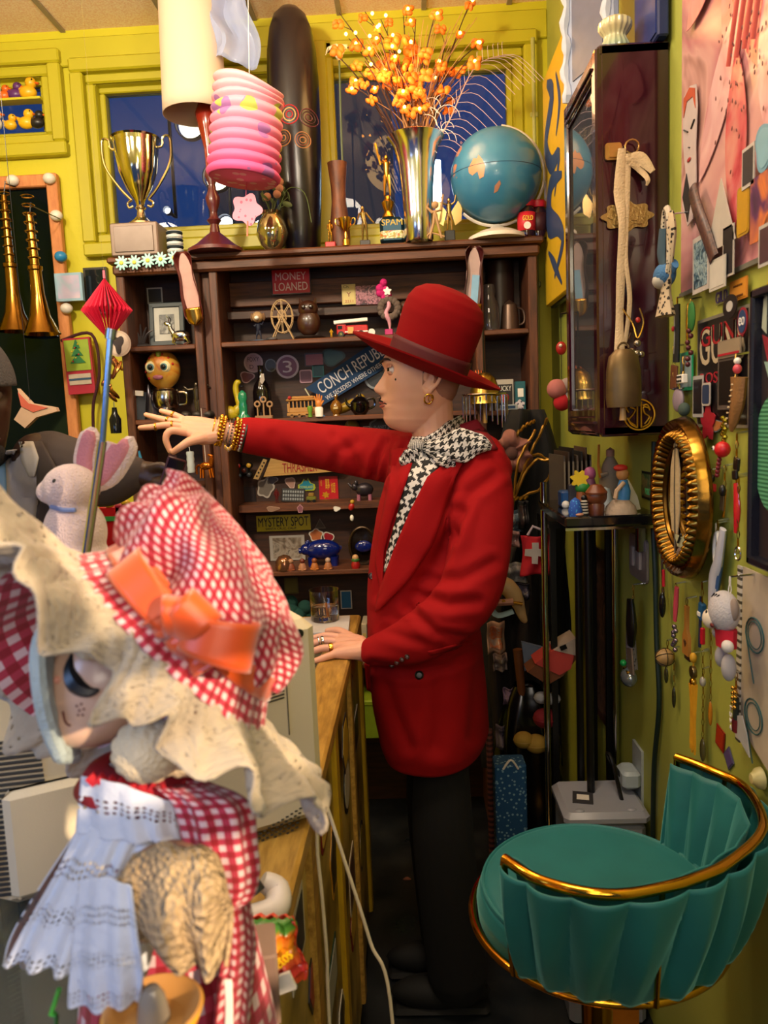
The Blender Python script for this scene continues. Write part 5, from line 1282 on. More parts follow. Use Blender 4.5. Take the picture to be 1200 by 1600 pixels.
# moustache, lips, small goatee mark, tear tattoo, septum ring
BVH_=BVHTree.FromPolygons([v.co for v in man.data.vertices],[p.vertices for p in man.data.polygons])
def onface(y,z,off=.001):
    o=HM@Vector((.25,y,z)); d=(HM.to_3x3()@Vector((-1,0,0))).normalized(); h=BVH_.ray_cast(o,d); return(h[0]-d*off)if h[0]is not None else HM@Vector((.09,y,z))
b=MB(); b.tube([onface(y,-.038-.35*abs(y)-(abs(y)>.017)*.002+(.004 if abs(y)<.003 else 0))for y in[lerp(-.026,.026,k/20)for k in range(21)]],[.0006]+[.0018]*3+[.0022]*13+[.0018]*3+[.0006],6); b.build('moustache',mat('#1c0f0c',.9),man)
for z0,nm in((-.0445,'upper_lip'),(-.0535,'lower_lip')):
    b=MB(); b.tube([onface(y,z0-.6*y*y*12*(1 if z0>-.05 else-1)*.25,.0000)for y in[lerp(-.0215,.0215,k/16)for k in range(17)]],[.0008]+[.0026]*2+[.0036]*11+[.0026]*2+[.0008],8); b.build(nm,mat('#a85a50',.4),man)
def onside(x,z,off=.0005,sgn=1):
    o=HM@Vector((x,sgn*.25,z)); d=(HM.to_3x3()@Vector((0,-sgn,0))).normalized(); h=BVH_.ray_cast(o,d); return(h[0]-d*off)if h[0]is not None else o
q=onside(.066,.008); MB().ell(q,(.0022,.0012,.0028),seg=8,rings=6).build('tear_mark',BLK,man)
q=onface(0,-.030,0); MB().tube([q+(HM.to_3x3()@Vector((.006+.004*cos(t),.0045*sin(t),-.004*abs(cos(t/2)))))for t in[k*.6 for k in range(9)]],.0009,6).build('septum_ring',SIL,man)
# stubble of the shaved head: a close-cropped cap of hair
def stub(s):
    s.set(base=s.mix(s.math('MULTIPLY',s.noise(900,3),1.2),L('#9a6c56'),L('#c08a70')),rough=.85,alpha=.42)
b=MB()
def hairp(u,v):
    z=lerp(-.045,.125,v); a=lerp(R(88),R(272),u)
    ca,sa=cos(a),sin(a); f,bk2,w=table(FRONT,z),table(BACK,z),table(WIDE,z)
    x=(f*abs(ca)**.86 if ca>0 else-bk2*abs(ca)**.92); y=w*(1 if sa>0 else-1)*abs(sa)**.9
    cut=-.02+.03*exp(-((x+.012)/.018)**2)-.028*max(0,min(1,-x/.09))
    if z<cut:z=cut
    p=Vector((x,y,z)); p=p*1.010; return HM@p
b.grid(hairp,60,30); b.build('cropped_hair',special('stubble',stub),man,solid=.0006)
# earring
q=HP_(-.008,.080,-.030); b=MB(); b.tube([q+(HM.to_3x3()@Vector((.0095*cos(t),.003*sin(t),-.009+.011*sin(t))))for t in[2*pi*k/24 for k in range(24)]],.0021,8,closed=True); b.build('hoop_earring',GOLD,man)
q=HP_(-.014,.080,-.030); b=MB(); b.tube([q+(HM.to_3x3()@Vector((.006*cos(t),.003*sin(t),-.007+.008*sin(t))))for t in[2*pi*k/20 for k in range(20)]],.0014,8,closed=True); b.build('hoop_earring',GOLD,man)
# rings and bracelets
def ringon(p,q,r,nm='ring',m=GOLD,th=.0016,wd_=1,parent=None):
    P,Q=W(*p),W(*q); ax_=(Q-P).normalized(); M=ax_.to_track_quat('Z','Y').to_matrix()
    b=MB(); b.lathe([(r,-.002*wd_),(r+th,-.0015*wd_),(r+th*1.2,0),(r+th,.0015*wd_),(r,.002*wd_)],c=P,M=M,seg=28,cap=False); return b.build(nm,m,parent if parent is not None else man)
for p,q,r in(((269,664,1.957),(250,666,1.953),.0098),((243,667,1.951),(230,668,1.947),.0086),((271,648.5,2.01),(255,643,2.02),.0088),((262,657,1.99),(245,653,1.995),.0095)):
    o=ringon(p,q,r,wd_=1.5)
o=ringon((517,1012,1.763),(500,1014,1.758),.0100,wd_=2.6)
ringon((504,1001,1.795),(490,1004,1.792),.0096,m=SIL,wd_=2); ringon((487,999,1.82),(476,1002,1.82),.0082,m=SIL); ringon((486,1018.5,1.756),(474,1023,1.755),.0085,m=SIL); ringon((498,1002,1.795),(490,1004,1.792),.0094,m=SIL)
q1,q2=(342,672,1.985),(372,679,1.998)
def brace(t,r,m,rad,nm='bracelet',bead=0):
    P=W(*q1).lerp(W(*q2),t); ax_=(W(*q2)-W(*q1)).normalized(); M=ax_.to_track_quat('Z','Y').to_matrix(); b=MB()
    if bead:
        for k in range(bead):a=2*pi*k/bead; b.ell(P+M@Vector((cos(a)*r*1.0,sin(a)*r*1.1,.001*(k%2))),rad,seg=8,rings=6)
    else:b.tube([P+M@Vector((cos(a)*r,sin(a)*r*1.08,.0))for a in[2*pi*k/30 for k in range(30)]],rad,8,closed=True)
    return b.build(nm,m,man)
brace(-.30,.030,GOLD,.0018); brace(-.12,.031,mat('#e9c98a',.3,.6),.0012); brace(.02,.0335,GOLD,.0062,bead=22); brace(.2,.034,GOLD,.0045,bead=28); brace(.45,.033,SIL,.0016); brace(.62,.034,mat('#3a3436',.3),.0025,bead=30); brace(.82,.036,GOLD,.0056,bead=24); brace(1.0,.036,GOLD,.0040,bead=30); brace(1.18,.037,mat('#c8c4c0',.3),.003,bead=26); brace(1.32,.038,BLK,.003)
for k in range(7):
    P=W(352+k*1.6,700+abs(k-3)*-1.5+3,1.96); MB().ell(P,(.0035,.0035,.006),seg=8,rings=6).build('charm',mat('#b8a0a0' if k%2 else '#d9a441',.2,.7),man)
# tag pinched between finger and thumb
c=W(269,716,1.922); t=thing('luggage_tag','dark red leather tag hanging from the pinching finger and thumb','tag',c,rot=(0,R(12),R(25)))
MB().prism(rrect(.020,.045,.004),.003,c=(0,0,-.012)).build('leather',mat('#4a1420',.35),t)
p=W(296,700,1.95)
# ================= COUNTER =================
CT=.972
XC=(HP(446,1447,CT).x+HP(561,968,CT).x)/2; YF=2.14; YN=.30; XCL=XC-.50
cw=XC-XCL; cmx=(XC+XCL)/2; cl_=YF-YN; cmy=(YF+YN)/2
t=thing('display_counter','long wood-framed glass display counter covered in stickers, running away from the viewer','counter',(cmx,cmy,0))
OAK=wood('#8a6426','#c89c48',(14,2,14),'wood_counter',.4)
def cb(name,x0,x1,y0,y1,z0,z1,m,bev=.003):return MB().box(((x0+x1)/2-cmx,(y0+y1)/2-cmy,(z0+z1)/2),(x1-x0,y1-y0,z1-z0),bev=bev).build(name,m,t)
for(a,b_,c,d)in((XC-.075,XC,YN,YF),(XCL,XCL+.075,YN,YF),(XCL+.075,XC-.075,YF-.07,YF),(XCL+.075,XC-.075,YN,YN+.07)):cb('top_rail',a,b_,c,d,CT-.035,CT,OAK,.005)
cb('glass_top',XCL+.073,XC-.073,YN+.068,YF-.068,CT-.010,CT-.003,mat('#c8d4cc',.03,trans=.92,var=0,ior=1.3))
GOLDW=mat('#b8921c',.4,var=.3,vs=12); nP=5
for k in range(nP+1):
    y=lerp(YN,YF-.05,k/nP); cb('post',XC-.045,XC-.002,y,y+.05,.09,CT-.035,GOLDW if k%2 else OAK); cb('post',XCL,XCL+.04,y,y+.05,.09,CT-.035,OAK)
def pan(s):
    n=s.noise(7,5); s.set(base=s.ramp(n,(.3,'#4a3818'),(.45,'#8a722c'),(.58,'#b89a4a'),(.75,'#d8be74')),rough=.35)
for k in range(nP):
    y=lerp(YN,YF-.05,k/nP)+.05; y2=lerp(YN,YF-.05,(k+1)/nP); cb('side_panel',XC-.020,XC-.012,y,y2,.09,CT-.035,special('counter_panel',pan),0)
cb('plinth',XCL+.02,XC-.02,YN+.02,YF-.02,0,.09,mat('#2a2014')); cb('back_panel',XCL+.01,XCL+.018,YN+.05,YF-.05,.09,CT-.035,WB,0); cb('end_panel',XCL+.04,XC-.04,YF-.03,YF-.02,.09,CT-.035,OAK,0)
cb('inner_shelf',XCL+.02,XC-.025,YN+.06,YF-.06,CT-.20,CT-.19,mat('#5a1c1c',.6),0)
rnd=random.Random(4)
# stickers on the counter side
cols=[('#1c1a1c','#c9c0b0'),('#c9c0b0','#1c1a1c'),('#7a1c1c','#d8b04a'),('#2a2a2e','#b89a2c'),('#1f3a2a','#a8a49a'),('#b8a890','#5a3a2a'),('#16181c','#8a2420'),('#c08a2a','#241a10')]
names=['round','rr','blob','rect','hex']; sizes=['small','large','long','squat'];
words=['black ringed','white eyed','red and gold','black and mustard','dark green','tan and brown','black and red','orange']
k=0
for row,z in enumerate((.86,.72,.56,.40)):
    for col in range(5):
        y=.62+col*.30+.1*(row%2); c1,c2=cols[k%8]; w=rnd.uniform(.08,.15); h=rnd.uniform(.08,.13)
        if y<YF-.1:flat('sticker','%s %s sticker on the counter side, %s row, %s'%(words[k%8],{'round':'round','rr':'rounded','blob':'cut-out','rect':'square','hex':'six-sided'}[names[(k*3+row)%5]],('top','second','third','lowest')[row],('nearest the viewer','next to nearest','midway along','near the far end','at the far end')[col]),'sticker',(XC+.0012 if y%.368<.05 else XC-.0105,y,z),90,w,h,shape=names[(k*3+row)%5],c1=c1,c2=c2)
        k+=1
# things inside the case
for k,(px,py,c,lb,w)in enumerate(((500,1100,'#8a1418','red tray lined with trinkets under the counter glass',.20),(505,1060,'#b88a88','pink jewellery pad under the counter glass beneath the hand',.12))):
    q=HP(px,py,CT-.19); t2=thing('trinket_tray',lb,'tray',(XC-.25,q.y,CT-.19)); MB().box((0,0,.02),(.34,w,.04),bev=.004).build('tray',mat(c,.6),t2)
    for j in range(9):MB().ell((-.13+j*.033,rnd.uniform(-.03,.03),.045),(.009,.009,.006),seg=10,rings=6).build('trinket',(SIL,GOLD,mat('#3a8a9a',.1))[j%3],t2)
# glass tumbler on a pad
q=HP(508,977,CT);
one(MB().box((0,0,.006),(.13,.16,.012),bev=.001),'paper_pad',mat('#cfc9c4',.6),'white paper pad under the drinking glass','pad',q+Vector((.004,-.03,0)),rz=3)
t=thing('drinking_glass','heavy clear tumbler with amber reflections standing on the paper pad','glass',q+Vector((0,.01,.0125)))
MB().lathe([(.0001,0),(.036,0),(.0385,.003),(.041,.085),(.0395,.085),(.037,.016),(.0001,.013)],seg=40).build('tumbler',mat('#f4f6f6',.01,var=0,trans=1.0,ior=1.45),t)
MB().lathe([(.0001,.0135),(.0365,.0165),(.0385,.042),(.0001,.042)],seg=40).build('drink',mat('#f0d8b8',.0,var=0,trans=1.0,ior=1.33),t)
MB().tube([(.006,0,.015),(.004,.0,.05)],.0028,8).build('stirrer',mat('#c8741c',.3),t)
# white cords
for lb,pts in(('white power cord hanging straight down the counter side',[(478,1215),(493,1240),(496,1330),(503,1400),(511,1500),(515,1605)]),('white power cord sagging to the right across the counter side',[(485,1220),(505,1245),(540,1350),(578,1470),(614,1605)])):
    b=MB(); b.tube(curve([W(x,y,1.02)for x,y in pts]+[Vector((W(pts[-1][0],1605,1.02).x,1.02,.01))],40),.0026,8)
    tag(b.build('power_cord',mat('#e2d2b4',.5)),lb,'cord')
# ================= BEIGE MONITOR =================
A=W(503,1150,1.0); B=W(-30,1150,.80); A.z=B.z=0; ex=(A-B).normalized(); wM=(A-B).length; ang=math.degrees(math.atan2(ex.y,ex.x)); zM=W(466,972,1.0).z
mc=(A+B)/2; ny=Vector((-ex.y,ex.x,0)); hM=zM-CT-.02
t=thing('computer_monitor','bulky beige cathode ray monitor with vent slots behind the bonneted doll','monitor',Vector((mc.x,mc.y,CT+.004)),rz=ang)
BEI=mat('#d6c8aa',.55,var=.06,vs=6,bump=.1,bs=500)
b=MB(); b.box((0,.11,hM/2+.012),(wM,.22,hM+.016),bev=.012); b.build('housing',BEI,t); MB().box((0,.26,hM/2+.02),(wM*.9,.10,hM*.85),bev=.02).build('bezel',BEI,t)
MB().box((0,.17,.012),(wM*.6,.2,.024),bev=.006).build('foot',BEI,t)
def face(px,py):
    o=Vector((0,0,CAMZ)); d=W(px,py,1)-o; n=ny; k=(mc-o).dot(n)/d.dot(n); q=o+d*k; return((q-mc).dot(ex),q.z-CT-.004)
b=MB()
for r_ in range(6):
    for k in range(13):
        x,z=face(378+k*7+r_*1.5,1345-k*4.4-r_*7.5+8); b.box((x,-.0005,z),(.0038,.002,.0016))
b.build('vent_holes',mat('#3a3428',.8),t)['kind']='stuff'
for k in range(9):
    x0,z0=face(412,1058+k*5.2); x1,z1=face(444,1048+k*5.2); MB().tube([(x0,0,z0),(x1,0,z1)],.0013,5).build('vent_slot',mat('#3a3428',.8),t)
for k in range(30):
    x0,z0=face(-60,1180+k*8.2-12); x1,z1=face(78-abs(k-15)*1.2,1165+k*8.2-12); MB().tube([(x0,-.001,z0),(x1,-.001,z1)],.0020,5).build('louvre',mat('#23252a',.7),t)
x,z=face(120,1290); MB().box((x,-.008,z),(.15,.02,.13),bev=.008).build('rear_boss',BEI,t)
x,z=face(448,1080); MB().box((x,-.0006,z),(.0012,.0016,.12)).build('seam',mat('#5a5240'),t); x,z=face(467,985); MB().cyl((x,-.002,z-.004),(x,.004,z-.004),.006,seg=14).build('screw',BLK,t)
MT=CT+.004+.02+hM
# dark hook handle and snack bag on the counter
t=thing('bar_bracket','black bar ending in a white rounded bracket lying beside the monitor','bracket',HP(404,1436,CT))
MB().tube([(0,0,.03),(-.045,.03,.085)],.011,10).build('bar',mat('#1e2022',.4),t)
b=MB(); b.tube(curve([(-.03,-.03,.012),(.0,-.015,.012),(.02,.0,.012),(.018,.022,.02),(.002,.022,.032)],16),[.014,.015,.016,.016]+[.015]*9+[.014,.013,.012,.01],12); b.build('bracket',mat('#d8cfc8',.45),t)
q=W(428,1592,.70)
q.z=CT
t=thing('snack_bag','crinkled red and orange snack bag with a green top beside the doll skirt','bag',q)
c0=Vector((.0,0,.040))
bg=MB()
def bag(s_):
    return lambda u,v:Vector((c0.x+(u-.5)*.060*(1+.10*sin(v*9))+(v-.5)*-.012,s_*(.020*sin(pi*u)**.6*sin(pi*v)**.5+.003*sin(u*31+v*7)+.002*sin(v*40)),.0+v*.066))
bg.grid(bag(-1),20,26); bg.m(1).grid(bag(1),20,26)
def bagm(s):
    x=s.n('ShaderNodeSeparateXYZ'); s.l(s.coord('UV'),x.inputs[0]); n=s.noise(28,3); z=s.math('ADD',x.outputs[1],s.math('MULTIPLY',s.math('SUBTRACT',n,.5),.5))
    s.set(base=s.ramp(z,(.1,'#c83a20'),(.3,'#c4202c'),(.48,'#e06a1c'),(.6,'#f09a1c'),(.78,'#e8701c'),(.84,'#4a8a2a'),(.95,'#3c7a2c')),rough=.3,coat=.4)
bg.build('bag_foil',[special('bag_foil',bagm),mat('#c83a20',.3)],t,solid=.001)
text('Cheetos',.038,.013,mat('#f2c01c',.3),t,(.010,-.0245,.034),rot=(90,-42,0)); MB().box((.012,-.023,.012),(.03,.004,.018),rot=(0,-20,0)).build('white_patch',WHT,t)
q=W(400,1570,.66); q.z=CT; t=one(MB().box((0,0,.035),(.045,.05,.07),bev=.002),'cardboard_box',mat('#7a6254',.7),'small grey-brown box between the doll skirt and the snack bag','box',Vector((q.x,q.y,CT)),rz=12)
# ================= BONNETED DOLL =================
D0=.60; mm=D0/F
GING=gingham('#d6b8b8','#b02c42','#8e0418',1.0,'gingham_red');
def lacef(s):
    uv=s.coord('UV'); v=s.n('ShaderNodeTexVoronoi'); v.inputs['Scale'].default_value=10; s.l(uv,v.inputs['Vector'])
    h=s.math('LESS_THAN',v.outputs['Distance'],.17); n=s.noise(60,5)
    s.set(base=s.mix(s.noise(22,3),L('#857562'),L('#c4b59c')),rough=.95,alpha=s.math('SUBTRACT',1,h),sheen=.3); s.bump(s.math('ADD',n,s.math('MULTIPLY',v.outputs['Distance'],.6)),.7,.004)
LACE=special('lace_cream',lacef)
def lacew(s):
    uv=s.coord('UV'); v=s.n('ShaderNodeTexVoronoi'); v.inputs['Scale'].default_value=15; v.inputs['Randomness'].default_value=.2; s.l(uv,v.inputs['Vector'])
    x=s.n('ShaderNodeSeparateXYZ'); s.l(uv,x.inputs[0]); band=s.math('GREATER_THAN',s.math('FRACT',s.math('MULTIPLY',x.outputs[1],2.0)),.62)
    h=s.math('MULTIPLY',s.math('LESS_THAN',v.outputs['Distance'],.33),band)
    s.set(base=L('#c9cdd6'),rough=.9,alpha=s.math('SUBTRACT',1,h)); s.bump(s.noise(120,3),.4,.003)
LACEW=special('lace_white',lacew)
SAT=mat('#cf4c0c',.35,var=.12,sheen=.4)
dollc=W(215,1200,D0)
doll=thing('bonnet_doll','doll in a red gingham puffed bonnet with cream lace brim and orange bow','doll',(dollc.x,dollc.y,CT))
DO=Vector((dollc.x,dollc.y,CT))
def dp(px,py,d=D0):return W(px,py,d)-DO
ax_=Vector((-.70,-.26,-.66)).normalized()
e1=(W(500,1230,.6)-W(0,770,.6)); e1=(e1-ax_*e1.dot(ax_)).normalized(); e2=ax_.cross(e1).normalized()
if e2.y>0:e2=-e2
C1=dp(304,968,.60)
def ring(u,r,s_,wob=0,ph=0):a=2*pi*u; return C1+ax_*s_+(e1*cos(a)+e2*sin(a))*r
# puffed crown
b=MB()
def puff(u,v):
    a=2*pi*u; th=v*pi*.5; r=lerp(.077,.092,sin(pi*min(1,v*1.6)))*cos(th)**.55 if v<1 else 0
    s_=-.074*sin(th)**.9; fold=.0070*sin(a*11+2*sin(v*5))*(1-v)**.5+.0065*sin(a*5+v*7)+.004*sin(a*3-v*9)
    r=max(.0,r+fold*(1 if v<.97 else .2)); sk=.045*v*cos(a-2.6)
    return C1+ax_*(s_-.004*sin(a*7+v*9))+(e1*cos(a)+e2*sin(a))*r+e1*(-.060*v**1.3)+Vector((0,0,.004*v))
b.grid(puff,120,50,cu=True,us=70,vs_=21); b.build('bonnet_crown',GING,doll)
b=MB(); b.grid(lambda u,v:ring(u,.077+.023*v+.002*sin(2*pi*u*24),-.004+.030*v),96,8,cu=True,us=72,vs_=4); b.build('gingham_band',GING,doll,solid=.002)
b=MB()
def brim(u,v):
    a=2*pi*u; nr=max(0,sin(a-.15))**1.2; er=(.052 if cos(a)>0 else .13)*cos(a)**2; r=.098+(lerp(.030,.004,nr)+er)*v+.008*v*sin(a*9+1)+.004*v*sin(a*21)+.0015*sin(a*47+9*v); fr=max(0,-sin(a+.35)); s_=.024+(lerp(.012,.042,nr)*(1-.75*max(0,-cos(a)))+.17*fr)*v+.012*v*sin(a*13+.6)+.006*v*sin(a*29)+.0015*sin(a*37+14*v)
    return C1+ax_*s_+(e1*cos(a)+e2*sin(a))*r
b.grid(brim,240,24,cu=True,us=14,vs_=1.6); b.build('lace_brim',LACE,doll,solid=.0025)
b=MB(); b.grid(lambda u,v:C1+ax_*(.018+(.02+.14*max(0,-sin(2*pi*u+.35)))*v)+(e1*cos(2*pi*u)+e2*sin(2*pi*u))*(.080+lerp(.050,.004,max(0,sin(2*pi*u)))*v+.004*v*sin(2*pi*u*9)),120,8,cu=True,us=50,vs_=6); b.build('bonnet_lining',GING,doll)
b=MB(); b.grid(lambda u,v:ring(u,.0815+.006*v+.001*sin(2*pi*u*31),-.012+.018*v),90,4,cu=True); b.build('ribbon',SAT,doll,solid=.0015)
# bow on the camera side
bc=C1+e2*.088+ax_*.002
def loop(p0,p1,wid,puf,up_,m=SAT,nm='bow_loop'):
    P0,P1=p0,p1; dr=P1-P0; Ln=dr.length; dr.normalize(); nn=(e2-dr*e2.dot(dr)).normalized(); sd=dr.cross(nn)
    b=MB(); b.grid(lambda u,v:P0+dr*(Ln*(.5-.5*cos(2*pi*u)))+nn*(puf*sin(2*pi*u)*(.6+.4*sin(pi*u))+.01)+sd*(v-.5)*wid*(.55+.45*sin(pi*u)),36,6); b.build(nm,m,doll,solid=.0012)
loop(bc,dp(205,885,.545),.030,.016,1); loop(bc+Vector((.002,-.004,0)),dp(398,1010,.52),.034,.020,1); loop(bc,dp(330,935,.51),.028,.014,1); loop(bc,dp(285,925,.51),.024,.012,1)
for tip in((330,1040),(250,960)):
    q=dp(*tip,.515); b=MB(); b.grid(lambda u,v:bc.lerp(q,v)+e2*(.012+.006*sin(v*7))+Vector(((u-.5)*.022,0,(u-.5)*.012)),4,12); b.build('ribbon_tail',SAT,doll,solid=.0012)
# head
HCd=dp(165,1065,.60); face_dir=Vector((-.86,-.42,-.18)).normalized()
PORC=mat('#c9a58c',.3,var=.06,coat=.25)
b=MB(); b.ell(HCd,(.046,.045,.050),seg=36,rings=26); b.ell(HCd+Vector((-.012,-.008,-.024)),(.034,.034,.026),seg=24,rings=16); b.ell(HCd+face_dir*.047+Vector((0,0,-.008)),.0045,seg=10,rings=8)
o=remesh(b,'head',PORC,.002,8); o.parent=doll
HB=BVHTree.FromPolygons([v.co for v in o.data.vertices],[p.vertices for p in o.data.polygons])
def onh(px,py,off=.0008):
    oo=Vector((0,0,CAMZ))-DO; h=HB.ray_cast(oo,(dp(px,py,.6)-oo).normalized()); q=h[0]if h[0]is not None else dp(px,py,.58); return q+(oo-q).normalized()*off
def line(pts,r,m,nm,off=.0012):b=MB(); c=[onh(x,y,off)for x,y in pts]; b.tube(curve(c,14),r,6); b.build(nm,m,doll)
line([(112,1022),(108,1048),(118,1070),(138,1081),(155,1078)],[.0012,.0018,.003,.0042,.0052,.0062,.0068,.0068,.0062,.0056,.0048,.004,.003,.002,.0012],mat('#0b1118',.35),'closed_eye'); line([(76,1030),(74,1050),(79,1066)],.0028,mat('#0b1118',.35),'closed_eye')
line([(98,1112),(102,1128),(110,1134)],.0009,mat('#6a3c30'),'smile')
for x,y in((120,1103),(127,1100),(124,1110),(131,1108),(129,1117),(122,1117)):MB().ell(onh(x,y,.0),.0011,seg=6,rings=4).build('freckle',mat('#6a3c30'),doll)
MB().ell(onh(90,1062,0),.0032,seg=10,rings=6).build('nose',mat('#c98a74',.3),doll)
# hair: pale curled fringe and side buns
HAIRB=mat('#a9b8b8',.7,var=.15,vs=40,bump=.5,bs=300); HAIRC=mat('#e2cda6',.75,var=.12,vs=60,bump=.6,bs=300)
b=MB()
for k in range(5):b.tube(curve([dp(135+k*4,945+k*2,.575+k*.006),dp(90+k*5,960,.565+k*.006),dp(62+k*5,1010,.555+k*.008),dp(64+k*5,1080,.55+k*.008),dp(78+k*5,1140,.555+k*.008),dp(100+k*5,1190,.565+k*.006)],24),[.004]+[.0065]*23+[.003],8)
b.build('fringe',HAIRB,doll)
b=MB(); b.tube(curve([dp(135,960,.565),dp(132,1000,.56),dp(150,1025,.565)],10),[.006,.009,.0105,.011,.011,.011,.0105,.010,.009,.007,.004],12); b.build('curl',HAIRC,doll)
for(x,y,d,r)in((232,1172,.545,(.027,.024,.024)),(285,1168,.56,(.023,.022,.022))):
    b=MB()
    def bun(u,v,c=dp(x,y,d),r=r):
        a=2*pi*u; th=pi*v; k=1+.035*sin(a*14)*sin(th); return c+Vector((r[0]*k*sin(th)*cos(a),-r[1]*cos(th),r[2]*k*sin(th)*sin(a)))
    b.grid(bun,84,20,cu=True); b.build('hair_bun',HAIRC,doll)
b=MB(); b.ell(HCd+Vector((.022,.012,.012)),(.042,.044,.046),seg=24,rings=16); b.build('hair_cap',HAIRC,doll)
# body
GB=gingham('#d6b8b8','#b02c42','#8e0418',1.0,'gingham_body')
b=MB(); cx_=dp(250,1260,.60)
b.lathe([(.020,dp(215,1195).z),(.034,dp(220,1215).z),(.046,dp(230,1250).z),(.050,dp(240,1300).z),(.047,dp(250,1350).z),(.070,dp(250,1450).z),(.084,dp(250,1600).z),(.088,.0)],c=(cx_.x,cx_.y,0),seg=48,sx=1,sy=.9)
b.uv={i:[(q[0]*26,q[1]*26)for q in b.uv[i]]for i in b.uv}; b.build('dress',GB,doll)
b=MB()
for k,(x,y)in enumerate([(140+k*9,1192+10*(k%2)+abs(k-7)*.5+k*1.8)for k in range(15)]):pass
b.tube([dp(140+k*8,1212+8*(k%2)+k*1.5,.553-.0*k)for k in range(17)],.0045,6,flat=.4); b.build('rickrack_trim',mat('#a80a1c',.8),doll)
b=MB(); b.lathe([(.052,dp(215,1200).z-.008),(.042,dp(215,1190).z),(.024,dp(215,1180).z)],c=(cx_.x-.012,cx_.y-.004,0),seg=40,cap=False); b.build('collar',mat('#8a0a1c',.8),doll,solid=.002)
def sheet(name,ctrl,m,nu=40,nv=40,rip=None,us=1,vs_=1,solid=.0015,parent=None):
    """draped cloth from a grid of (px, py, d) control points"""
    C=[[dp(*p)for p in row]for row in ctrl]
    rows=[curve(r_,nu)for r_ in C]
    colsC=[curve([rows[j][i]for j in range(len(rows))],nv)for i in range(nu+1)]
    b=MB(); b.grid(lambda u,v:colsC[int(round(u*nu))][int(round(v*nv))]+(rip(u,v)if rip else Vector()),nu,nv,us=us,vs_=vs_); return b.build(name,m,parent or doll,solid=solid)
rp=lambda A_,n,ph=0,g=1:(lambda u,v:Vector((0,-A_*sin(n*2*pi*u+ph+1.5*sin(v*3))*(.3+.7*v)**g,0)))
# white apron: bib, then skirt falling to the left
sheet('apron_bib',[[(128,1212,.56),(190,1225,.545),(262,1250,.545),(300,1240,.56)],[(125,1250,.56),(190,1265,.538),(255,1275,.538),(300,1290,.555)],[(120,1300,.555),(190,1315,.532),(260,1320,.532),(310,1340,.55)]],LACEW,30,20,rp(.0025,5),us=1.2,vs_=.8)
sheet('apron_skirt',[[(125,1290,.555),(170,1300,.54),(215,1310,.535),(260,1320,.54)],[(85,1370,.55),(140,1380,.525),(190,1390,.52),(250,1400,.53)],[(45,1440,.545),(110,1450,.51),(170,1460,.50),(240,1470,.52)],[(10,1505,.54),(80,1520,.50),(150,1528,.49),(225,1535,.51)]],LACEW,60,40,rp(.0055,5.5),us=2.0,vs_=1.5)
sheet('apron_side',[[(125,1292,.56),(100,1330,.60),(120,1300,.64)],[(30,1440,.57),(40,1450,.62),(80,1450,.66)],[(8,1505,.56),(20,1510,.63),(60,1510,.68)]],LACEW,20,20,rp(.004,3),us=1,vs_=1)
# gingham sleeve and arm on the camera side
b=MB(); P=curve([dp(285,1225,.56),dp(330,1255,.545),(dp(345,1320,.54)),dp(355,1385,.54),dp(345,1420,.53)],30)
def slv(u,v):
    i=min(int(v*30),29); c=P[i].lerp(P[i+1],v*30-i); r=table([(0,.020),(.3,.027),(.6,.025),(.85,.020),(1,.012)],v); a=2*pi*u; r*=1+.10*sin(a*7+v*3); return c+Vector((r*cos(a),r*.85*sin(a),-.25*r*sin(a)))
b.grid(slv,56,30,cu=True,us=16,vs_=14); b.build('sleeve',GB,doll)
sheet('dress_ruffle',[[(340,1395,.54),(365,1380,.545),(385,1385,.56)],[(350,1470,.53),(375,1460,.54),(398,1470,.56)],[(340,1550,.53),(370,1550,.54),(392,1550,.56)],[(330,1640,.53),(360,1640,.54),(385,1640,.56)]],GB,20,30,rp(.004,2.5),us=5,vs_=16)
# wide tan lace cuff and hanging lace panels
def cuff(s):
    uv=s.coord('UV'); v=s.n('ShaderNodeTexVoronoi'); v.inputs['Scale'].default_value=15; s.l(uv,v.inputs['Vector'])
    s.set(base=s.mix(s.noise(16,4),L('#9a7a58'),L('#d0b68c')),rough=.95,alpha=s.math('SUBTRACT',1,s.math('LESS_THAN',v.outputs['Distance'],.13))); s.bump(s.math('ADD',s.noise(90,5),v.outputs['Distance']),1.0,.006)
CUFF=special('lace_tan',cuff)
sheet('lace_cuff',[[(205,1345,.50),(240,1318,.495),(290,1318,.49),(335,1335,.50)],[(182,1390,.488),(240,1380,.475),(300,1380,.47),(352,1375,.485)],[(190,1440,.48),(250,1450,.462),(310,1440,.465),(360,1420,.48)],[(240,1470,.48),(285,1515,.465),(325,1525,.468),(355,1500,.48)]],CUFF,50,36,lambda u,v:Vector((0,-.006*sin(2*pi*2.6*u+3*v)*v-.003*sin(9*v+4*u),.002*sin(17*u))),us=1.4,vs_=1.2,solid=.003)
b=MB(); b.ell(dp(270,1365,.52),(.036,.026,.022),seg=24,rings=14); b.build('cuff_lining',mat('#a87c5a',.9),doll)
sheet('lace_panel',[[(125,1375,.50),(165,1370,.485),(205,1385,.478)],[(118,1450,.495),(165,1450,.475),(215,1455,.47)],[(112,1520,.49),(165,1520,.47),(225,1520,.468)],[(108,1570,.49),(165,1580,.47),(215,1565,.47)]],LACEW,36,40,rp(.003,3),us=1.3,vs_=1.6)
sheet('lace_edge',[[(350,1530,.52),(352,1570,.515),(350,1640,.51)],[(362,1530,.52),(364,1570,.515),(364,1640,.51)]],WHT,8,4)
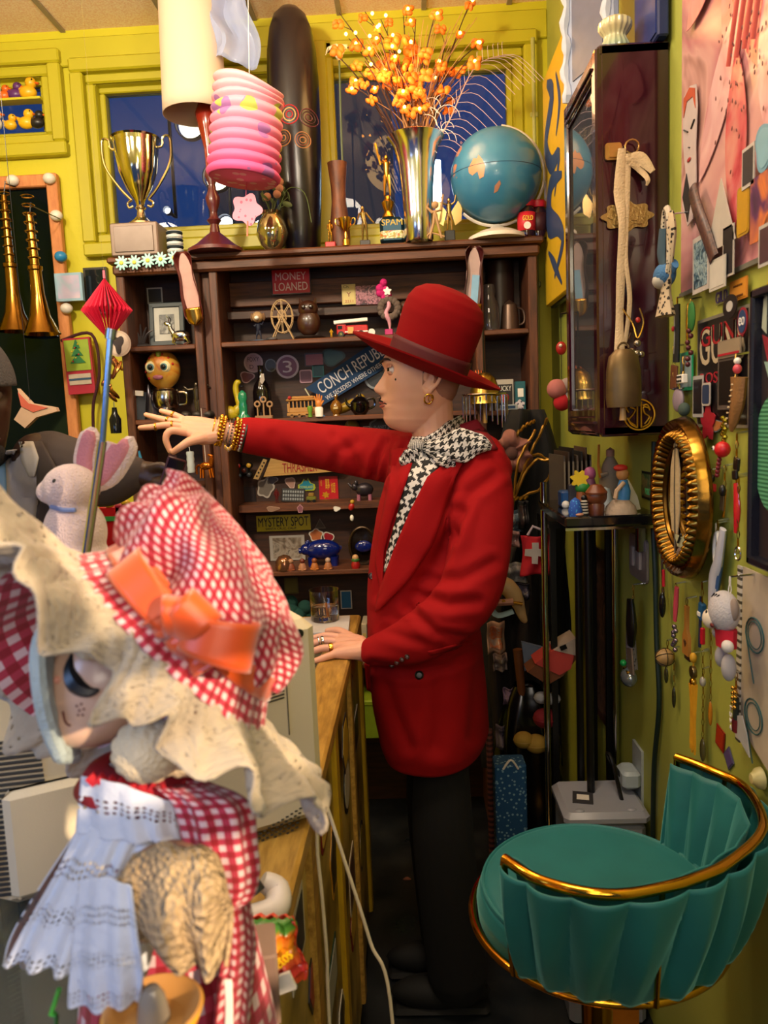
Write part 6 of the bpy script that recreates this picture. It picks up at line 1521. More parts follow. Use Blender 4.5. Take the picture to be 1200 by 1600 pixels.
# sombrero
q=W(240,1588,.47); zb=q.z
t=thing('toy_sombrero','miniature painted sombrero with red and yellow zigzag rim in front of the doll','hat',(q.x,q.y,zb-.0))
def som(s):
    x=s.n('ShaderNodeSeparateXYZ'); s.l(s.coord('UV'),x.inputs[0]); f=s.math('FRACT',s.math('MULTIPLY',x.outputs[0],26)); tri=s.math('ABSOLUTE',s.math('SUBTRACT',s.math('MULTIPLY',f,2),1)); z=x.outputs[1]
    s.set(base=s.mix(s.math('GREATER_THAN',tri,s.math('MULTIPLY',s.math('SUBTRACT',z,.0),1.0)),L('#d8a02a'),L('#b8201c')),rough=.35,coat=.3)
MB().lathe([(.026,-.012),(.033,.006)],seg=52,cap=False).build('rim',special('sombrero_rim',som),t,solid=.0015)
MB().lathe([(.0001,-.008),(.014,-.008),(.022,-.006),(.033,.0065),(.031,.0075),(.020,-.003),(.010,-.002)],seg=52,cap=False).build('brim',mat('#c08a4a',.4),t)
MB().lathe([(.0115,-.004),(.0105,.004),(.0085,.015),(.005,.021),(.0001,.0225)],seg=32).build('crown',mat('#8a8072',.2,coat=.5),t)
MB().tube([(.0,0,-.012),(0,0,CT-zb)],[.02,.022],16).build('stand',mat('#3a2a20',.6),t)
q=W(88,1585,.50); t=one(MB().tube([(0,0,0),(-.004,0,-.0),(.004,0,.02)],.0018,6),'green_pen',mat('#3c9a3a',.3),'bright green pen tip poking up left of the toy sombrero','pen',q)
b=t; o2=MB().tube([(0,0,0),(-.012,0,CT-q.z)],.0018,6).build('pen_barrel',mat('#1f4a24',.3),t)
# ================= BUNNY, ROD, HONEYCOMB =================
PL=mat('#cfb6b4',.95,var=.1,bump=.8,bs=350,sheen=.4); PLP=mat('#c07a86',.9,bump=.5,bs=350)
d=.97; O=W(112,765,d); O.z=MT
t=thing('plush_rabbit','pinkish white plush rabbit with pink-lined ears sitting behind the lace brim','plush',O); f=lambda px,py,dd=d:W(px,py,dd)-O
b=MB(); b.ell(f(112,762),(.036,.036,.031),seg=24,rings=16); b.ell(f(82,768),(.020,.022,.017),seg=16,rings=10); b.ell(f(118,830),(.040,.038,.045),seg=20,rings=14); b.ell(f(118,885),(.046,.046,.055),seg=20,rings=14); b.ell((.0,-.03,.02),(.03,.045,.02),seg=14,rings=10)
o=remesh(b,'body',PL,.0035,4); o.parent=t
for pts,w in(([(138,745),(135,715),(146,668)],[.012,.017,.016,.004]),([(145,755),(165,738),(190,700),(188,690)],[.014,.022,.020,.006])):
    b=MB(); P=curve([f(x,y,d+.01)for x,y in pts],12); rr=[table(list(zip([0,.4,.8,1],w)),k/12)for k in range(13)]; b.tube(P,rr,12,flat=.45,up=(0,1,0)); e=b.build('ear',PL,t)
    b=MB(); b.tube([p+Vector((0,-.006,0))for p in P[2:12]],[r_*.62 for r_ in rr[2:12]],10,flat=.45,up=(0,1,0)); b.build('ear_lining',PLP,e)
MB().ell(f(86,752,d-.030),.0035,seg=8,rings=6).build('eye',BLK,t); MB().ell(f(66,770,d-.002),.005,seg=8,rings=6).build('nose',mat('#8a6a74'),t); MB().tube([f(80,792,d-.02),f(100,797,d-.034),f(118,797,d-.034)],.003,6).build('neck_ribbon',mat('#6a7aa8',.6),t)
P0,P1,P2=W(139,835,.86),W(160,690,.86),W(172,530,.86); PB=P0+(P0-P1).normalized()*((P0.z-MT)/((P1-P0).normalized().z)); PB.z=MT+.001
t=thing('telescopic_rod','slanting chromed telescopic rod rising beside the plush rabbit','rod',PB); g=lambda p:p-PB
MB().tube([g(PB),g(P1)],.0050,14).build('lower_tube',CHR,t); MB().tube([g(P1),g(P2)],.0036,12).build('upper_tube',mat('#7a9ac8',.2,.9),t); MB().tube([g(P2),g(W(174,514,.86))],.0060,14).build('cap',mat('#8a97a4',.25,.9),t)
d=2.45; u=d/F; t=thing('honeycomb_ornament','bright red honeycomb paper diamond hanging over the rod tip','ornament',W(167,485,d))
b=MB()
for k in range(30):
    a=2*pi*k/30; x,y=cos(a),sin(a); w_=.35*pi/30
    b.add([(0,0,49*u),(35*u*cos(a-w_),35*u*sin(a-w_),4*u),(38*u*x,38*u*y,0),(35*u*cos(a+w_),35*u*sin(a+w_),4*u),(0,0,-46*u),(31*u*cos(a+pi/30),31*u*sin(a+pi/30),0)],[[0,1,2],[0,2,3],[4,2,1],[4,3,2],[0,3,5],[4,5,3]])
b.build('paper_cells',mat('#c80a34',.6,var=.1),t,smooth=False); MB().tube([(0,0,48*u),(0,0,60*u)],.004,6).build('top_loop',mat('#d86a80'),t); MB().tube([(0,0,60*u),(0,0,ZC-W(167,485,d).z)],.0004,4).build('string',mat('#8a7a3a'),t)
# ================= SECOND PERSON =================
DK=skin_mat('skin_dark','#2a160e','#3c2216','#1c0e0a')
d2=1.5; H2=headM(W(-52,640,d2),-40,6)
b=MB(); head_mesh(b,H2,1.02); ear_mesh(b,H2,1,1.02); ear_mesh(b,H2,-1,1.02)
limb(b,[H2@Vector((-.03,0,-.05)),H2@Vector((-.04,0,-.11)),W(-20,790,1.55)],[.055,.055,.07],8)
loft(b,[pc(-20,760,1.58,.15,.08),pc(-25,850,1.58,.15,.09),pc(-30,1000,1.58,.13,.09),pc(-30,1130,1.58,.14,.10)],ang=R(20))
for s in(-1,1):
    hp=W(-30+s*55,1120,1.58); limb(b,[hp,Vector((hp.x,hp.y,.5)),Vector((hp.x,hp.y,.09))],[.07,.05,.036],8); b.ell((hp.x+.05,hp.y-.05,.03),(.05,.10,.03),rot=eul(0,0,35),seg=12,rings=8)
limb(b,[W(60,715,1.50),W(150,742,1.44),W(205,738,1.42),W(222,740,1.415)],[.05,.038,.026,.024],10)
for pts in([(222,737,1.415),(240,738,1.41),(250,742,1.41)],[(222,743,1.41),(238,748,1.405),(247,752,1.40)]):limb(b,pts,[.021,.019,.013],6)
finger(b,[(250,742,1.41),(264,741,1.40),(272,747,1.39)],[.0105,.009,.007]); finger(b,[(249,746,1.40),(262,748,1.39),(268,755,1.38)],[.0105,.009,.007]); finger(b,[(247,751,1.395),(258,756,1.385),(262,763,1.38)],[.0102,.009,.007]); finger(b,[(244,755,1.39),(252,762,1.385),(254,768,1.38)],[.0095,.008,.0065]); finger(b,[(236,733,1.40),(250,729,1.39),(262,733,1.385)],[.012,.010,.008])
limb(b,[W(-110,720,1.66),W(-150,840,1.62),W(-110,960,1.5)],[.05,.038,.026],8)
for k in range(5):finger(b,[(-112+k*5,960,1.5),(-110+k*6,985,1.48),(-108+k*6,1003-abs(k-2)*3,1.48)],[.012,.010,.007])
cust=remesh(b,'person',DK,.004,4); tag(cust,'person in a grey-brown blazer at the left edge, wearing a silver bracelet, hand held out','person')
BLZ=mat('#3a2e2a',.85,var=.12,bump=.4,bs=900)
b=MB(); loft(b,[pc(0,712,1.56,.10,.06),pc(-5,738,1.56,.19,.10),pc(-10,800,1.57,.19,.12),pc(-20,950,1.58,.17,.12),pc(-20,1130,1.58,.19,.13),pc(-20,1190,1.58,.19,.13)],ang=R(16),ex=.8)
limb(b,[W(78,728,1.52),W(120,736,1.46),W(165,748,1.42),W(206,741,1.415)],[.072,.062,.054,.036],14); limb(b,[W(-110,735,1.64),W(-150,840,1.62),W(-112,950,1.5)],[.068,.058,.04],12)
bz=remesh(b,'blazer',BLZ,.005,6); bz.parent=cust
BV2=BVHTree.FromPolygons([v.co for v in bz.data.vertices],[p.vertices for p in bz.data.polygons])
patch('shirt',[(10,705),(-10,760),(-30,880)],[(46,700),(62,760),(50,880)],.006,mat('#8d8480',.8),8,14,parent=cust,bv=BV2,fall=1.43)
patch('lapel',[(48,690),(58,740),(58,800),(40,880)],[(66,690),(90,735),(92,800),(62,880)],.010,BLZ,6,14,parent=bz,bv=BV2,fall=1.43)
patch('shirt_collar',[(30,690),(34,720),(46,745)],[(52,690),(60,715),(54,745)],.016,mat('#a09890',.8),4,6,parent=cust,bv=BV2,fall=1.40)
patch('tie',[(-14,712),(-12,800)],[(8,712),(12,800)],.012,mat('#5a7a98',.6),4,8,parent=cust,bv=BV2,fall=1.43)
b=MB(); b.tube([W(209,740,1.415)+eul(0,78,0)@Vector((.029*cos(t),.027*sin(t),0))for t in[2*pi*k/30 for k in range(30)]],.0028,8,closed=True); b.build('bracelet',SIL,cust)
b=MB(); b.grid(lambda u,v:H2@Vector(((.106-.012*v if cos(2*pi*u)>0 else .112-.02*v)*cos(2*pi*u)*cos(v*1.45)**.45,.087*sin(2*pi*u)*cos(v*1.45)**.45,.050+.10*v)),40,14,cu=True); b.build('knit_cap',mat('#4a4648',.95,bump=.8,bs=200),cust,solid=.004)
b=MB(); b.ell(H2@Vector((.062,0,-.085)),(.045,.042,.032),seg=20,rings=12); b.build('beard',mat('#120a08',.95,bump=.8,bs=400),cust)
for s in(-1,1):MB().ell(H2@Vector((.066,s*.032,.032)),.0112,seg=14,rings=10).build('eyeball',mat('#6a5a50',.2),cust)
b=MB(); b.tube([H2@Vector((.1-abs(y)*.5,y,-.052))for y in[lerp(-.024,.024,k/8)for k in range(9)]],.004,6); b.build('lips',mat('#4a2420',.5),cust)
t=thing('phone','dark reddish phone held up at the fingertips of the person in the blazer','phone',W(270,738,1.375),rot=(R(10),R(20),R(30))); MB().box((0,0,0),(.034,.006,.055),bev=.002).build('case',mat('#3a1018',.3),t); MB().box((0,-.0034,0),(.029,.001,.048)).build('screen',mat('#14080c',.08),t)
# ================= LEFT WALL OF THINGS =================
def WB_(px,py,y=WY-.02):return W(px,py,y)
# bulb-rimmed mirror
q0=WB_(96,420); t=thing('bulb_mirror','tall mirror in a pink-orange wooden frame dotted with white balls','mirror',(q0.x,WY-.03,W(90,282,WY-.03).z))
ztp=0; zbt=W(120,760,WY).z-t.location.z; FR=wood('#b06a3c','#d08a52',(8,8,2),'wood_pink');
MB().box((0,0,(ztp+zbt)/2),(.042,.03,abs(zbt)+.05),bev=.004).build('stile',FR,t); MB().box((-.55,0,0),(1.06,.03,.045),bev=.004).build('top_rail',FR,t); MB().box((-.55,0,zbt),(1.06,.03,.045),bev=.004).build('bottom_rail',FR,t); MB().box((-1.08,0,zbt/2),(.042,.03,abs(zbt)),bev=.004).build('stile',FR,t)
MB().box((-.55,.010,zbt/2),(1.04,.004,abs(zbt))).build('mirror_glass',mat('#18263c',.04,.9,var=0),t)
for px,py,c in((20,282,'#d8cfc4'),(77,279,'#d8cfc4'),(88,337,'#d8cfc4'),(95,401,'#2a7fb8'),(104,482,'#d8d0cc'),(-40,286,'#d8cfc4')):
    q=WB_(px,py,WY-.055)-t.location; MB().ell(q,(.023,.022,.020),seg=20,rings=12).build('ball',mat(c,.35),t)
def horn(px,pytop,pybot,lb,d=2.88):
    u=d/F; T=W(px,pytop,d); B_=W(px+20,pybot,d); L_=(T-B_).length; t=thing('brass_horn',lb,'horn',B_,rot=(0,math.atan2(T.x-B_.x,T.z-B_.z),0))
    MB().lathe([(28*u,0),(24*u,8*u),(15*u,28*u),(10*u,60*u),(9*u,95*u),(11*u,97*u),(11*u,102*u),(7*u,104*u),(5*u,180*u),(4*u,L_)],seg=28,cap=False).build('bell',mat('#8a6428',.2,1),t)
    for k in range(8):MB().tube([(9*u*cos(a*pi/6),9*u*sin(a*pi/6),(115+k*13)*u)for a in range(12)],.0022,5,closed=True).build('ring_key',BRASS,t)
    MB().tube([(0,0,L_),(.01,0,L_+.05)],.002,5).build('hook',BLK,t); MB().tube([(.01,0,L_+.04),(.012,2.95-d,L_+.05)],.002,5).build('peg',BLK,t)
horn(6,305,518,'brass horn hanging bell down before the mirror, nearer the left edge'); horn(46,340,522,'brass horn hanging bell down before the mirror, nearer the wooden stile',2.72)
# ducks in the left window
def duck(px,zb,c,lb,s=1,up=0):
    t=thing('rubber_duck',lb,'duck',Vector((W(px,215,WY-.005).x,WY-.004,zb)),group='rubber ducks in the small left window',rot=(0,0,R(up)),sc=s)
    b=MB(); b.ell((0,-.0,.022),(.030,.022,.022),seg=18,rings=12); b.ell((.012,0,.052),(.019,.018,.018),seg=16,rings=10); b.tube([(-.02,0,.03),(-.036,0,.044)],[.012,.003],8); b.build('body',mat(c,.35),t); MB().ell((.032,0,.050),(.010,.009,.004),seg=10,rings=6).build('beak',mat('#d8641c',.4),t)
    for q in(-1,1):MB().ell((.022,q*.013,.058),.0032,seg=6,rings=5).build('eye',BLK,t)
zb1=w1[2]+.023; zt1=w1[3]-.078
for px,c,lb,s in((-8,'#c8c4bc','white rubber duck on the bottom ledge of the small window',1.1),(18,'#d8a81c','smaller yellow rubber duck on the bottom ledge, at the left',.8),(43,'#e0b01c','larger yellow rubber duck with an orange beak on the bottom ledge',1.0),(60,'#1c1a1c','black rubber duck at the right end of the bottom ledge',.9)):duck(px,zb1,c,lb,s)
struct(MB().box(((w1[0]+w1[1])/2,WY-.004,zt1-.004),(w1[1]-w1[0],.05,.008)).build('trim_9',YEL))
for px,c,lb,s in((-14,'#2a8a6a','green toy on the upper ledge of the small window',.8),(12,'#d8641c','orange rubber duck on the upper ledge of the small window',.8),(30,'#5a2a6a','purple rubber duck on the upper ledge of the small window',.9),(50,'#e0a81c','big yellow rubber duck on the upper ledge beside the window edge',1.1)):duck(px,zt1,c,lb,s)
for o in list(bpy.data.objects):
    if o.name.startswith('rubber_duck')and o.parent is None:del o['group']
# small pictures and ornaments near the stile
def wl(name,label,cat,px,py,w,h,**k):
    y=k.pop('d',WY-.004); u=y/F; return flat(name,label,cat,W(px,py,y),0,w*u,h*u,**k)
wl('canvas_print','small square canvas in pale blue and lilac over the mirror stile','picture',109,449,42,42,d=WY-.06,c1='#8fb0c8',m2=picture(['#7ab0c0','#b0a8c8','#c8b8cc'],5,'lilac'),th=.02)
t=wl('dark_mirror','narrow dark framed glass between the canvas and the shelf unit','mirror',152,455,36,70,d=WY-.015,c1='#2a2420',th=.02,m2=mat('#3a4450',.06,.8))
wl('round_plaque','round cream plaque with a dark twisted figure in the middle','plaque',185,537,40,40,d=SD-.02,shape='round',c1='#b8a090',c2='#c8b4a4'); MB().prism(blob(.022,24,3,.3,.8,1.3),.003,c=(0,-.003,0)).build('dark_figure',mat('#2a1a1c'),bpy.data.objects['round_plaque'])
t=thing('christmas_board','glittery pinball-like board with a green tree on yellow and a red surround','picture',W(125,572,WY-.06),rot=(0,R(-2),0)); u=WY/F
MB().prism(rect(42*u,84*u),.02).build('board',mat('#a01430',.5),t); MB().prism(rect(38*u,46*u),.022,c=(0,-.002,16*u)).build('tree_panel',mat('#8aa02c',.5),t);
b=MB()
for k in range(3):b.prism([(-12*u+k*3*u,(4+k*11)*u),(12*u-k*3*u,(4+k*11)*u),(0,(18+k*11)*u)],.004,c=(0,-.014,0))
b.build('tree',mat('#1f6a3a',.6),t)
for k in range(6):MB().ell(((-7+(k*5)%15)*u,-.017,(7+k*5)*u),.003,seg=6,rings=5).build('bauble',mat(('#c8202c','#d8b02c')[k%2],.3),t)
MB().prism(rect(34*u,16*u),.022,c=(0,-.003,-20*u)).build('message_panel',mat('#b8a89a'),t); MB().prism(rect(34*u,3*u),.022,c=(0,-.005,-20*u)).build('bar',mat('#2a4a6a'),t)
b=MB(); b.tube(curve([(-24*u,-.002,40*u),(24*u,-.004,46*u),(30*u,-.006,-10*u),(14*u,-.004,-60*u),(8*u,0,-110*u)],24),.006,8); b.build('dark_scarf',mat('#3a0c18',.8),t)
# gold leaf cluster and dark bottle
t=thing('gilt_leaf_cluster','hanging cluster of gilt and copper leaves behind the telescopic rod','ornament',W(178,600,2.62)); rnd=random.Random(8)
for k in range(12):MB().ell((rnd.uniform(-.035,.035),rnd.uniform(-.02,.02),rnd.uniform(-.06,.09)),(.008,.004,.026),rot=(rnd.uniform(-30,30),rnd.uniform(-50,50),0),seg=10,rings=6).build('leaf',mat(('#8a5a2c','#b07a30','#6a3a24')[k%3],.25,.9),t)
MB().tube([(0,0,.1),(0,.08,.28)],.001,4).build('string',BLK,t)
t=thing('dark_bottle','small glossy dark bottle hanging under the gilt leaves','bottle',W(180,655,2.62)); MB().lathe([(.0001,-.05),(.018,-.048),(.02,.0),(.01,.02),(.008,.04)],seg=16).build('bottle',mat('#14161c',.08,.3),t); MB().tube([(0,0,.04),(0,0,.06)],.002,5).build('loop',SIL,t)
# fish toy, horse ornament, scroll
t=thing('fish_toy','little yellow and green toy fish with a blue fin and bulging eye','toy',at(210,zL3+.0,2.73)+Vector((0,0,.095))); MB().ell((0,0,0),(.030,.02,.020),seg=18,rings=12).build('body',picture(['#5a8a2c','#b8a02c','#3a7a5a'],30,'fishy'),t); MB().prism([(-.0,.012),(.03,.036),(.036,.008),(.02,.0)],.005).build('fin',mat('#2a7aa0'),t); MB().ell((-.012,-.018,.003),.009,seg=12,rings=8).build('eye',mat('#c87a2c',.3),t); MB().ell((-.012,-.026,.003),.004,seg=8,rings=6).build('pupil',BLK,t); MB().lathe([(.0001,-.095),(.02,-.095),(.004,-.085),(.004,-.015)],seg=12).build('stand',BLK,t)
t=thing('horse_ornament','glossy gold and amber rocking horse ornament hanging in front of the left bay','ornament',W(322,728,2.66)); HG=mat('#b8641c',.15,.8)
b=MB(); b.ell((0,0,0),(.024,.012,.014),seg=16,rings=10); b.tube([(.016,0,.006),(.022,0,.03)],[.010,.007],8); b.ell((.018,0,.035),(.012,.006,.006),rot=eul(0,25,0),seg=10,rings=6)
for x in(-.018,-.010,.012,.020):b.tube([(x,0,-.008),(x*1.2,0,-.042)],[.005,.003],7)
b.build('body',HG,t); MB().tube(curve([(-.022,0,.004),(-.034,0,-.004),(-.034,0,-.028)],8),.004,6).build('tail',HG,t); MB().tube([(0,0,.012),(-.004,0,.20)],.0008,4).build('string',WHT,t); MB().tube([(-.004,0,.2),(-.004,.1,.2)],.001,4).build('pin',BLK,t)
t=thing('paper_scroll','short roll of ribbed white paper dangling beside the gold horse','scroll',W(298,722,2.62)); MB().lathe([(.012,-.036),(.0135,-.03),(.012,-.02),(.0135,-.01),(.012,0),(.0135,.01),(.012,.02),(.0135,.03),(.012,.036)],seg=18).build('roll',mat('#a8b0b4',.6),t); MB().tube([(0,0,.036),(-.01,0,.13)],.0008,4).build('string',WHT,t)
# festive red packets beyond the rabbit
for k,(px,py,c,lb)in enumerate(((178,800,'#a81420','red gift packet with green trim behind the telescopic rod'),(203,796,'#8a1a3a','dark pink gift packet behind the bonnet puff'))):
    q=HP(px,py+15,CT); q=W(px,815,1.9); t=thing('gift_packet',lb,'packet',(q.x,q.y,CT)); h=W(px,py-10,1.9).z-CT
    MB().box((0,0,h/2),(.055,.05,h),bev=.003).build('packet',mat(c,.35),t); MB().box((0,-.026,h-.03),(.05,.002,.012)).build('trim',mat('#3a8a4a' if k==0 else '#c83a5a',.4),t); MB().ell((.0,-.02,h+.004),(.012,.008,.008),seg=8,rings=6).build('bow',mat('#c8a02c',.3),t)
# two-tone pointed toy star hanging by the left edge
c=W(58,640,2.1); t=thing('starfish_toy','cream and coral pointed toy star hanging behind the person in the blazer','toy',c); u=2.1/F
MB().prism([(-36*u,-14*u),(-20*u,8*u),(-26*u,34*u),(-6*u,10*u),(32*u,2*u),(34*u,-4*u),(0,-12*u),(-20*u,-28*u)],.018).build('body',mat('#b09078',.8),t); MB().prism([(-22*u,6*u),(-25*u,28*u),(-10*u,10*u),(20*u,2*u),(-4*u,-4*u)],.022).build('coral_patch',mat('#b0503c',.8),t); MB().tube([(-10*u,0,8*u),(-10*u,0,ZC-c.z)],.0008,4).build('string',BLK,t)
# ================= RIGHT WALL =================
def rbox(x0,y0,x1,y1,off=.002):
    a=RW(x0,(y0+y1)/2,off); b=RW(x1,(y0+y1)/2,off); xm=(x0+x1)/2; t=RW(xm,y0,off); c=RW(xm,y1,off)
    return Vector((XR-off,(a.y+b.y)/2,(t.z+c.z)/2)),abs(a.y-b.y),t.z-c.z
def rf(name,label,cat,x0,y0,x1,y1,off=.003,**k):
    c,w,h=rbox(x0,y0,x1,y1,off); return flat(name,label,cat,c,-90,w,h,**k)
def rt(name,label,cat,px,py,off=.015,**k):return thing(name,label,cat,RW(px,py,off),rz=-90,**k)
def uu(px,off=0.0):return RW(px,700,off).y/F
MAR=mat('#2b0716',.14,var=.15,coat=.6)
# maroon cabinet
cx0,cx1,cy0,cy1,cz0,cz1=.405,XR,1.66,1.98,W(938,683,1.66).z,W(938,68,1.66).z
t=thing('wall_cabinet','glossy dark maroon wall cabinet with a glazed side and gold crest','cabinet',((cx0+cx1)/2,(cy0+cy1)/2,cz0)); wx,wy,wz=cx1-cx0,cy1-cy0,cz1-cz0
MB().box((.002,-wy/2+.01,wz/2),(wx-.006,.02,wz),bev=.004).build('front_panel',MAR,t); MB().box((.002,wy/2-.01,wz/2),(wx-.006,.02,wz),bev=.004).build('far_panel',MAR,t)
MB().box((0,0,wz-.012),(wx,wy,.024),bev=.005).build('top',MAR,t); MB().box((0,0,.012),(wx,wy,.024),bev=.005).build('bottom',MAR,t); MB().box((wx/2-.008,0,wz/2),(.008,wy-.04,wz-.05)).build('back',mat('#1a0810',.5),t)
b=MB(); x=-wx/2+.004
for(yy,zz,sy_,sz_)in((-wy/2+.018,wz/2,.034,wz-.01),(wy/2-.018,wz/2,.034,wz-.01),(0,wz-.03,wy-.06,.045),(0,.035,wy-.06,.055)):b.box((x,yy,zz),(.018,sy_,sz_),bev=.004)
dr=b.build('door',MAR,t); MB().box((x,0,wz/2),(.003,wy-.07,wz-.1)).build('pane',mat('#8a8f98',.02,trans=.85,var=0,ior=1.4),dr)
for k in range(3):
    for z_ in(wz-.06+.012*k,.055-.012*k):MB().tube([(x-.004-.0035*k,-wy/2+.03,z_),(x-.004-.0035*k,wy/2-.03,z_)],.003,6).build('moulding',MAR,dr)
u=1.66/F; fc=lambda px,py:(W(px,py,1.655)-t.location)
# latch with ring, scalloped escutcheon and gold round crest, on the near panel
q=fc(958,237); o=MB().prism(rrect(24*u,24*u,4*u),.006,c=q).prism(rrect(14*u,18*u,2*u),.012,c=q+Vector((0,-.002,0))).build('latch',mat('#b9985c',.3,.9),t); MB().tube([q+Vector((26*u+10*u*cos(a),-.008,4*u+10*u*sin(a)))for a in[k*.5 for k in range(-5,8)]],.0018,6).build('ring_pull',mat('#b9985c',.3,.9),o)
q=fc(980,338); b=MB()
for s_,y in((1,0),(.74,-.003),(.46,-.006)):b.prism([(36*u*s_*cos(a)*(1+.10*cos(8*a))*(1 if abs(cos(a))>.3 else .9),20*u*s_*sin(a)*(1+.14*cos(8*a)))for a in[2*pi*k/64 for k in range(64)]],.004,c=q+Vector((0,y,0)))
b.build('scalloped_plate',mat('#a08452',.35,.9,bump=.4,bs=200),t)
q=fc(999,648); b=MB(); b.tube([q+Vector((23*u*cos(2*pi*k/40),0,23*u*sin(2*pi*k/40)))for k in range(40)],.0018,6,closed=True)
for pts in(((-3,20),(-3,-4),(-3,-20)),((3,20),(3,-4),(3,-20)),((-14,12),(-6,8),(-10,0),(-16,-8),(-6,-16)),((14,10),(6,12),(8,2),(15,-4),(8,-14)),((-16,4),(-19,12),(-9,15)),((16,6),(12,15),(5,14)),((-18,-4),(-12,-14),(-4,-19)),((18,-4),(14,-14),(5,-19))):b.tube(curve([q+Vector((a*u,0,c*u))for a,c in pts],14),.0026,6,flat=.5)
b.build('gold_crest',mat('#c8981c',.35,.5),t)
for k,(yy,zz,c,r)in enumerate(((-.06,.03,'#c8c4c0',.03),(.03,.03,'#a01c20',.025),(.09,.03,'#8a7a3a',.03))):
    tt=thing('cabinet_trinket',('white pot inside the glazed maroon cabinet','red pot inside the glazed maroon cabinet','brass pot at the far end inside the maroon cabinet')[k],'ornament',t.location+Vector((.01,yy,.025))); MB().lathe([(.0001,0),(r*.8,0),(r,.05),(r*.6,.12),(.0001,.13)],seg=20).build('pot',mat(c,.4),tt); MB().ell((0,0,.15),r*.6,seg=12,rings=8).build('knob',mat(c,.3),tt)
ct=cz1
# cloth strip and cow bell
t=thing('cloth_strip','torn cream cloth strips knotted through the cabinet latch and hanging down','cloth',W(970,235,1.645)); g=lambda px,py,d=1.64:W(px,py,d)-t.location; CRM=mat('#c9b08c',.9,bump=.6,bs=250)
for pts,w in(([(972,232),(968,300),(972,350),(970,430),(968,500),(968,548)],[.008,.012,.007,.009,.008,.011]),([(982,240),(980,300),(978,400),(984,470),(976,540)],[.005,.006,.004,.005,.004]),([(978,250),(1000,248),(1020,268)],[.007,.014,.006]),([(985,255),(1000,265),(1012,280),(1010,290)],[.005,.007,.005,.002])):
    b=MB(); P=curve([g(*p,1.638+.006*sin(i*2))for i,p in enumerate(pts)],20); b.tube(P,[table(list(zip([i/(len(w)-1)for i in range(len(w))],w)),k/20)for k in range(21)],8,flat=.3,up=(0,-1,0)); b.build('strip',CRM,t)
t=thing('cow_bell','dull brass cow bell with a wooden clapper hanging from the cloth strip','bell',W(974,548,1.61)); u=1.61/F
MB().lathe([(25*u,-85*u),(27*u,-70*u),(26*u,-30*u),(22*u,-8*u),(12*u,2*u),(.0001,3*u)],seg=28,sx=1,sy=.7).build('bell',mat('#6a5638',.45,.7,var=.4,vs=30),t); MB().tube([(0,0,-40*u),(-2*u,-.004,-92*u),(-2*u,-.004,-105*u)],[.004,.006,.0075],10).build('clapper',mat('#b08a5a',.5),t); MB().tube([(8*u*cos(k*.5),0,4*u+8*u*sin(k*.5))for k in range(13)],.0022,6).build('hanging_loop',mat('#6a5638',.4,.8),t)
t=thing('jingle_bells','bunch of tiny silver bells on a gold chain beside the cow bell','bells',W(996,505,1.62)); rnd=random.Random(6)
for k in range(6):MB().ell((rnd.uniform(-.012,.012),0,-.03-rnd.uniform(0,.04)),.0075,seg=10,rings=8).build('bell',mat('#9a8f80',.2,.9),t)
MB().tube(curve([(-.03,0,.03),(-.01,0,-.0),(0,0,-.03),(.012,0,.0),(.004,0,.03)],16),.0016,5).build('chain',GOLD,t); MB().ell((.0,-.004,.006),(.005,.004,.006),seg=8,rings=6).build('red_bead',mat('#a01c1c',.3),t)
# on top of the cabinet
q=W(965,66,1.74); t=thing('fluted_vase','fluted cream vase shading to teal at its foot on the maroon cabinet','vase',(q.x,1.76,ct))
def fv(s):x=s.n('ShaderNodeSeparateXYZ'); s.l(s.coord(),x.inputs[0]); s.set(base=s.ramp(s.math('MULTIPLY',x.outputs[2],11),(.05,'#2a7a98'),(.4,'#a8b89a'),(.7,'#d8cca0')),rough=.2,coat=.4)
b=MB(); b.grid(lambda uq,v:Vector((cos(2*pi*uq),sin(2*pi*uq),0))*table([(0,.028),(.35,.032),(.6,.022),(.8,.034),(.93,.034),(1,.024)],v)*(1+.04*sin(2*pi*uq*16))+Vector((0,0,.09*v)),96,24,cu=True); b.build('vase_body',special('fluted_glaze',fv),t)
q=W(918,60,1.9); t=thing('ornate_frame','white carved picture frame standing on the maroon cabinet','frame',(.45,1.9,ct+.0),rz=-72); MB().box((0,0,.18),(.2,.02,.36),bev=.004).build('frame_board',mat('#aab4d0',.5),t); MB().box((0,-.011,.18),(.13,.004,.26)).build('picture',mat('#6a7088',.3),t);
for s in(-1,1):
    b=MB(); b.tube([(s*(.09-.006*sin(k)),-.014,.01+k*.0155)for k in range(23)],[.011+.004*sin(k*1.7)for k in range(23)],8); b.build('carving',mat('#c4cce0',.5),t)
t=thing('blue_reflection_panel','deep blue panel added for a reflection at the back of the cabinet top','picture',(.53,1.72,ct)); MB().box((0,0,.16),(.022,.16,.32),bev=.003).build('canvas',mat('#14245a',.5),t); MB().box((-.012,0,.16),(.003,.14,.3)).build('reflection_face',mat('#1a2f78',.35,var=.5),t)  # panel colour stands for a blue reflection above the cabinet
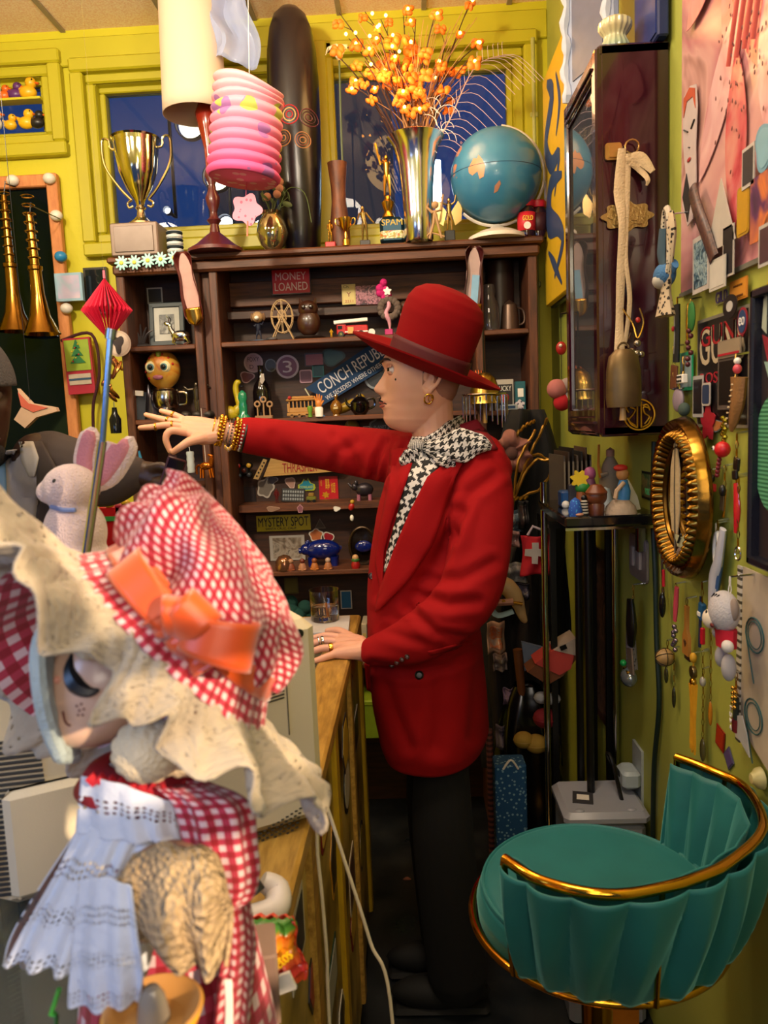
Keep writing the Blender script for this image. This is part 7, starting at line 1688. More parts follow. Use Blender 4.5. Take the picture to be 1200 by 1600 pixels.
# yellow sign with blue scroll
u=2.6/F; t=thing('yellow_sign','tall yellow sign painted with curling blue letter shapes beyond the maroon cabinet','sign',(.505,2.58,2.26),rz=-90)
MB().box((0,0,0),(.38,.03,.74),bev=.003).build('board',mat('#c8a41c',.5,var=.1),t); MB().box((0,.012,0),(.392,.02,.752),bev=.003).build('edge',mat('#141c30',.4),t); MB().box((0,.035,0),(.2,.03,.4)).build('batten',WD,t); SB_=mat('#2a3f6a',.5);
for pts,w in(([(-.1,.33),(-.02,.26),(-.14,.16),(-.05,.06),(.08,.05),(.0,-.05)],[.012,.035,.03,.03,.02,.006]),([(.12,-.02),(-.06,.0),(-.1,-.1),(.06,-.16),(.12,-.22),(-.02,-.3)],[.01,.03,.055,.03,.02,.008]),([(-.12,-.2),(-.02,-.26),(.1,-.34)],[.006,.02,.006]),([(.05,.3),(.1,.2),(.04,.12)],[.006,.018,.006])):
    b=MB(); b.tube(curve([(x,-.016,z)for x,z in pts],24),[table(list(zip([i/(len(w)-1)for i in range(len(w))],w)),k/24)for k in range(25)],10,flat=.05,up=(0,1,0)); b.build('scroll',SB_,t)
# flower poster
c,w,h=rbox(1069,-60,1235,440,.004); z0,z1=RW(1069,465).z,RW(1069,-90).z; y0,y1=RW(1069,300).y,1.05
t=thing('flower_poster','huge glossy pink lily poster covering the upper right wall','poster',(XR-.004,(y0+y1)/2,(z0+z1)/2),rz=-90); pw,ph=y0-y1,z1-z0
MB().prism(rect(pw,ph),.003).build('sheet',picture(['#6a4a44','#b87880','#d0a09a','#8a6058'],4,'poster_bg',.25),t); MB().box((0,-.003,-ph/2+.004),(pw,.004,.008)).build('hem',mat('#6a6a60',.4),t)
PM=[picture(['#b03a50','#d07a88','#d8a4a0'],6,'petal_a',.25),picture(['#a82c3c','#c85a60','#d08a80'],7,'petal_b',.25),picture(['#c8808c','#dcb0b0','#b05a68'],5,'petal_c',.25)]
for k,(x,z,L_,ww,a)in enumerate(((-.02,.16,.34,.10,10),(.06,.05,.36,.11,-35),(-.07,-.02,.30,.09,38),(.10,.22,.30,.10,-70),(.0,-.12,.28,.08,0),(.13,-.08,.26,.09,-15),(-.12,.2,.22,.08,60))):
    b=MB(); M=eul(0,a,0); b.prism([(ww*sin(pi*i/14)**.8*(1 if j else-1)*.5,L_*(i/14-.5))for j in(0,1)for i in(range(15)if j else range(14,0,-1))],.0012,M=M,c=(x,-.0022-.0012*k,z)); b.build('petal',PM[k%3],t)
b=MB(); rnd=random.Random(12)
for k in range(60):x,z=rnd.gauss(.02,.05),rnd.gauss(-.02,.07); b.ell((x,-.0115,z),(.0022,.0008,.004),rot=(0,rnd.uniform(-40,40),0),seg=6,rings=4)
b.build('freckle_marks',mat('#5a1a20',.5),t)['kind']='stuff'
for k in range(4):b=MB(); b.tube(curve([(-.02+k*.03,-.012,.0),(.02+k*.03,-.014,.09),(.05+k*.04,-.012,.16)],8),.004,6,flat=.3); b.build('stamen',mat('#c0504a',.4),t); MB().ell((.05+k*.04,-.013,.165),(.012,.004,.006),seg=8,rings=6).build('anther',mat('#d8702c',.4),t)
# paper cutout of a face on a long neck
t=rt('paper_cutout','tall thin paper cutout of a frowning red-haired face on the wall','cutout',1078,245,.012); u=uu(1078)*1.0; U2=u*2.6
MB().prism([(-12*U2*.9,95*u*.6),(-9*U2,92*u),(0,97*u),(9*U2,90*u),(11*U2,60*u),(9*U2,10*u),(10*U2,-40*u),(5*U2,-90*u),(-3*U2,-95*u),(-11*U2,-60*u),(-6*U2,-20*u),(-10*U2,20*u)],.0015).build('paper',mat('#b8a8a8',.6),t)
MB().prism([(-9*U2,62*u),(-9*U2,88*u),(0,95*u),(8*U2,86*u),(9*U2,58*u),(5*U2,78*u),(-4*U2,80*u)],.001,c=(0,-.0015,0)).build('hair',mat('#b04a2a',.6),t)
b=MB(); b.tube([(-8*U2,-.002,44*u),(-2*U2,-.002,36*u)],.0016,5); b.tube([(8*U2,-.002,44*u),(3*U2,-.002,36*u)],.0016,5); b.tube([(-1*U2,-.002,14*u),(1*U2,-.002,12*u)],.0012,5); b.build('features',BLK,t); MB().ell((0,-.002,-4*u),(3*U2,.001,3*u),seg=10,rings=5).build('lips',mat('#a02c30'),t)
MB().prism([(-10*U2,-50*u),(-4*U2,-20*u),(3*U2,-60*u),(-2*U2,-90*u)],.001,c=(0,-.0016,0)).build('jacket',mat('#1a1a22'),t)
# dark rolled strip, pennants, cards, polaroids
t=rt('snakeskin_strap','dark brown patterned strap hanging slantwise over the polaroids','strap',1100,345,.022); u=uu(1100); b=MB(); b.tube(curve([(-.055,0,55*u),(-.02,-.004,20*u),(.02,-.004,-20*u),(.05,0,-62*u)],14),.016,10,flat=.4,up=(0,1,0)); b.build('strap',picture(['#120c0e','#3a2228','#5a3a30','#1a1014'],60,'snake',.4),t)
P0_=[(1105,278,1150,385,'tri','#b8b0a8','#6a9a80','white and green paper pennant beside the strap','pennant'),(1083,367,1108,456,'rect','#b8b0ac','#3c4a58','instant photo of blue trees at the lower left of the poster','instant photo'),(1109,403,1134,452,'rect','#b8b4ac','#c4c0b8','white instant photo with a scribbled tube drawing','instant photo'),(1130,353,1147,432,'rect','#b8b0a8','#16141a','instant photo with a nearly black picture beside the pennant','instant photo'),(1160,228,1179,292,'rect','#b8b0ac','#2a2a30','instant photo with dark shapes high on the lily poster','instant photo'),(1186,348,1212,414,'rect','#b0aca8','#4a3038','instant photo at the right edge with a small red mark','instant photo'),(1152,290,1171,368,'rr','#a8801c','#b88a14','mustard yellow scalloped card on the poster','card'),(1180,190,1215,262,'blob3','#6a98b0','#7aa8bc','pale blue torn paper at the right edge of the poster','paper')]
for k,(x0,y0_,x1,y1_,sh,c1,c2,lb,cat)in enumerate(P0_):
    o=rf('instant_photo' if 'instant' in cat else cat.replace(' ','_')+'_print',lb,cat,x0,y0_,x1,y1_,off=.020+.002*(k%3),shape=sh,c1=c1,c2=None if sh=='tri' else c2,m2=None)
    if 'tree' in lb:o.data.materials[1]=picture(['#1c2a38','#3a5a70','#9ab0b8','#2a2a28'],60,'trees')
rf('sunset_print','purple and orange sunset photo at the right edge of the poster','photo',1173,268,1215,372,off=.022,m1=picture(['#1a1020','#5a2a5a','#d87a3a','#2a1418'],9,'sunset',.3))
t=rf('letter_sticker','small purple letter sticker above the dark band poster','sticker',1119,452,1139,474,c1='#8a8a50',txt=(('GILD',.9,.8,0,0,'#3a2a6a'),)); rf('orange_card','orange paper card tucked under the lily poster','card',1141,436,1168,469,off=.008,c1='#c07a28',c2='#c8862c',txt=(('~~~~',.5,.1,0,.2,'#5a3010'),('-----',.6,.1,0,-.3,'#5a3010')))
# band poster
t=rf('band_poster','black poster with big red and cream letters on the right wall','poster',1090,488,1172,668,off=.005,c1='#7a7468',m2=mat('#0e0c10',.3),inset=.94,txt=(('GUNS',.86,.34,0,.24,'#b8a88c'),('GUNS',.84,.18,.004,.33,'#9a1420'),('ROSES',.56,.10,-.14,-.05,'#9a1828')))
MB().prism(blob(.03,20,5,.25),.002,c=(-.05,-.004,-.09)).build('rose_print',mat('#9a1828'),t)
rf('dark_framed_picture','small almost black picture with a grey edge over the band poster','picture',1122,556,1151,640,off=.014,c1='#5a504a',c2='#0a080a'); rf('shelf_ticket','grey ticket with a red line over the band poster','ticket',1122,530,1158,558,off=.016,c1='#8a7a68',c2='#94846e',txt=(('_____',.9,.12,0,-.3,'#b01c30'),))
rf('instant_photo','instant photo of a dog silhouette under the band poster corner','instant photo',1083,587,1099,652,off=.010,c1='#a8a4a0',c2='#1c1418'); rf('sticker','blue and white buckle-shaped sticker under the band poster','sticker',1097,598,1110,634,off=.012,shape='rr',c1='#b8b0a8',c2='#2a3a5a')
rf('round_lens','black disc with a white centre at the top of the band poster','disc',1130,460,1152,497,off=.018,shape='round',c1='#0c0c10',c2='#b8b4b0',inset=.45); rf('ed_badge','round red and blue badge with white letters on the band poster','badge',1153,480,1168,524,off=.018,shape='round',c1='#8a1c30',c2='#24406a',txt=(('eo',.6,.3,0,0,'#e0dcd8'),))
rf('souvenir_magnet','little mountain-shaped souvenir magnet below the band poster','magnet',1110,655,1131,674,off=.006,shape='blob3',c1='#6a7a80',c2='#a86a3c')
# chains and charms on the wall: a generic hanger
def hang(name,label,cat,px,py,ytop,parts,off=.02,cord=BRASS,r=.0016,loop=True):
    t=rt(name,label,cat,px,py,off); u=uu(px); h=(py-ytop)*u
    b=MB(); n=max(3,int(h/.012))
    if loop:
        for k in range(n):b.tube([(.0022*cos(a*pi/3)*(k%2)+.0*1,.0022*cos(a*pi/3)*((k+1)%2),h*(k+.5)/n+.6*h/n*sin(a*pi/3))for a in range(6)],r*.6,4,closed=True)
    else:b.tube([(0,0,0),(.002,0,h*.5),(0,0,h)],r,5)
    b.build('chain' if loop else 'cord',cord,t); MB().tube([(0,0,h),(0,off-.001,h+.003)],.0018,6).build('pin',SIL,t)
    for nm,f,m in parts:bb=MB(); f(bb,u); bb.build(nm,m,t)
    return t
E_=lambda c,r,**k:(lambda b,u:b.ell(Vector(c)*u,tuple(x*u for x in r),**k))
B_x=lambda c,s,rot=None:(lambda b,u:b.box(Vector(c)*u,tuple(x*u for x in s),rot=rot,bev=.0015))
T_=lambda pts,rr:(lambda b,u:b.tube(curve([Vector(p)*u for p in pts],14),[table(list(zip([i/(len(rr)-1)for i in range(len(rr))],[x*u for x in rr])),k/14)for k in range(15)],10,flat=.5,up=(0,1,0)))
t=hang('whale_plush','blue and white plush whale charm knotted with a leopard tie beside the cabinet','plush',1043,430,350,[('body',E_((0,-4,0),(24,14,17),seg=20,rings=14),mat('#3c6a9a',.9,bump=.5,bs=300)),('belly',E_((-2,-6,-6),(20,13,12),seg=16,rings=10),mat('#b8b4ac',.9)),('tail_fin',T_([(20,0,2),(30,0,10)],[6,9]),mat('#3c6a9a',.9)),('leopard_tie',T_([(22,-4,75),(28,-4,50),(20,-4,10),(6,-4,-20),(4,-4,-55)],[9,12,8,12,24]),spots('#b8a488','#1c1410',130,.38,'leopard')),('denim_scrap',T_([(8,-8,60),(2,-8,30),(8,-8,10)],[10,12,7]),mat('#3a5060',.9)),('rope_loop',lambda b,u:b.tube([(Vector((14+14*cos(a*.35),-6,40+45*sin(a*.35)))*u)for a in range(18)],4*u,8,closed=True),spots('#c0b4a0','#1c1814',160,.3,'rope'))],off=.05,loop=False,cord=BLK)
hang('black_lanyard','black lanyard with white lettering hanging below the leopard tie','lanyard',1058,520,470,[('strap',T_([(-2,0,40),(0,0,0),(-4,0,-42)],[9,8,9]),mat('#16161a',.6)),('lettering_strip',T_([(-1,-3,30),(0,-3,0),(-2,-3,-30)],[3,3,3]),mat('#8a8a88')),('red_heart',E_((0,-6,6),(4,2,4)),mat('#b01c28'))],loop=False)
hang('brown_tag','brown leather tag hanging at the edge of the maroon cabinet','tag',1053,590,545,[('tag',B_x((0,0,0),(26,3,36),(0,8,0)),mat('#6a3c20',.6))]); hang('dice_charm','white domino-like dice charm with black dots','charm',1068,592,560,[('dice',B_x((0,-2,0),(26,8,13)),WHT)]+[('pip',E_((x,-7,z),(2,1.2,2),seg=6,rings=4),BLK)for x in(-7,0,7)for z in(-3,3)])
hang('mauve_purse','mauve coin purse charm above the gold oval tray','purse',1060,625,600,[('purse',E_((0,0,0),(20,6,18)),mat('#8a7a88',.6)),('clasp',B_x((0,0,17),(30,8,4)),SIL),('pom',E_((24,0,-14),(12,8,10)),mat('#3a4a44',.9))])
rf('green_hologram','glassy green hologram card beside the black lanyard','card',1063,550,1083,610,off=.006,c1='#1c9a68',c2='#8aa0a8')
hang('feather_tangle','tangle of green feather and red beads left of the band poster','charm',1080,495,470,[('feather',E_((0,0,0),(14,4,22)),mat('#2a6a2c',.8)),('beads',lambda b,u:[b.ell(Vector((8*sin(k*2),-3,-20-k*8))*u,4*u,seg=8,rings=5)for k in range(7)],mat('#5a2a30',.3,.4)),('brass_chain',T_([(-8,-2,20),(-6,-4,-10),(-10,-2,-40)],[2.5,3,2.5]),GOLD)])
hang('leather_sheath','tan laced leather knife sheath hanging over the framed print edge','sheath',1150,625,560,[('sheath',T_([(10,0,32),(6,0,0),(-6,0,-25),(-16,0,-44)],[20,17,13,5]),mat('#8a6034',.6,bump=.3)),('lacing',lambda b,u:[b.ell(Vector((8-k*3,-9,22-k*8))*u,(4*u,1.5*u,1.5*u),seg=6,rings=4)for k in range(8)],mat('#c8b08a')),('pink_bead',E_((8,-2,44),(7,6,7)),mat('#d04a5a',.3)),('white_bead',E_((8,-2,55),(6,5,5)),WHT)],off=.03)
hang('bird_keychain','round bright red bird ball keychain on a glittering gold chain','keychain',1133,702,655,[('ball',E_((0,-4,0),(14,11,12),seg=18,rings=12),mat('#c01420',.4)),('eye',E_((-6,-15,2),(3.5,1.5,3.5)),WHT),('pupil',E_((-6,-17,2),(1.6,1,1.6)),BLK),('beaded_tail',lambda b,u:[b.ell(Vector((-14-k*2,-2,-10-k*6))*u,4*u,seg=8,rings=5)for k in range(6)],mat('#7a2028',.3)),('gold_glitter',lambda b,u:[b.ell(Vector((5*sin(k*2.1),-2,14+k*4))*u,4*u,seg=7,rings=4)for k in range(9)],mat('#b8a83c',.2,.9))])
hang('red_die','small red plastic cube dangling right of the gold oval tray','charm',1112,762,735,[('cube',B_x((0,0,0),(13,10,12)),mat('#c0202c',.3)),('black_bead',E_((2,0,14),(4,4,6)),BLK)]); hang('key_bunch','bunch of old keys and silver tags right of the gold oval tray','keys',1132,785,730,[('key',T_([(4,0,20),(0,0,-10),(-4,0,-22)],[3,2.5,4]),BRASS),('silver_tag',B_x((-4,-2,0),(14,2,26),(0,6,0)),mat('#8a8478',.2,.9)),('dark_knob',E_((2,-4,18),(6,5,9)),BLK)])
hang('red_comb','translucent red curved comb hanging beside the framed portrait','comb',1150,795,745,[('comb',T_([(-2,0,38),(4,0,0),(0,0,-36)],[6,9,5]),mat('#c01c2c',.2,coat=.5))]); hang('black_tag_stack','stack of black rubber tags above the red comb','tags',1151,725,680,[('tag',B_x((0,0,0),(18,4,20),(0,10,0)),BLK),('lower_tag',B_x((2,-3,-16),(16,4,14),(0,-8,0)),BLK)])
hang('white_carabiner','white plastic hook charm below the keys','hook',1121,858,815,[('hook',lambda b,u:b.tube([Vector((9*cos(a*pi/10),0,24*sin(a*pi/10)))*u for a in range(18)],4*u,8),WHT)]); hang('blue_white_ribbon','long blue and white ribbon trailing down beside the tiger plush','ribbon',1118,905,820,[('ribbon',T_([(26,0,80),(10,0,30),(-6,0,0),(-14,0,-50)],[8,11,13,9]),mat('#b8b8c4',.6)),('blue_edge',T_([(20,2,70),(4,2,20),(-10,2,-20)],[9,12,12]),mat('#3a5a8a',.6))],loop=False,cord=WHT)
hang('ring_chain','long brass chain ending in a wide key ring beside the framed portrait','chain',1153,865,750,[('ring',lambda b,u:b.tube([Vector((10*cos(a*.4),0,10*sin(a*.4)))*u for a in range(16)],1.5*u,6,closed=True),SIL)])
# gold oval tray mirror
c,w,h=rbox(1042,650,1126,905,.02); t=thing('oval_mirror','oval mirror in a fluted beaten brass frame on the right wall','mirror',c+Vector((-.012,0,0)),rz=-90)
def trf(uq,v):
    a=2*pi*uq; k=v; rr=lerp(1.0,.56,k); flu=.007*abs(sin(a*26))*sin(pi*min(1,k*1.15))**.5*(1 if k>.45 else .25); dz=table([(0,.0),(.12,-.022),(.35,-.012),(.6,-.026),(.9,-.004),(1,.006)],k)
    return Vector((w/2*rr*cos(a),dz-flu,h/2*(rr+(1-rr)*.12)*sin(a)))
MB().grid(trf,208,24,cu=True).build('frame',mat('#8a6426',.25,1,var=.3,vs=20),t,solid=.002); b=MB(); b.tube([(w/2*.60*cos(a*pi/24),-.010,h/2*.63*sin(a*pi/24))for a in range(48)],.005,6,closed=True); b.build('beading',mat('#6a4a1c',.3,1),t); MB().prism([(w/2*.59*cos(a*pi/24),h/2*.62*sin(a*pi/24))for a in range(48)],.003,c=(0,.004,0)).build('mirror_glass',mat('#c0c4c4',.02,1,var=0),t)
t=thing('feather','long pale quill feather tucked in the brass oval mirror','feather',RW(1056,765,.045),rz=-90); u=uu(1053)
MB().prism([(-14*u,-60*u),(-22*u,-30*u),(-20*u,30*u),(-6*u,66*u),(0,80*u),(4*u,66*u),(16*u,30*u),(16*u,-30*u),(8*u,-62*u)],.002).build('vane',mat('#b8a27c',.8,bump=.5),t); MB().tube([(2*u,-.002,-90*u),(-2*u,-.002,0),(0,-.002,76*u)],[.002,.0014,.0006],6).build('quill',mat('#5a5040'),t)
t=thing('paper_bow','folded pale green paper bow at the foot of the feather','bow',RW(1064,842,.045),rz=-90); MB().prism([(-24*u,4*u),(-10*u,-12*u),(14*u,-12*u),(22*u,10*u),(4*u,2*u)],.004).build('paper',mat('#a8a884',.7),t); MB().tube([(-4*u,-.004,-6*u),(8*u,-.004,8*u)],.002,5).build('fold',BLK,t); MB().ell((-2*u,0,-24*u),(12*u,.006,12*u),seg=14,rings=8).build('shell_disc',mat('#6a5a50',.4),t)
# framed portrait
z0,z1=RW(1168,882,.035).z,RW(1168,455,.035).z; y0,y1=RW(1168,650,.035).y,.97; t=thing('framed_portrait','black framed print of an orange-haired figure with a pleated green ruff','picture',(XR-.018,(y0+y1)/2,(z0+z1)/2),rz=-90); pw,ph=y0-y1,z1-z0
b=MB()
for(x,z,a,c_)in((0,ph/2-.007,pw,.014),(0,-ph/2+.007,pw,.014),(-pw/2+.006,0,.012,ph),(pw/2-.006,0,.012,ph)):b.box((x,0,z),(a,.034,c_),bev=.003)
b.build('frame_moulding',mat('#1c1c26',.25),t); MB().box((0,.004,0),(pw-.02,.012,ph-.02)).build('backing',mat('#2e2628',.35),t); lx=-pw/2; pp=lambda b,pts,k:b.prism([(lx+x,z)for x,z in pts],.001,c=(0,-.004-.0012*k,0))
pp(MB(),[(.055+.055*cos(a)-.0,-.035+.085*sin(a))for a in[R(90+k*12)for k in range(16)]],1).build('green_ruff',stripes('#2a6a48','#5aa078',160,2),t); pp(MB(),[(.045,.06),(.05,.0),(.062,-.04),(.11,-.05),(.11,.07)],2).build('hair',mat('#b0642c',.5,var=.5,vs=60),t); pp(MB(),[(.06,.04),(.055,.0),(.075,-.06),(.11,-.06),(.11,.05)],3).build('face',mat('#c89a84',.5),t)
pp(MB(),[(.022,.14),(.04,.10),(.06,.06),(.05,.05),(.10,.06),(.10,.10),(.05,.13)],2).build('hat_brim',mat('#8a2030',.5),t); pp(MB(),[(.035,.10),(.05,.075),(.09,.075),(.09,.095)],4).build('brim_lining',mat('#8aa89c',.5),t); pp(MB(),[(.025,.19),(.035,.20),(.035,.14),(.02,.15)],2).build('pale_feather',mat('#a8b0a0'),t); pp(MB(),[(.02,.20),(.04,.215),(.10,.21),(.10,.195)],2).build('yellow_band',mat('#c8a01c'),t)
# lower right: plush, tassel, opener and the rest
t=hang('white_plush','small white plush cub in a red top hanging beside the sketch pages','plush',1140,955,905,[('head',E_((0,-8,0),(29,20,30),seg=24,rings=16),mat('#b8b4b8',.95,bump=.5,bs=300)),('muzzle',E_((-14,-22,-14),(16,10,14),seg=16,rings=10),mat('#d8ccb8',.95)),('red_top',T_([(2,-6,-24),(4,-6,-50)],[26,24]),mat('#b80c2c',.8)),('leg',E_((-12,-6,-70),(10,9,16)),mat('#a8a4a8',.95)),('leg',E_((14,-6,-78),(12,10,20)),mat('#a8a4a8',.95)),('arm',E_((-24,-8,-36),(7,7,10)),mat('#a8a4a8',.95)),('arm',E_((24,-12,-44),(10,8,9)),mat('#d0ccc8',.95)),('ear',E_((24,-4,8),(10,6,16)),mat('#8a7a70',.95)),('eye',E_((-12,-28,-4),(2.4,1.4,4)),BLK),('eye',E_((-24,-24,-6),(2.4,1.4,4)),BLK),('stripes',lambda b,u:[b.tube([Vector((-8+k*6,-22+k,20+k))*u,Vector((-4+k*6,-20+k,26))*u],1.1*u,5)for k in range(3)],BLK),('mouth',E_((6,-27,-18),(6,2,3)),mat('#5a1418'))],off=.05,cord=WHT)
t=hang('yellow_tassel','long golden yellow tassel with a round medal hanging above the stool','tassel',1083,1050,1020,[('cap',E_((0,0,-16),(7,5,8)),GOLD),('medal',lambda b,u:b.lathe([(.0001,-3*u),(9*u,-3*u),(10*u,0),(9*u,3*u),(.0001,3*u)],seg=24,M=eul(90)),mat('#7a6a4a',.3,.9)),('knot',E_((0,0,22),(6,5,8)),mat('#c8941c',.6))],off=.03,loop=False,cord=mat('#c8941c',.6)); u=uu(1083)
b=MB(); rnd=random.Random(2)
for k in range(26):x=rnd.uniform(-9,9); b.tube(curve([(x*.7*u,rnd.uniform(-6,4)*u,-18*u),(x*u,0,-80*u),((x*1.2)*u,0,-rnd.uniform(110,128)*u)],6),1.5*u,4)
b.build('threads',mat('#d89c10',.7,var=.3),t)['kind']='stuff'; b=MB()
for k in range(5):b.tube(curve([((-9-k)*u,4*u,-20*u),((-10-k*.8)*u,4*u,-70*u),((-11-k)*u,4*u,-120*u)],6),1.4*u,4)
b.build('navy_threads',mat('#141c30',.8),t)
hang('bottle_opener','flat wooden bottle-shaped opener branded with a heart','opener',1073,985,935,[('body',lambda b,u:b.prism([(x*u,z*u)for x,z in((-5,38),(5,38),(4,30),(4,2),(13,-10),(12,-38),(-13,-38),(-12,-10),(-4,2),(-4,30))],5*u),mat('#a8702c',.5)),('heart',lambda b,u:b.prism([(0,-26*u),(6*u,-18*u),(3*u,-14*u),(0,-17*u),(-3*u,-14*u),(-6*u,-18*u)],6*u),mat('#4a2a14')),('dark_foot',B_x((0,2,-42),(22,4,10)),mat('#2a1410'))])
hang('basketball_charm','tan basketball charm with black seams hanging low on the wall','charm',1043,1027,1000,[('ball',E_((0,-4,0),(14,14,14),seg=20,rings=14),mat('#9a7a4a',.5)),('seams',lambda b,u:[b.tube([(Vector((14.2*cos(a*.3),0,14.2*sin(a*.3)))+Vector((0,-4,0)))*u if k==0 else(eul(0,0,0)@Vector((0,14.2*cos(a*.3),14.2*sin(a*.3)))+Vector((0,-4,0)))*u for a in range(21)],.7*u,4,closed=True)for k in(0,1)]+[b.tube([(eul(0,40*s,0)@Vector((14.2*cos(a*.3),14.2*sin(a*.3),0))+Vector((0,-4,0)))*u for a in range(21)],.7*u,4,closed=True)for s in(-1,1)],BLK)])
hang('pink_strap','pink and red silicone strap with a glittering charm below it','strap',1056,945,912,[('strap',T_([(4,0,28),(0,0,0),(-4,0,-26)],[6,7,5]),mat('#c8485a',.4)),('glitter_charm',lambda b,u:[b.ell(Vector((6*sin(k*1.9),-2,-34-k*5))*u,4*u,seg=7,rings=5)for k in range(8)],mat('#8a7a88',.15,.8))]); hang('black_pod','glossy black pod charm with a small red ribbon','charm',1035,945,890,[('pod',E_((0,0,0),(6,5,20)),mat('#101014',.15)),('red_ribbon',T_([(5,0,55),(6,0,30)],[4,4]),mat('#b8142c'))])
hang('blue_robot_charm','blue and white boxy figure charm with a red tube under it','charm',1097,955,910,[('body',B_x((0,0,0),(14,8,26),(0,8,0)),mat('#1f5a8a',.4)),('white_band',B_x((0,-5,-4),(12,2,7)),WHT),('red_tube',B_x((3,0,-38),(7,6,26)),mat('#c0142c',.3)),('navy_strap',T_([(-10,2,20),(-13,2,-30),(-14,2,-60)],[4,4,4]),mat('#1a2444'))])
for k,(px,py,yt,c,r,lb)in enumerate(((1110,1115,965,'#b8741c',(5,3,20),'thin amber oval pendant on a long ball chain'),(1098,1172,1040,'#5a5230',(8,4,19),'olive drop pendant on a ball chain beside the tassel tip'),(1053,1090,1010,'#2a2c1c',(5,3,17),'dark drop on a ball chain, shaped for a pendant shadow, under the basketball'),(1041,1055,1040,'#3a3c22',(6,3,13),'small dark leaf-shaped drop added for a pendant shadow under the basketball'),(1098,1065,1015,'#b8b0a0',(6,5,8),'little pearl pendant right of the medal'))):hang('drop_pendant',lb,'pendant',px,py,yt,[('drop',E_((0,0,0),r,seg=14,rings=10),mat(c,.2,coat=.4))],off=.012,r=.001)  # the two darkest drops are modelled where pendant shadows fall
hang('beaded_strap','woven strap with gold beads and stacked white letters','strap',1150,1090,1050,[('strap',T_([(0,0,0),(0,0,-50)],[8,7]),mat('#182420',.6)),('red_tip',T_([(0,-1,-34),(0,-1,-54)],[8.4,7.4]),mat('#6a1420')),('gold_beads',lambda b,u:[b.ell(Vector((4*(k%2)*2-4,-3,14-k*4))*u,3.4*u,seg=7,rings=5)for k in range(9)],GOLD)]); t=bpy.data.objects['beaded_strap']; u=uu(1150)
for k,ch in enumerate('TUVA'):text(ch,7*u,7*u,WHT,t,(1*u,-.009,(-16-k*10)*u))
rf('red_sticker','small red and gold sticker low on the green wall','sticker',1119,1137,1132,1170,off=.002,c1='#8a2014',c2='#a83018',roll=8); rf('purple_sticker','purple diamond sticker low on the green wall','sticker',1131,1166,1147,1204,off=.002,out=[(0,.5),(.5,0),(0,-.5),(-.5,0)],c1='#4a4a6a',c2='#5a4a7a')
o=rf('folded_paper','folded white paper dangling under the sketch pages','paper',1147,1118,1172,1172,off=.02,out=[(-.5,.3),(0,.5),(.3,.1),(.5,-.5),(-.3,-.2)],c1='#b8b8b8')
# sketch pages
z0,z1=RW(1172,1165).z,RW(1172,885).z; y0,y1=RW(1170,1000).y,.95; t=thing('sketch_pad','spiral-bound sketch page with teal marker ovals at the right edge','paper',(XR-.010,(y0+y1)/2,(z0+z1)/2),rz=-90); pw,ph=y0-y1,z1-z0
MB().prism([(-pw/2,ph/2),(pw/2,ph/2),(pw/2,-ph/2-.03),(0,-ph/2-.02),(-pw/2,-ph/2+.03)],.003).build('page',mat('#b8aa94',.7),t); b=MB()
for cz_ in(.05,-.085):
    b.tube([(-pw/2+.05+.032*cos(a*.33),-.003,cz_+.028*sin(a*.33))for a in range(19)],.0012,5,closed=True); b.tube([(-pw/2+.05+.024*cos(a*.33),-.003,cz_+.022*sin(a*.33))for a in range(19)],.0009,5,closed=True); b.tube([(-pw/2+.02,-.003,cz_-.01),(-pw/2+.05,-.003,cz_-.08)],.001,5)
b.build('marker_lines',mat('#2a5a5c',.6),t); MB().prism(circ(.03,18,.6,1),.001,c=(pw/2-.03-.12,-.0035,-.08)).build('pink_blot',mat('#b06a5a',.7),t); MB().box((-pw/2-.008,-.002,0),(.016,.004,ph),bev=.001).build('punched_strip',stripes('#c4beb2','#4a4438',75,2,.6),t)
t=rt('doorstop','small round cream doorstop knob low on the wall at the right edge','knob',1190,1216,.006); MB().lathe([(.0001,.018),(.008,.017),(.011,.012),(.016,.008),(.018,0)],M=eul(90),seg=24).build('knob',mat('#b8b078',.4),t)
for lb,pts,c,r in(('dark green cable running straight down the wall beside the light switch',[(1022,690),(1020,800),(1024,900),(1026,1000),(1030,1100),(1022,1200),(1020,1330)],'#0e2420',.006),('thin brown cord hanging down the wall below the tray',[(1036,800),(1034,860),(1037,940)],'#3a2818',.003)):
    P=[RW(x,y,.010)for x,y in pts]; b=MB(); b.tube(curve(P,40),r,8); tag(b.build('wall_cable',mat(c,.5)),lb,'cable')
# light switch, cardboard, charm bundle, charger
t=rf('light_switch','cream double light switch plate behind the trinket shelf','switch',985,838,1012,905,off=.004,shape='rr',c1='#8a7c74',th=.006)
for x in(-.028,.028):MB().box((x,-.006,0),(.018,.008,.05),bev=.002).build('rocker',mat('#a89a90',.4),t)
rf('cardboard_sheet','tall brown cardboard sheet with scribbled writing leaning on the wall','cardboard',926,862,963,1130,off=.012,c1='#4a3026',m2=picture(['#3a241c','#5a3c2c','#2a1814','#4a3226'],12,'cardbd',.9),th=.006); rf('plug_plate','white wall outlet plate behind the white bin','outlet',990,1165,1004,1250,off=.003,c1='#a8b0b4',th=.006)
t=rt('phone_charger','white plug-in charger with a black lead above the white bin','charger',982,1212,.03); MB().box((0,0,0),(.07,.045,.045),bev=.008).build('body',mat('#a8b4bc',.4),t); b=MB(); b.tube(curve([(-.0,-.02,0),(-.01,-.05,.05),(.03,-.05,.06),(.05,-.03,-.04),(.05,-.01,-.14)],18),.005,7); b.build('lead',BLK,t)
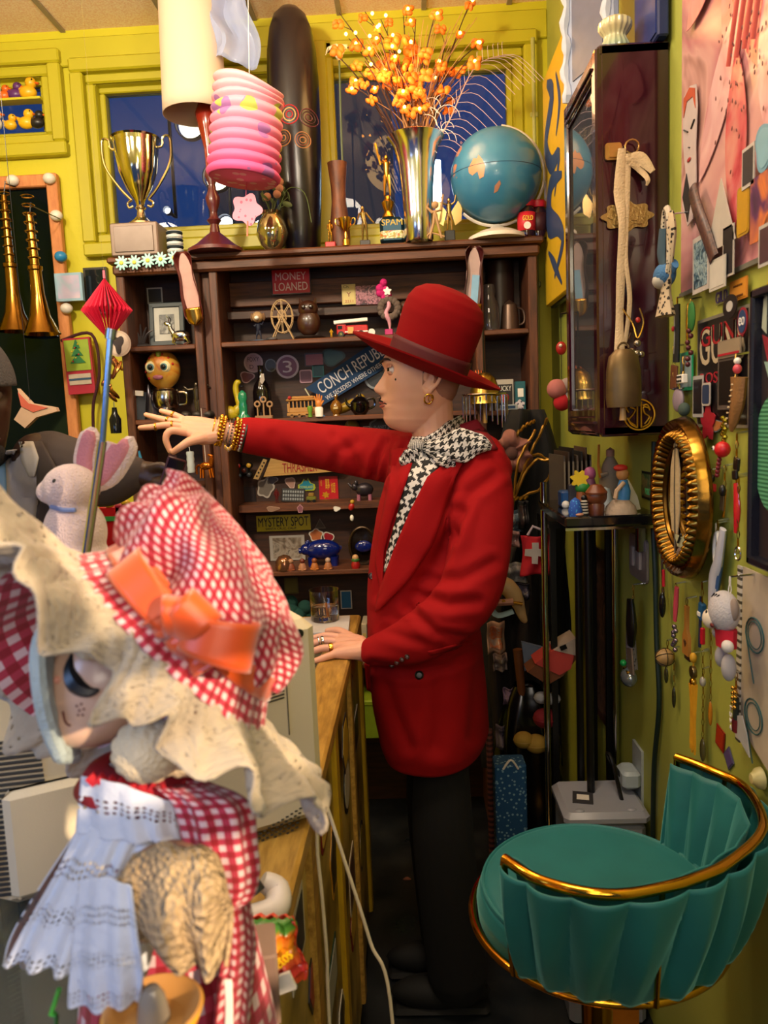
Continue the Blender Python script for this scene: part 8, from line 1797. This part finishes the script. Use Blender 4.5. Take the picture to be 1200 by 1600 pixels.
t=hang('charm_bundle','bundle of patterned bandana, black pouch and a snow-globe keyring on the wall','charms',990,985,915,[('bandana',T_([(-12,0,20),(-14,0,-20),(-8,0,-62)],[9,14,16]),spots('#8a8490','#2a2430',150,.35,'bandana')),('black_pouch',T_([(4,-6,50),(10,-6,10),(6,-6,-20)],[9,15,10]),BLK),('card',B_x((12,-8,-44),(26,3,40),(0,-14,0)),mat('#6a5a50')),('snow_globe',E_((2,-8,-72),(19,12,14)),mat('#8a9298',.1,.6)),('gold_rim',B_x((2,-10,-62),(24,8,5)),GOLD),('green_bead',E_((-6,-14,-52),(6,5,5)),mat('#1c9a4a',.3))],off=.03)
# ================= TRINKET SHELF AND CLUTTER =================
TX0,TX1,TY0,TY1=.335,XR-.004,1.70,2.06; tz=W(950,806,1.70).z
t=thing('trinket_stand','black trays on a chromed stand below the maroon cabinet','stand',((TX0+TX1)/2,(TY0+TY1)/2,0))
for z in(tz,):MB().box((0,0,z-.012),(TX1-TX0,TY1-TY0,.024),bev=.004).build('tray',mat('#0c0c10',.15,coat=.4),t); MB().box((0,-(TY1-TY0)/2-.002,z-.027),(TX1-TX0,.006,.006)).build('chrome_edge',CHR,t)
for x in(-1,1):MB().tube([(x*((TX1-TX0)/2-.012),(TY1-TY0)/2-.015,0),(x*((TX1-TX0)/2-.012),(TY1-TY0)/2-.015,tz+(.05 if x<0 else-.012))],.009,12).build('leg',CHR,t)
MB().box(((TX1-TX0)/2-.01,-.06,tz-.06),(.02,.02,.09),bev=.002).build('bracket',CHR,t)
def on(px,d=1.80,z=None):p=at(px,z or tz,d,py=790); return p
SS=lambda nm,lb,cat,px,d=1.78:thing(nm,lb,cat,on(px,d))
def lath(t,nm,prof,m,c=(0,0,0),**k):return MB().lathe(prof,c=c,seg=20,**k).build(nm,m,t)
u=1.78/F
t=SS('robed_figurine','robed pale figurine raising an orange wand at the back of the trinket shelf','figurine',954,1.90); lath(t,'robe',[(.0001,0),(.030,0),(.027,.06),(.019,.10),(.008,.12)],mat('#8a7a66',.7),sx=1); lath(t,'head',[(.0001,.115),(.010,.12),(.010,.135),(.0001,.142)],mat('#a8785a',.6)); MB().tube([(-.025,-.01,.07),(-.032,-.012,.10),(-.030,-.012,.15)],[.006,.0035,.003],7).build('wand',mat('#c07a2c',.4),t); MB().tube([(-.01,-.02,.08),(-.026,-.014,.075)],.006,7).build('arm',mat('#8a7a66',.7),t)
t=SS('bear_figurine','orange-haired bear figurine in a blue dress on a sandy rock','figurine',970,1.74); lath(t,'rock',[(.0001,0),(.036,0),(.032,.016),(.018,.03),(.0001,.032)],mat('#a08c78',.9,bump=.6,bs=120)); lath(t,'dress',[(.014,.03),(.016,.05),(.009,.075),(.0001,.076)],mat('#3a7ab0',.5),c=(.006,0,0)); MB().ell((.004,0,.088),(.014,.013,.015),seg=16,rings=10).build('head',mat('#b07a44',.6),t); MB().ell((.0,0,.102),(.016,.014,.008),seg=14,rings=8).build('red_hair',mat('#b8281c',.6),t); MB().tube([(.004,-.012,.07),(-.014,-.018,.052),(-.016,-.016,.036)],.005,7).build('paw',mat('#c0a080',.6),t)
t=SS('fin_ornament','small white and yellow fin-shaped ornament right of the bear figurine','ornament',992,1.76); MB().prism([(-.012,.0),(.012,0),(.010,.03),(-.002,.07),(-.012,.088),(-.014,.05)],.01,M=eul(0,-10,0),c=(0,0,.003)).build('board',mat('#c8c0a8',.4),t); MB().ell((-.018,0,.083),(.006,.006,.01),seg=8,rings=6).build('yellow_tip',mat('#c8a41c'),t)
t=SS('ghost_ornament','pale blue-white ghost ornament behind the brown head','ornament',946,1.80); lath(t,'body',[(.0001,0),(.022,0),(.020,.02),(.012,.045),(.010,.05),(.0001,.055)],mat('#a8b4c0',.3))
t=SS('brown_head_figurine','brown round-headed figurine with a rimmed hat on the trinket shelf','figurine',932,1.74); lath(t,'body',[(.0001,0),(.016,0),(.018,.02),(.012,.03)],mat('#5a2c14',.4)); MB().ell((0,0,.040),(.024,.02,.022),seg=20,rings=12).build('head',mat('#6a3418',.4),t); lath(t,'hat',[(.024,.046),(.0245,.050),(.020,.056),(.012,.066),(.0001,.068)],mat('#6a3418',.4))
t=SS('sunflower_toy','toy with a yellow petalled head and green leaves on the trinket shelf','toy',908,1.80); lath(t,'stem',[(.0001,0),(.014,0),(.010,.045),(.0001,.05)],mat('#8a4a1c',.5)); MB().ell((.004,0,.055),(.018,.012,.014),seg=14,rings=8).build('leaves',mat('#2a7a2c',.5),t); MB().prism(blob(.018,36,7,.22),.008,c=(-.004,-.004,.076)).build('petals',mat('#d8b81c',.5),t)
t=SS('pink_figurine','pink and purple hooded figurine behind the brown head figurine','figurine',922,1.86); lath(t,'body',[(.0001,0),(.020,0),(.016,.05),(.011,.07)],mat('#6a3a5a',.5)); MB().ell((0,0,.082),(.015,.014,.017),seg=14,rings=10).build('head',mat('#a0507a',.5),t)
t=SS('blue_trumpet_toy','little blue speckled bell-shaped toy at the front left of the trinket shelf','toy',899,1.72); lath(t,'body',[(.0001,0),(.014,0),(.016,.012),(.010,.035),(.0001,.042)],spots('#1c4aa0','#3a8ac8',160,.3)); MB().ell((.006,-.012,.004),(.010,.006,.004),seg=10,rings=6).build('foot',mat('#b07a60'),t)
t=SS('zebra_toy','black and white striped spring-like toy between blue and brown figures','toy',913,1.735); lath(t,'body',[(.0001,0),(.010,0),(.008,.03),(.0001,.036)],stripes('#0c0c0c','#b8b0a4',150,2)); MB().ell((0,0,.038),(.007,.006,.007),seg=10,rings=8).build('head',BLK,t)
t=SS('blue_toy_box','bright blue and grey toy vehicle at the far left of the trinket shelf','toy',884,1.90); MB().box((0,0,.02),(.03,.05,.04),bev=.004).build('body',mat('#1c4a80',.4),t); MB().box((.012,-.028,.03),(.022,.02,.055),bev=.002).build('grey_block',mat('#3a3a40',.4),t); MB().ell((-.006,-.03,.008),(.010,.008,.010),seg=10,rings=6).build('white_wheel',WHT,t)
# records and black poles behind the stand
for k in range(7):
    x=.375+.013*k; t=thing('record_sleeve',('grey','brown','black','cream','dark grey','tan','dull purple')[k]+' thin upright sleeve under the cabinet, '+('leftmost','second','third','fourth','fifth','sixth','rightmost')[k]+' of the row','sleeve',(x+.03,2.16,tz-.06),rz=4-k); MB().box((0,0,.10),(.004,.16,.15+.02*(k%3))).build('sleeve',mat(('#4a4440','#3a2a20','#141012','#6a5c50','#2a2828','#5a4636','#3a3038')[k],.6),t); MB().box((0,-.081,.10),(.0045,.002,.12)).build('spine',mat('#7a6e60',.6),t)
t=thing('sleeve_rack','black wooden rack carrying the upright sleeves behind the chromed stand','rack',(.45,2.17,0)); MB().box((0,0,tz-.07),(.17,.2,.02)).build('rack_shelf',BLK,t)
for x in(-.075,.075):
    for y in(-.09,.09):MB().box((x,y,(tz-.08)/2),(.016,.016,tz-.08)).build('leg',BLK,t)
for k,px in enumerate((905,921)):
    q=W(px,900,1.94-.1*k); tag(MB().tube([(q.x,q.y,0),(q.x+.01,q.y+.06,tz-.05)],.010,10).build('black_pole',mat('#0c0c0e',.3)),('black pole leaning behind the chromed stand, nearer the red coat','black pole leaning behind the chromed stand, nearer the cardboard')[k],'pole')
# coat stand loaded with dark things beside the person
CSX=W(815,800,2.45).x; t=thing('coat_stand','black coat stand draped with dark garments behind the red coat','stand',(CSX,2.45,0)); MB().tube([(0,0,0),(0,0,W(815,640,2.45).z)],.014,12).build('pole',BLK,t); MB().lathe([(.0001,0),(.09,0),(.09,.015),(.03,.03),(.0001,.03)],seg=32).build('base',BLK,t)
def drape(x0,x1,y0,y1,d,m,nm,par,seed=0):
    L0=par.location; b=MB(); b.grid(lambda uq,v:W(lerp((x0+x1)/2,lerp(x0,x1,uq),min(1,(.18+3.2*v)**.5))+6*sin(v*5+seed),lerp(y0,y1,v)+10*sin(uq*6+seed)*v,d+.035*sin(uq*11+seed+v*2)+.03*sin(pi*uq)*-1)-L0,30,24); b.build(nm,m,par,solid=.006)
drape(755,880,640,1190,2.42,mat('#09080a',.9),'black_coat',t,1); drape(770,850,850,1160,2.36,mat('#1a100c',.9),'dark_brown_scarf',t,2); drape(835,886,700,1010,2.50,mat('#0a0a0c',.9),'black_cape',t,3)
def ct_(nm,lb,cat,px,py,d=2.28):return thing(nm,lb,cat,W(px,py,d))
u=2.28/F
t=ct_('scrunched_cloth','dusty pink scrunched cloth flower hanging by the red shoulder','cloth',798,708); b=MB(); rnd=random.Random(3)
b.grid(lambda uq,v:Vector((cos(2*pi*uq)*u*(8+24*v)*(1+.15*sin(uq*38+v*4)),-.02*sin(v*3)+.012*sin(uq*50)*v,sin(2*pi*uq)*u*(8+24*v)*(1+.15*sin(uq*31)))),80,10,cu=True); b.build('ruffle',mat('#8a5a50',.9),t,solid=.003); MB().ell((0,-.01,0),(.02,.014,.02),seg=12,rings=8).build('centre',mat('#5a3a34',.9),t)
t=ct_('gold_cord','loops of twisted gold braid cord fanning out above the Swiss flag','cord',830,730,2.26)
for pts in([(-30,40,0),(-10,62,0),(6,70,0)],[(-30,-60,0),(-10,0,0),(20,60,0),(25,72,0)],[(-32,-55,0),(0,5,0),(30,10,0),(55,5,0),(52,-2,0)],[(-30,-50,0),(10,-35,0),(30,-5,0),(20,15,0),(-5,20,0)],[(-40,-45,0),(-28,-48,0),(-8,-46,0)],[(-36,-80,0),(-28,-50,0),(-20,10,0),(8,55,0)]):
    b=MB(); P=curve([Vector((x*u,.01*sin(x),z*u))for x,z,_ in pts],24); b.tube([p+Vector((.0,.003*sin(i*1.6),.003*cos(i*1.6)))for i,p in enumerate(P)],.0045,6); b.build('braid',mat('#8a6420',.35,.7),t)
t=ct_('swiss_flag','red flag with a white cross hanging beside the coat stand','flag',836,868,2.2); u2=2.2/F
b=MB(); b.grid(lambda uq,v:Vector(((uq-.5)*44*u2+.006*sin(v*4),.008*sin(uq*8+v*3),(.5-v)*66*u2*(1-.08*sin(uq*3)))),16,16); b.build('cloth',mat('#b00c20',.8),t,solid=.002); b=MB(); b.prism([(x*u2,z*u2)for x,z in((-5,18),(5,18),(5,8),(17,4),(15,-6),(4,-3),(3,-16),(-6,-15),(-6,-4),(-17,-2),(-16,8),(-5,8))],.004,c=(0,-.009,.006)); b.build('cross',mat('#b8b0ae',.8),t); MB().tube([(-.02,0,.06),(-.005,0,.085),(.03,0,.07)],.004,6).build('ribbon_tie',mat('#a89aa8',.8),t)
rnd=random.Random(21); cl_n=[('photo strip cluster of blue and white snapshots left of the flag','photo',800,815,34,34,'#3a4a58','#7a8a98'),('black framed tag between the snapshots and the flag','tag',818,805,14,44,'#141216','#3a2a2c'),('pink and grey rag below the snapshots','rag',795,842,30,24,'#7a5a5a','#8a6a66'),('pale crumpled tissue left of the flag foot','tissue',806,895,34,30,'#6a6868','#8a8688'),('dark checked handkerchief below the flag','handkerchief',815,925,26,26,'#2a2434','#5a5468'),('orange and white patterned packet hanging by the coat hem','packet',775,995,28,50,'#b8947c','#c8642c'),('thin white paper slip under the orange packet','paper',782,1035,22,26,'#6a5a58','#8a7a78'),('mauve paper scrap above the wooden cane','scrap',798,1090,22,30,'#6a5470','#7a6484'),('crumpled mauve wrapper at the foot of the clutter','wrapper',788,1150,26,40,'#4a4050','#5a5064')]
for k,(lb,cat,px,py,w_,h_,c1,c2)in enumerate(cl_n):
    t=ct_(cat,lb,cat,px,py,2.24-.01*(k%3)); b=MB(); b.grid(lambda uq,v:Vector(((uq-.5)*w_*u,.012*sin(uq*9+k)+.01*sin(v*8+k*2),(v-.5)*h_*u)),12,12); b.build('sheet',mat(c1,.7),t,solid=.002); b=MB(); b.grid(lambda uq,v:Vector(((uq-.5)*w_*u*.7,-.004+.012*sin(uq*.7*9+.15*9+k)+.01*sin((v*.7+.15)*8+k*2),(v-.5)*h_*u*.7)),12,12); b.build('print',picture([c1,c2,c1,'#b0a8a0'],45,'cl%d'%k),t,solid=.001)
t=ct_('ice_skate_boot','cream pointed boot with a teal cuff and pale blue strap hanging in the clutter','boot',800,935,2.18); u=2.18/F
b=MB(); b.tube(curve([Vector((x*u,0,z*u))for x,z in((-22,32),(-8,20),(6,0),(16,-30),(22,-40))],16),[12*u]*4+[14*u]*4+[12*u,11*u,9*u,8*u,7*u,6*u,5*u,4*u,2*u],14); b.build('boot',mat('#a88a5c',.5),t); MB().tube([Vector((-28*u,0,30*u)),Vector((-20*u,0,33*u))],[.026,.025],14).build('cuff',mat('#2a6a54',.5),t); MB().tube([Vector((-34*u,-.02,-4*u)),Vector((0,-.026,-2*u))],.010,8).build('pink_sole',mat('#9a6a58',.6),t); MB().tube(curve([Vector((-36*u,-.01,-12*u)),Vector((-24*u,-.02,-24*u)),Vector((0,-.02,-18*u))],8),.012,8,flat=.4).build('blue_strap',mat('#7a949c',.6),t); MB().tube([Vector((-18*u,-.028,0)),Vector((14*u,-.026,-6*u))],.005,8).build('brass_buckle',GOLD,t)
t=ct_('plush_cushion','coral, white and brown wedge cushion resting on the clutter','cushion',862,1035,2.1); u=2.1/F; b=MB(); b.prism([(-42*u,-8*u),(0,24*u),(34*u,42*u),(38*u,14*u),(14*u,-16*u),(-10*u,-30*u)],.07); b.build('brown_body',mat('#6a3c22',.9),t); b=MB(); b.prism([(-30*u,6*u),(0,27*u),(32*u,20*u),(26*u,-4*u),(8*u,-14*u)],.078); b.build('coral_band',mat('#b03a34',.85),t); MB().prism([(0,27*u),(34*u,46*u),(36*u,18*u),(32*u,18*u)],.082).build('white_corner',mat('#a8988c',.85),t); MB().box((14*u,-.045,32*u),(.018,.004,.012),rot=(0,-20,0)).build('care_label',BLK,t)
t=ct_('handkerchief','pale blue checked handkerchief behind the wedge cushion','handkerchief',830,1020,2.2); b=MB(); b.prism([(-12*u,-30*u),(-16*u,20*u),(30*u,6*u),(20*u,-4*u)],.02); b.build('cloth',mat('#5a6478',.9),t)
t=ct_('wooden_cane','orange-brown wooden cane standing in the clutter','cane',812,1030,2.2); MB().tube([(-.006,0,.03),(.004,0,-.10),(.012,0,-.2),(.012,0,-t.location.z+.01)],[.014,.012,.008,.008],10).build('shaft',mat('#5a300f',.5),t)
t=ct_('candy_twist','twisted salmon and brown stick at the foot of the clutter','stick',765,1170,2.15); MB().tube([(0,0,.06),(0,0,-t.location.z+.005)],.010,10).build('stick',stripes('#7a4034','#3a1c18',60,2),t)
for k,(px,py,r,c,lb)in enumerate(((818,1156,15,'#9a7a2c','soft mustard ball toy in the heap, left of its pair'),(838,1162,17,'#9a7a2c','soft mustard ball toy in the heap, right of its pair'),(846,1090,11,'#9a9aa0','white soft ball in the dark heap below the cushion'),(864,1092,11,'#9a9aa0','second white soft ball nearer the black pole'),(852,1122,18,'#7a0c1c','dark red soft ball among the heap'))):
    t=ct_('soft_ball',lb,'ball',px,py,2.1); MB().ell((0,0,0),(r*u*1.1,r*u,r*u*.9),seg=18,rings=12).build('ball',mat(c,.8),t); MB().tube([(r*u*1.1*cos(a*.35),r*u*sin(a*.35),0)for a in range(18)],.0012,4,closed=True).build('seam',mat(c,.5),t)
t=thing('black_bag','crumpled glossy black sack on the floor behind the white bin','sack',(W(826,1230,2.22).x,2.23,0)); b=MB(); b.grid(lambda uq,v:Vector((cos(2*pi*uq)*.105*sin(pi*(v*.92+.04))**.5*(1+.12*sin(uq*31+v*9)),sin(2*pi*uq)*.10*sin(pi*(v*.92+.04))**.5*(1+.12*sin(uq*23)),.72*v)),64,24,cu=True); b.build('sack',mat('#08080a',.18),t); MB().tube([(.02*cos(k),.02*sin(k),.71)for k in range(7)],.006,6,closed=True).build('tie',BLK,t)
t=thing('blue_gift_bag','blue paper bag sprinkled with pale flakes beside the sack','bag',(W(798,1250,2.0).x,2.02,0)); zb_,zt_=W(798,1290,2.0).z,W(798,1192,2.0).z; MB().box((0,0,(zt_)/2),(.085,.07,zt_),bev=.004).build('bag_body',spots('#164a78','#7aa0b8',90,.28),t); MB().tube(curve([(-.02,-.036,zt_-.01),(0,-.045,zt_+.02),(.02,-.036,zt_-.01)],8),.003,6).build('handle',WHT,t)
# white bin
a,b_=HP(862,1232,.56),HP(990,1232,.56); f_=HP(925,1275,.56).y; r_=HP(925,1218,.56).y; t=thing('white_bin','white plastic lidded bin with a dark label on its lid beside the stool','bin',((a.x+b_.x)/2+.005,(f_+r_)/2,0)); bw,bd=b_.x-a.x,r_-f_
MB().box((0,0,.265),(bw*.92,bd*.92,.53),bev=.012).build('body',mat('#8f93a0',.4,var=.05),t); MB().box((0,0,.545),(bw,bd,.035),bev=.012).build('lid',mat('#9a9dab',.35,var=.04),t); MB().box((-bw*.2,-bd*.05,.5635),(.05,.06,.002),rot=(0,0,-12)).build('label',mat('#3a3a40',.3),t); MB().box((-bw*.2,-bd*.05,.565),(.03,.025,.001),rot=(0,0,-12)).build('label_print',WHT,t)
for x in(-.3,.3):MB().ell((bw*x,-bd/2+.02,.563),(.012,.008,.004),seg=10,rings=6).build('lid_clip',mat('#9a9dab',.35),t)
# ================= TEAL STOOL =================
VC=Vector((.272,1.17,0)); t=thing('bar_stool','teal velvet bar stool with a low fluted back and polished gold rails','stool',VC)
def velf(s):
    lw=s.n('ShaderNodeLayerWeight'); lw.inputs[0].default_value=.35
    s.set(base=s.mix(s.noise(9,3),L('#0f5456'),L('#1d7474')),rough=.55,sheen=.9); s.b.inputs['Sheen Tint'].default_value=L('#7ac0b8'); s.b.inputs['Sheen Roughness'].default_value=.35; s.bump(s.noise(600),.12,.002)
VEL=special('teal_velvet',velf); GR=mat('#d89a2c',.12,1,var=.06)
RZ,BZ=.908,.715; RP=[HP(x,y,RZ)for x,y in((788,1342),(850,1378),(960,1398),(1080,1375),(1150,1340),(1192,1290),(1165,1232),(1110,1203),(1057,1183))]
RC=curve([p-VC for p in RP],80); o=MB().tube(RC,.0075,14).build('back_rail',GR,t)
rr_=.194; base_c=Vector((0,0,BZ)); MB().tube([base_c+Vector((rr_*1.03*cos(2*pi*k/64),rr_*1.03*sin(2*pi*k/64),0))for k in range(64)],.0065,12,closed=True).build('seat_rail',GR,t)
for P_ in(RC[0],RC[-1]):
    dn=Vector((P_.x*.93,P_.y*.93,BZ+.01)); MB().tube(curve([P_,P_+Vector((0,0,-.03)),dn],10),.0055,10).build('rail_post',GR,t)
for i in(26,66):
    P_=RC[i]; MB().tube([P_,Vector((P_.x*.92,P_.y*.92,BZ+.01))],.004,8).build('rail_strut',GR,t)
# outer fluted shell and inner shell
NC=11
def shell(uq,v,s_):
    i=uq*80; i0=min(int(i),79); P_=RC[i0].lerp(RC[i0+1],i-i0); a=math.atan2(P_.y,P_.x); B_=Vector((cos(a)*rr_*.98,sin(a)*rr_*.98,BZ+.008)); p=P_.lerp(B_,v); out=Vector((cos(a),sin(a),0))
    ph=uq*NC+.28*v; f_=ph-math.floor(ph); petal=(1-abs(2*f_-1)**2.2)*.5+.35*max(0,1-abs(f_-.42)*2.4*(.25+v*1.6)); bul=.030*sin(pi*min(1,v*.85+.08))**.6*petal
    return p+out*(s_*(.006+bul)if s_>0 else-(.016+.5*bul))+Vector((0,0,-.006))
b=MB(); b.grid(lambda a,v:shell(a,v,1),330,24); b.build('fluted_back',VEL,t,solid=.003); b=MB(); b.grid(lambda a,v:shell(a,v,-1),330,20); b.build('inner_back',VEL,t,solid=.003)
b=MB()
def seatf(uq,v):
    a=2*pi*uq; r=table([(0,.0),(.18,.08),(.4,.145),(.55,.173),(.66,.186),(.8,.192),(1,.190)],v); z=table([(0,.776),(.18,.776),(.4,.774),(.55,.768),(.66,.756),(.8,.735),(1,.712)],v); return Vector((r*cos(a),r*sin(a),z))
b.grid(seatf,72,26,cu=True); b.build('seat_cushion',VEL,t); b=MB(); b.tube([(.181*cos(2*pi*k/64),.181*sin(2*pi*k/64),.763)for k in range(64)],.003,6,closed=True); b.build('piping',VEL,t)
MB().lathe([(.0001,.70),(.18,.70),(.188,.712),(.0001,.712)],seg=48).build('seat_pan',mat('#1a1a1c',.4),t); MB().lathe([(.0001,0),(.21,0),(.21,.008),(.05,.022),(.03,.04),(.0001,.04)],seg=48).build('floor_base',GR,t); MB().tube([(0,0,.03),(0,0,.70)],.025,20).build('column',GR,t); MB().tube([(.13*cos(2*pi*k/40),.13*sin(2*pi*k/40),.3)for k in range(40)],.008,10,closed=True).build('foot_ring',GR,t); MB().tube([(-.13,0,.3),(.13,0,.3)],.006,8).build('foot_ring_bar',GR,t)
t=thing('orange_box','small orange box on the floor under the teal stool','box',(HP(1000,1590,.45).x,1.42,0)); MB().box((0,0,.2),(.07,.08,.4),bev=.004).build('body',mat('#c8781c',.6),t); MB().box((0,0,.405),(.074,.084,.012),bev=.002).build('lid',mat('#b0681a',.6),t)
# bits on the floor
for k,(px,py,c,lb)in enumerate(((636,1373,'#8a5a50','small pinkish scrap lying on the dark floor'),(735,1468,'#b8785c','peach paper scrap on the floor left of the stool'))):
    q=HP(px,py,.002); t=tag(MB().prism(blob(.012+.02*k,16,3,.2,1,.7),.002,M=eul(90)).build('floor_scrap',mat(c,.7)),lb,'scrap'); t.location=q
q=HP(720,1490,.002); b=MB(); rnd=random.Random(5)
for k in range(7):x,y=rnd.uniform(-.08,.05),rnd.uniform(-.06,.06); b.tube([(x,y,.001),(x+rnd.uniform(-.05,.05),y+rnd.uniform(-.02,.02),.002)],.0012,4)
t=tag(b.build('tinsel',SIL),'silvery tinsel threads on the floor left of the stool','tinsel'); t.location=q
# small things between shelf and cabinet
t=thing('plush_heart','pink, red and white soft toys bunched beside the cabinet foot','plush',W(878,618,2.35));
for x,z,r,c in((-.015,.02,.030,'#b06a6a'),(0,-.02,.026,'#b01424'),(.03,-.01,.026,'#b0b0b0'),(.015,.03,.022,'#9a8a88')):MB().ell((x,0,z),r,seg=16,rings=10).build('soft_lobe',mat(c,.9),t)
MB().tube([(0,0,.05),(.0,.0,.24)],.0012,4).build('cord',BLK,t); MB().ell((.0,0,.14),(.016,.01,.02),seg=12,rings=8).build('red_charm',mat('#a01c20',.4),t); MB().ell((-.004,-.01,.147),.005,seg=8,rings=6).build('charm_eye',WHT,t); MB().tube([(0,0,.24),(XR-t.location.x,0,.25)],.003,6).build('hook',BLK,t)
rf('green_card','dark green card with bright lettering between the tray and brass oval mirror','card',1003,738,1029,782,off=.006,c1='#0c1410',m2=picture(['#0a140c','#2a5a30','#8a7a4a','#0c0c0c'],30,'leocard'),txt=(('RIDER',.6,.22,.05,-.2,'#5ac878'),))
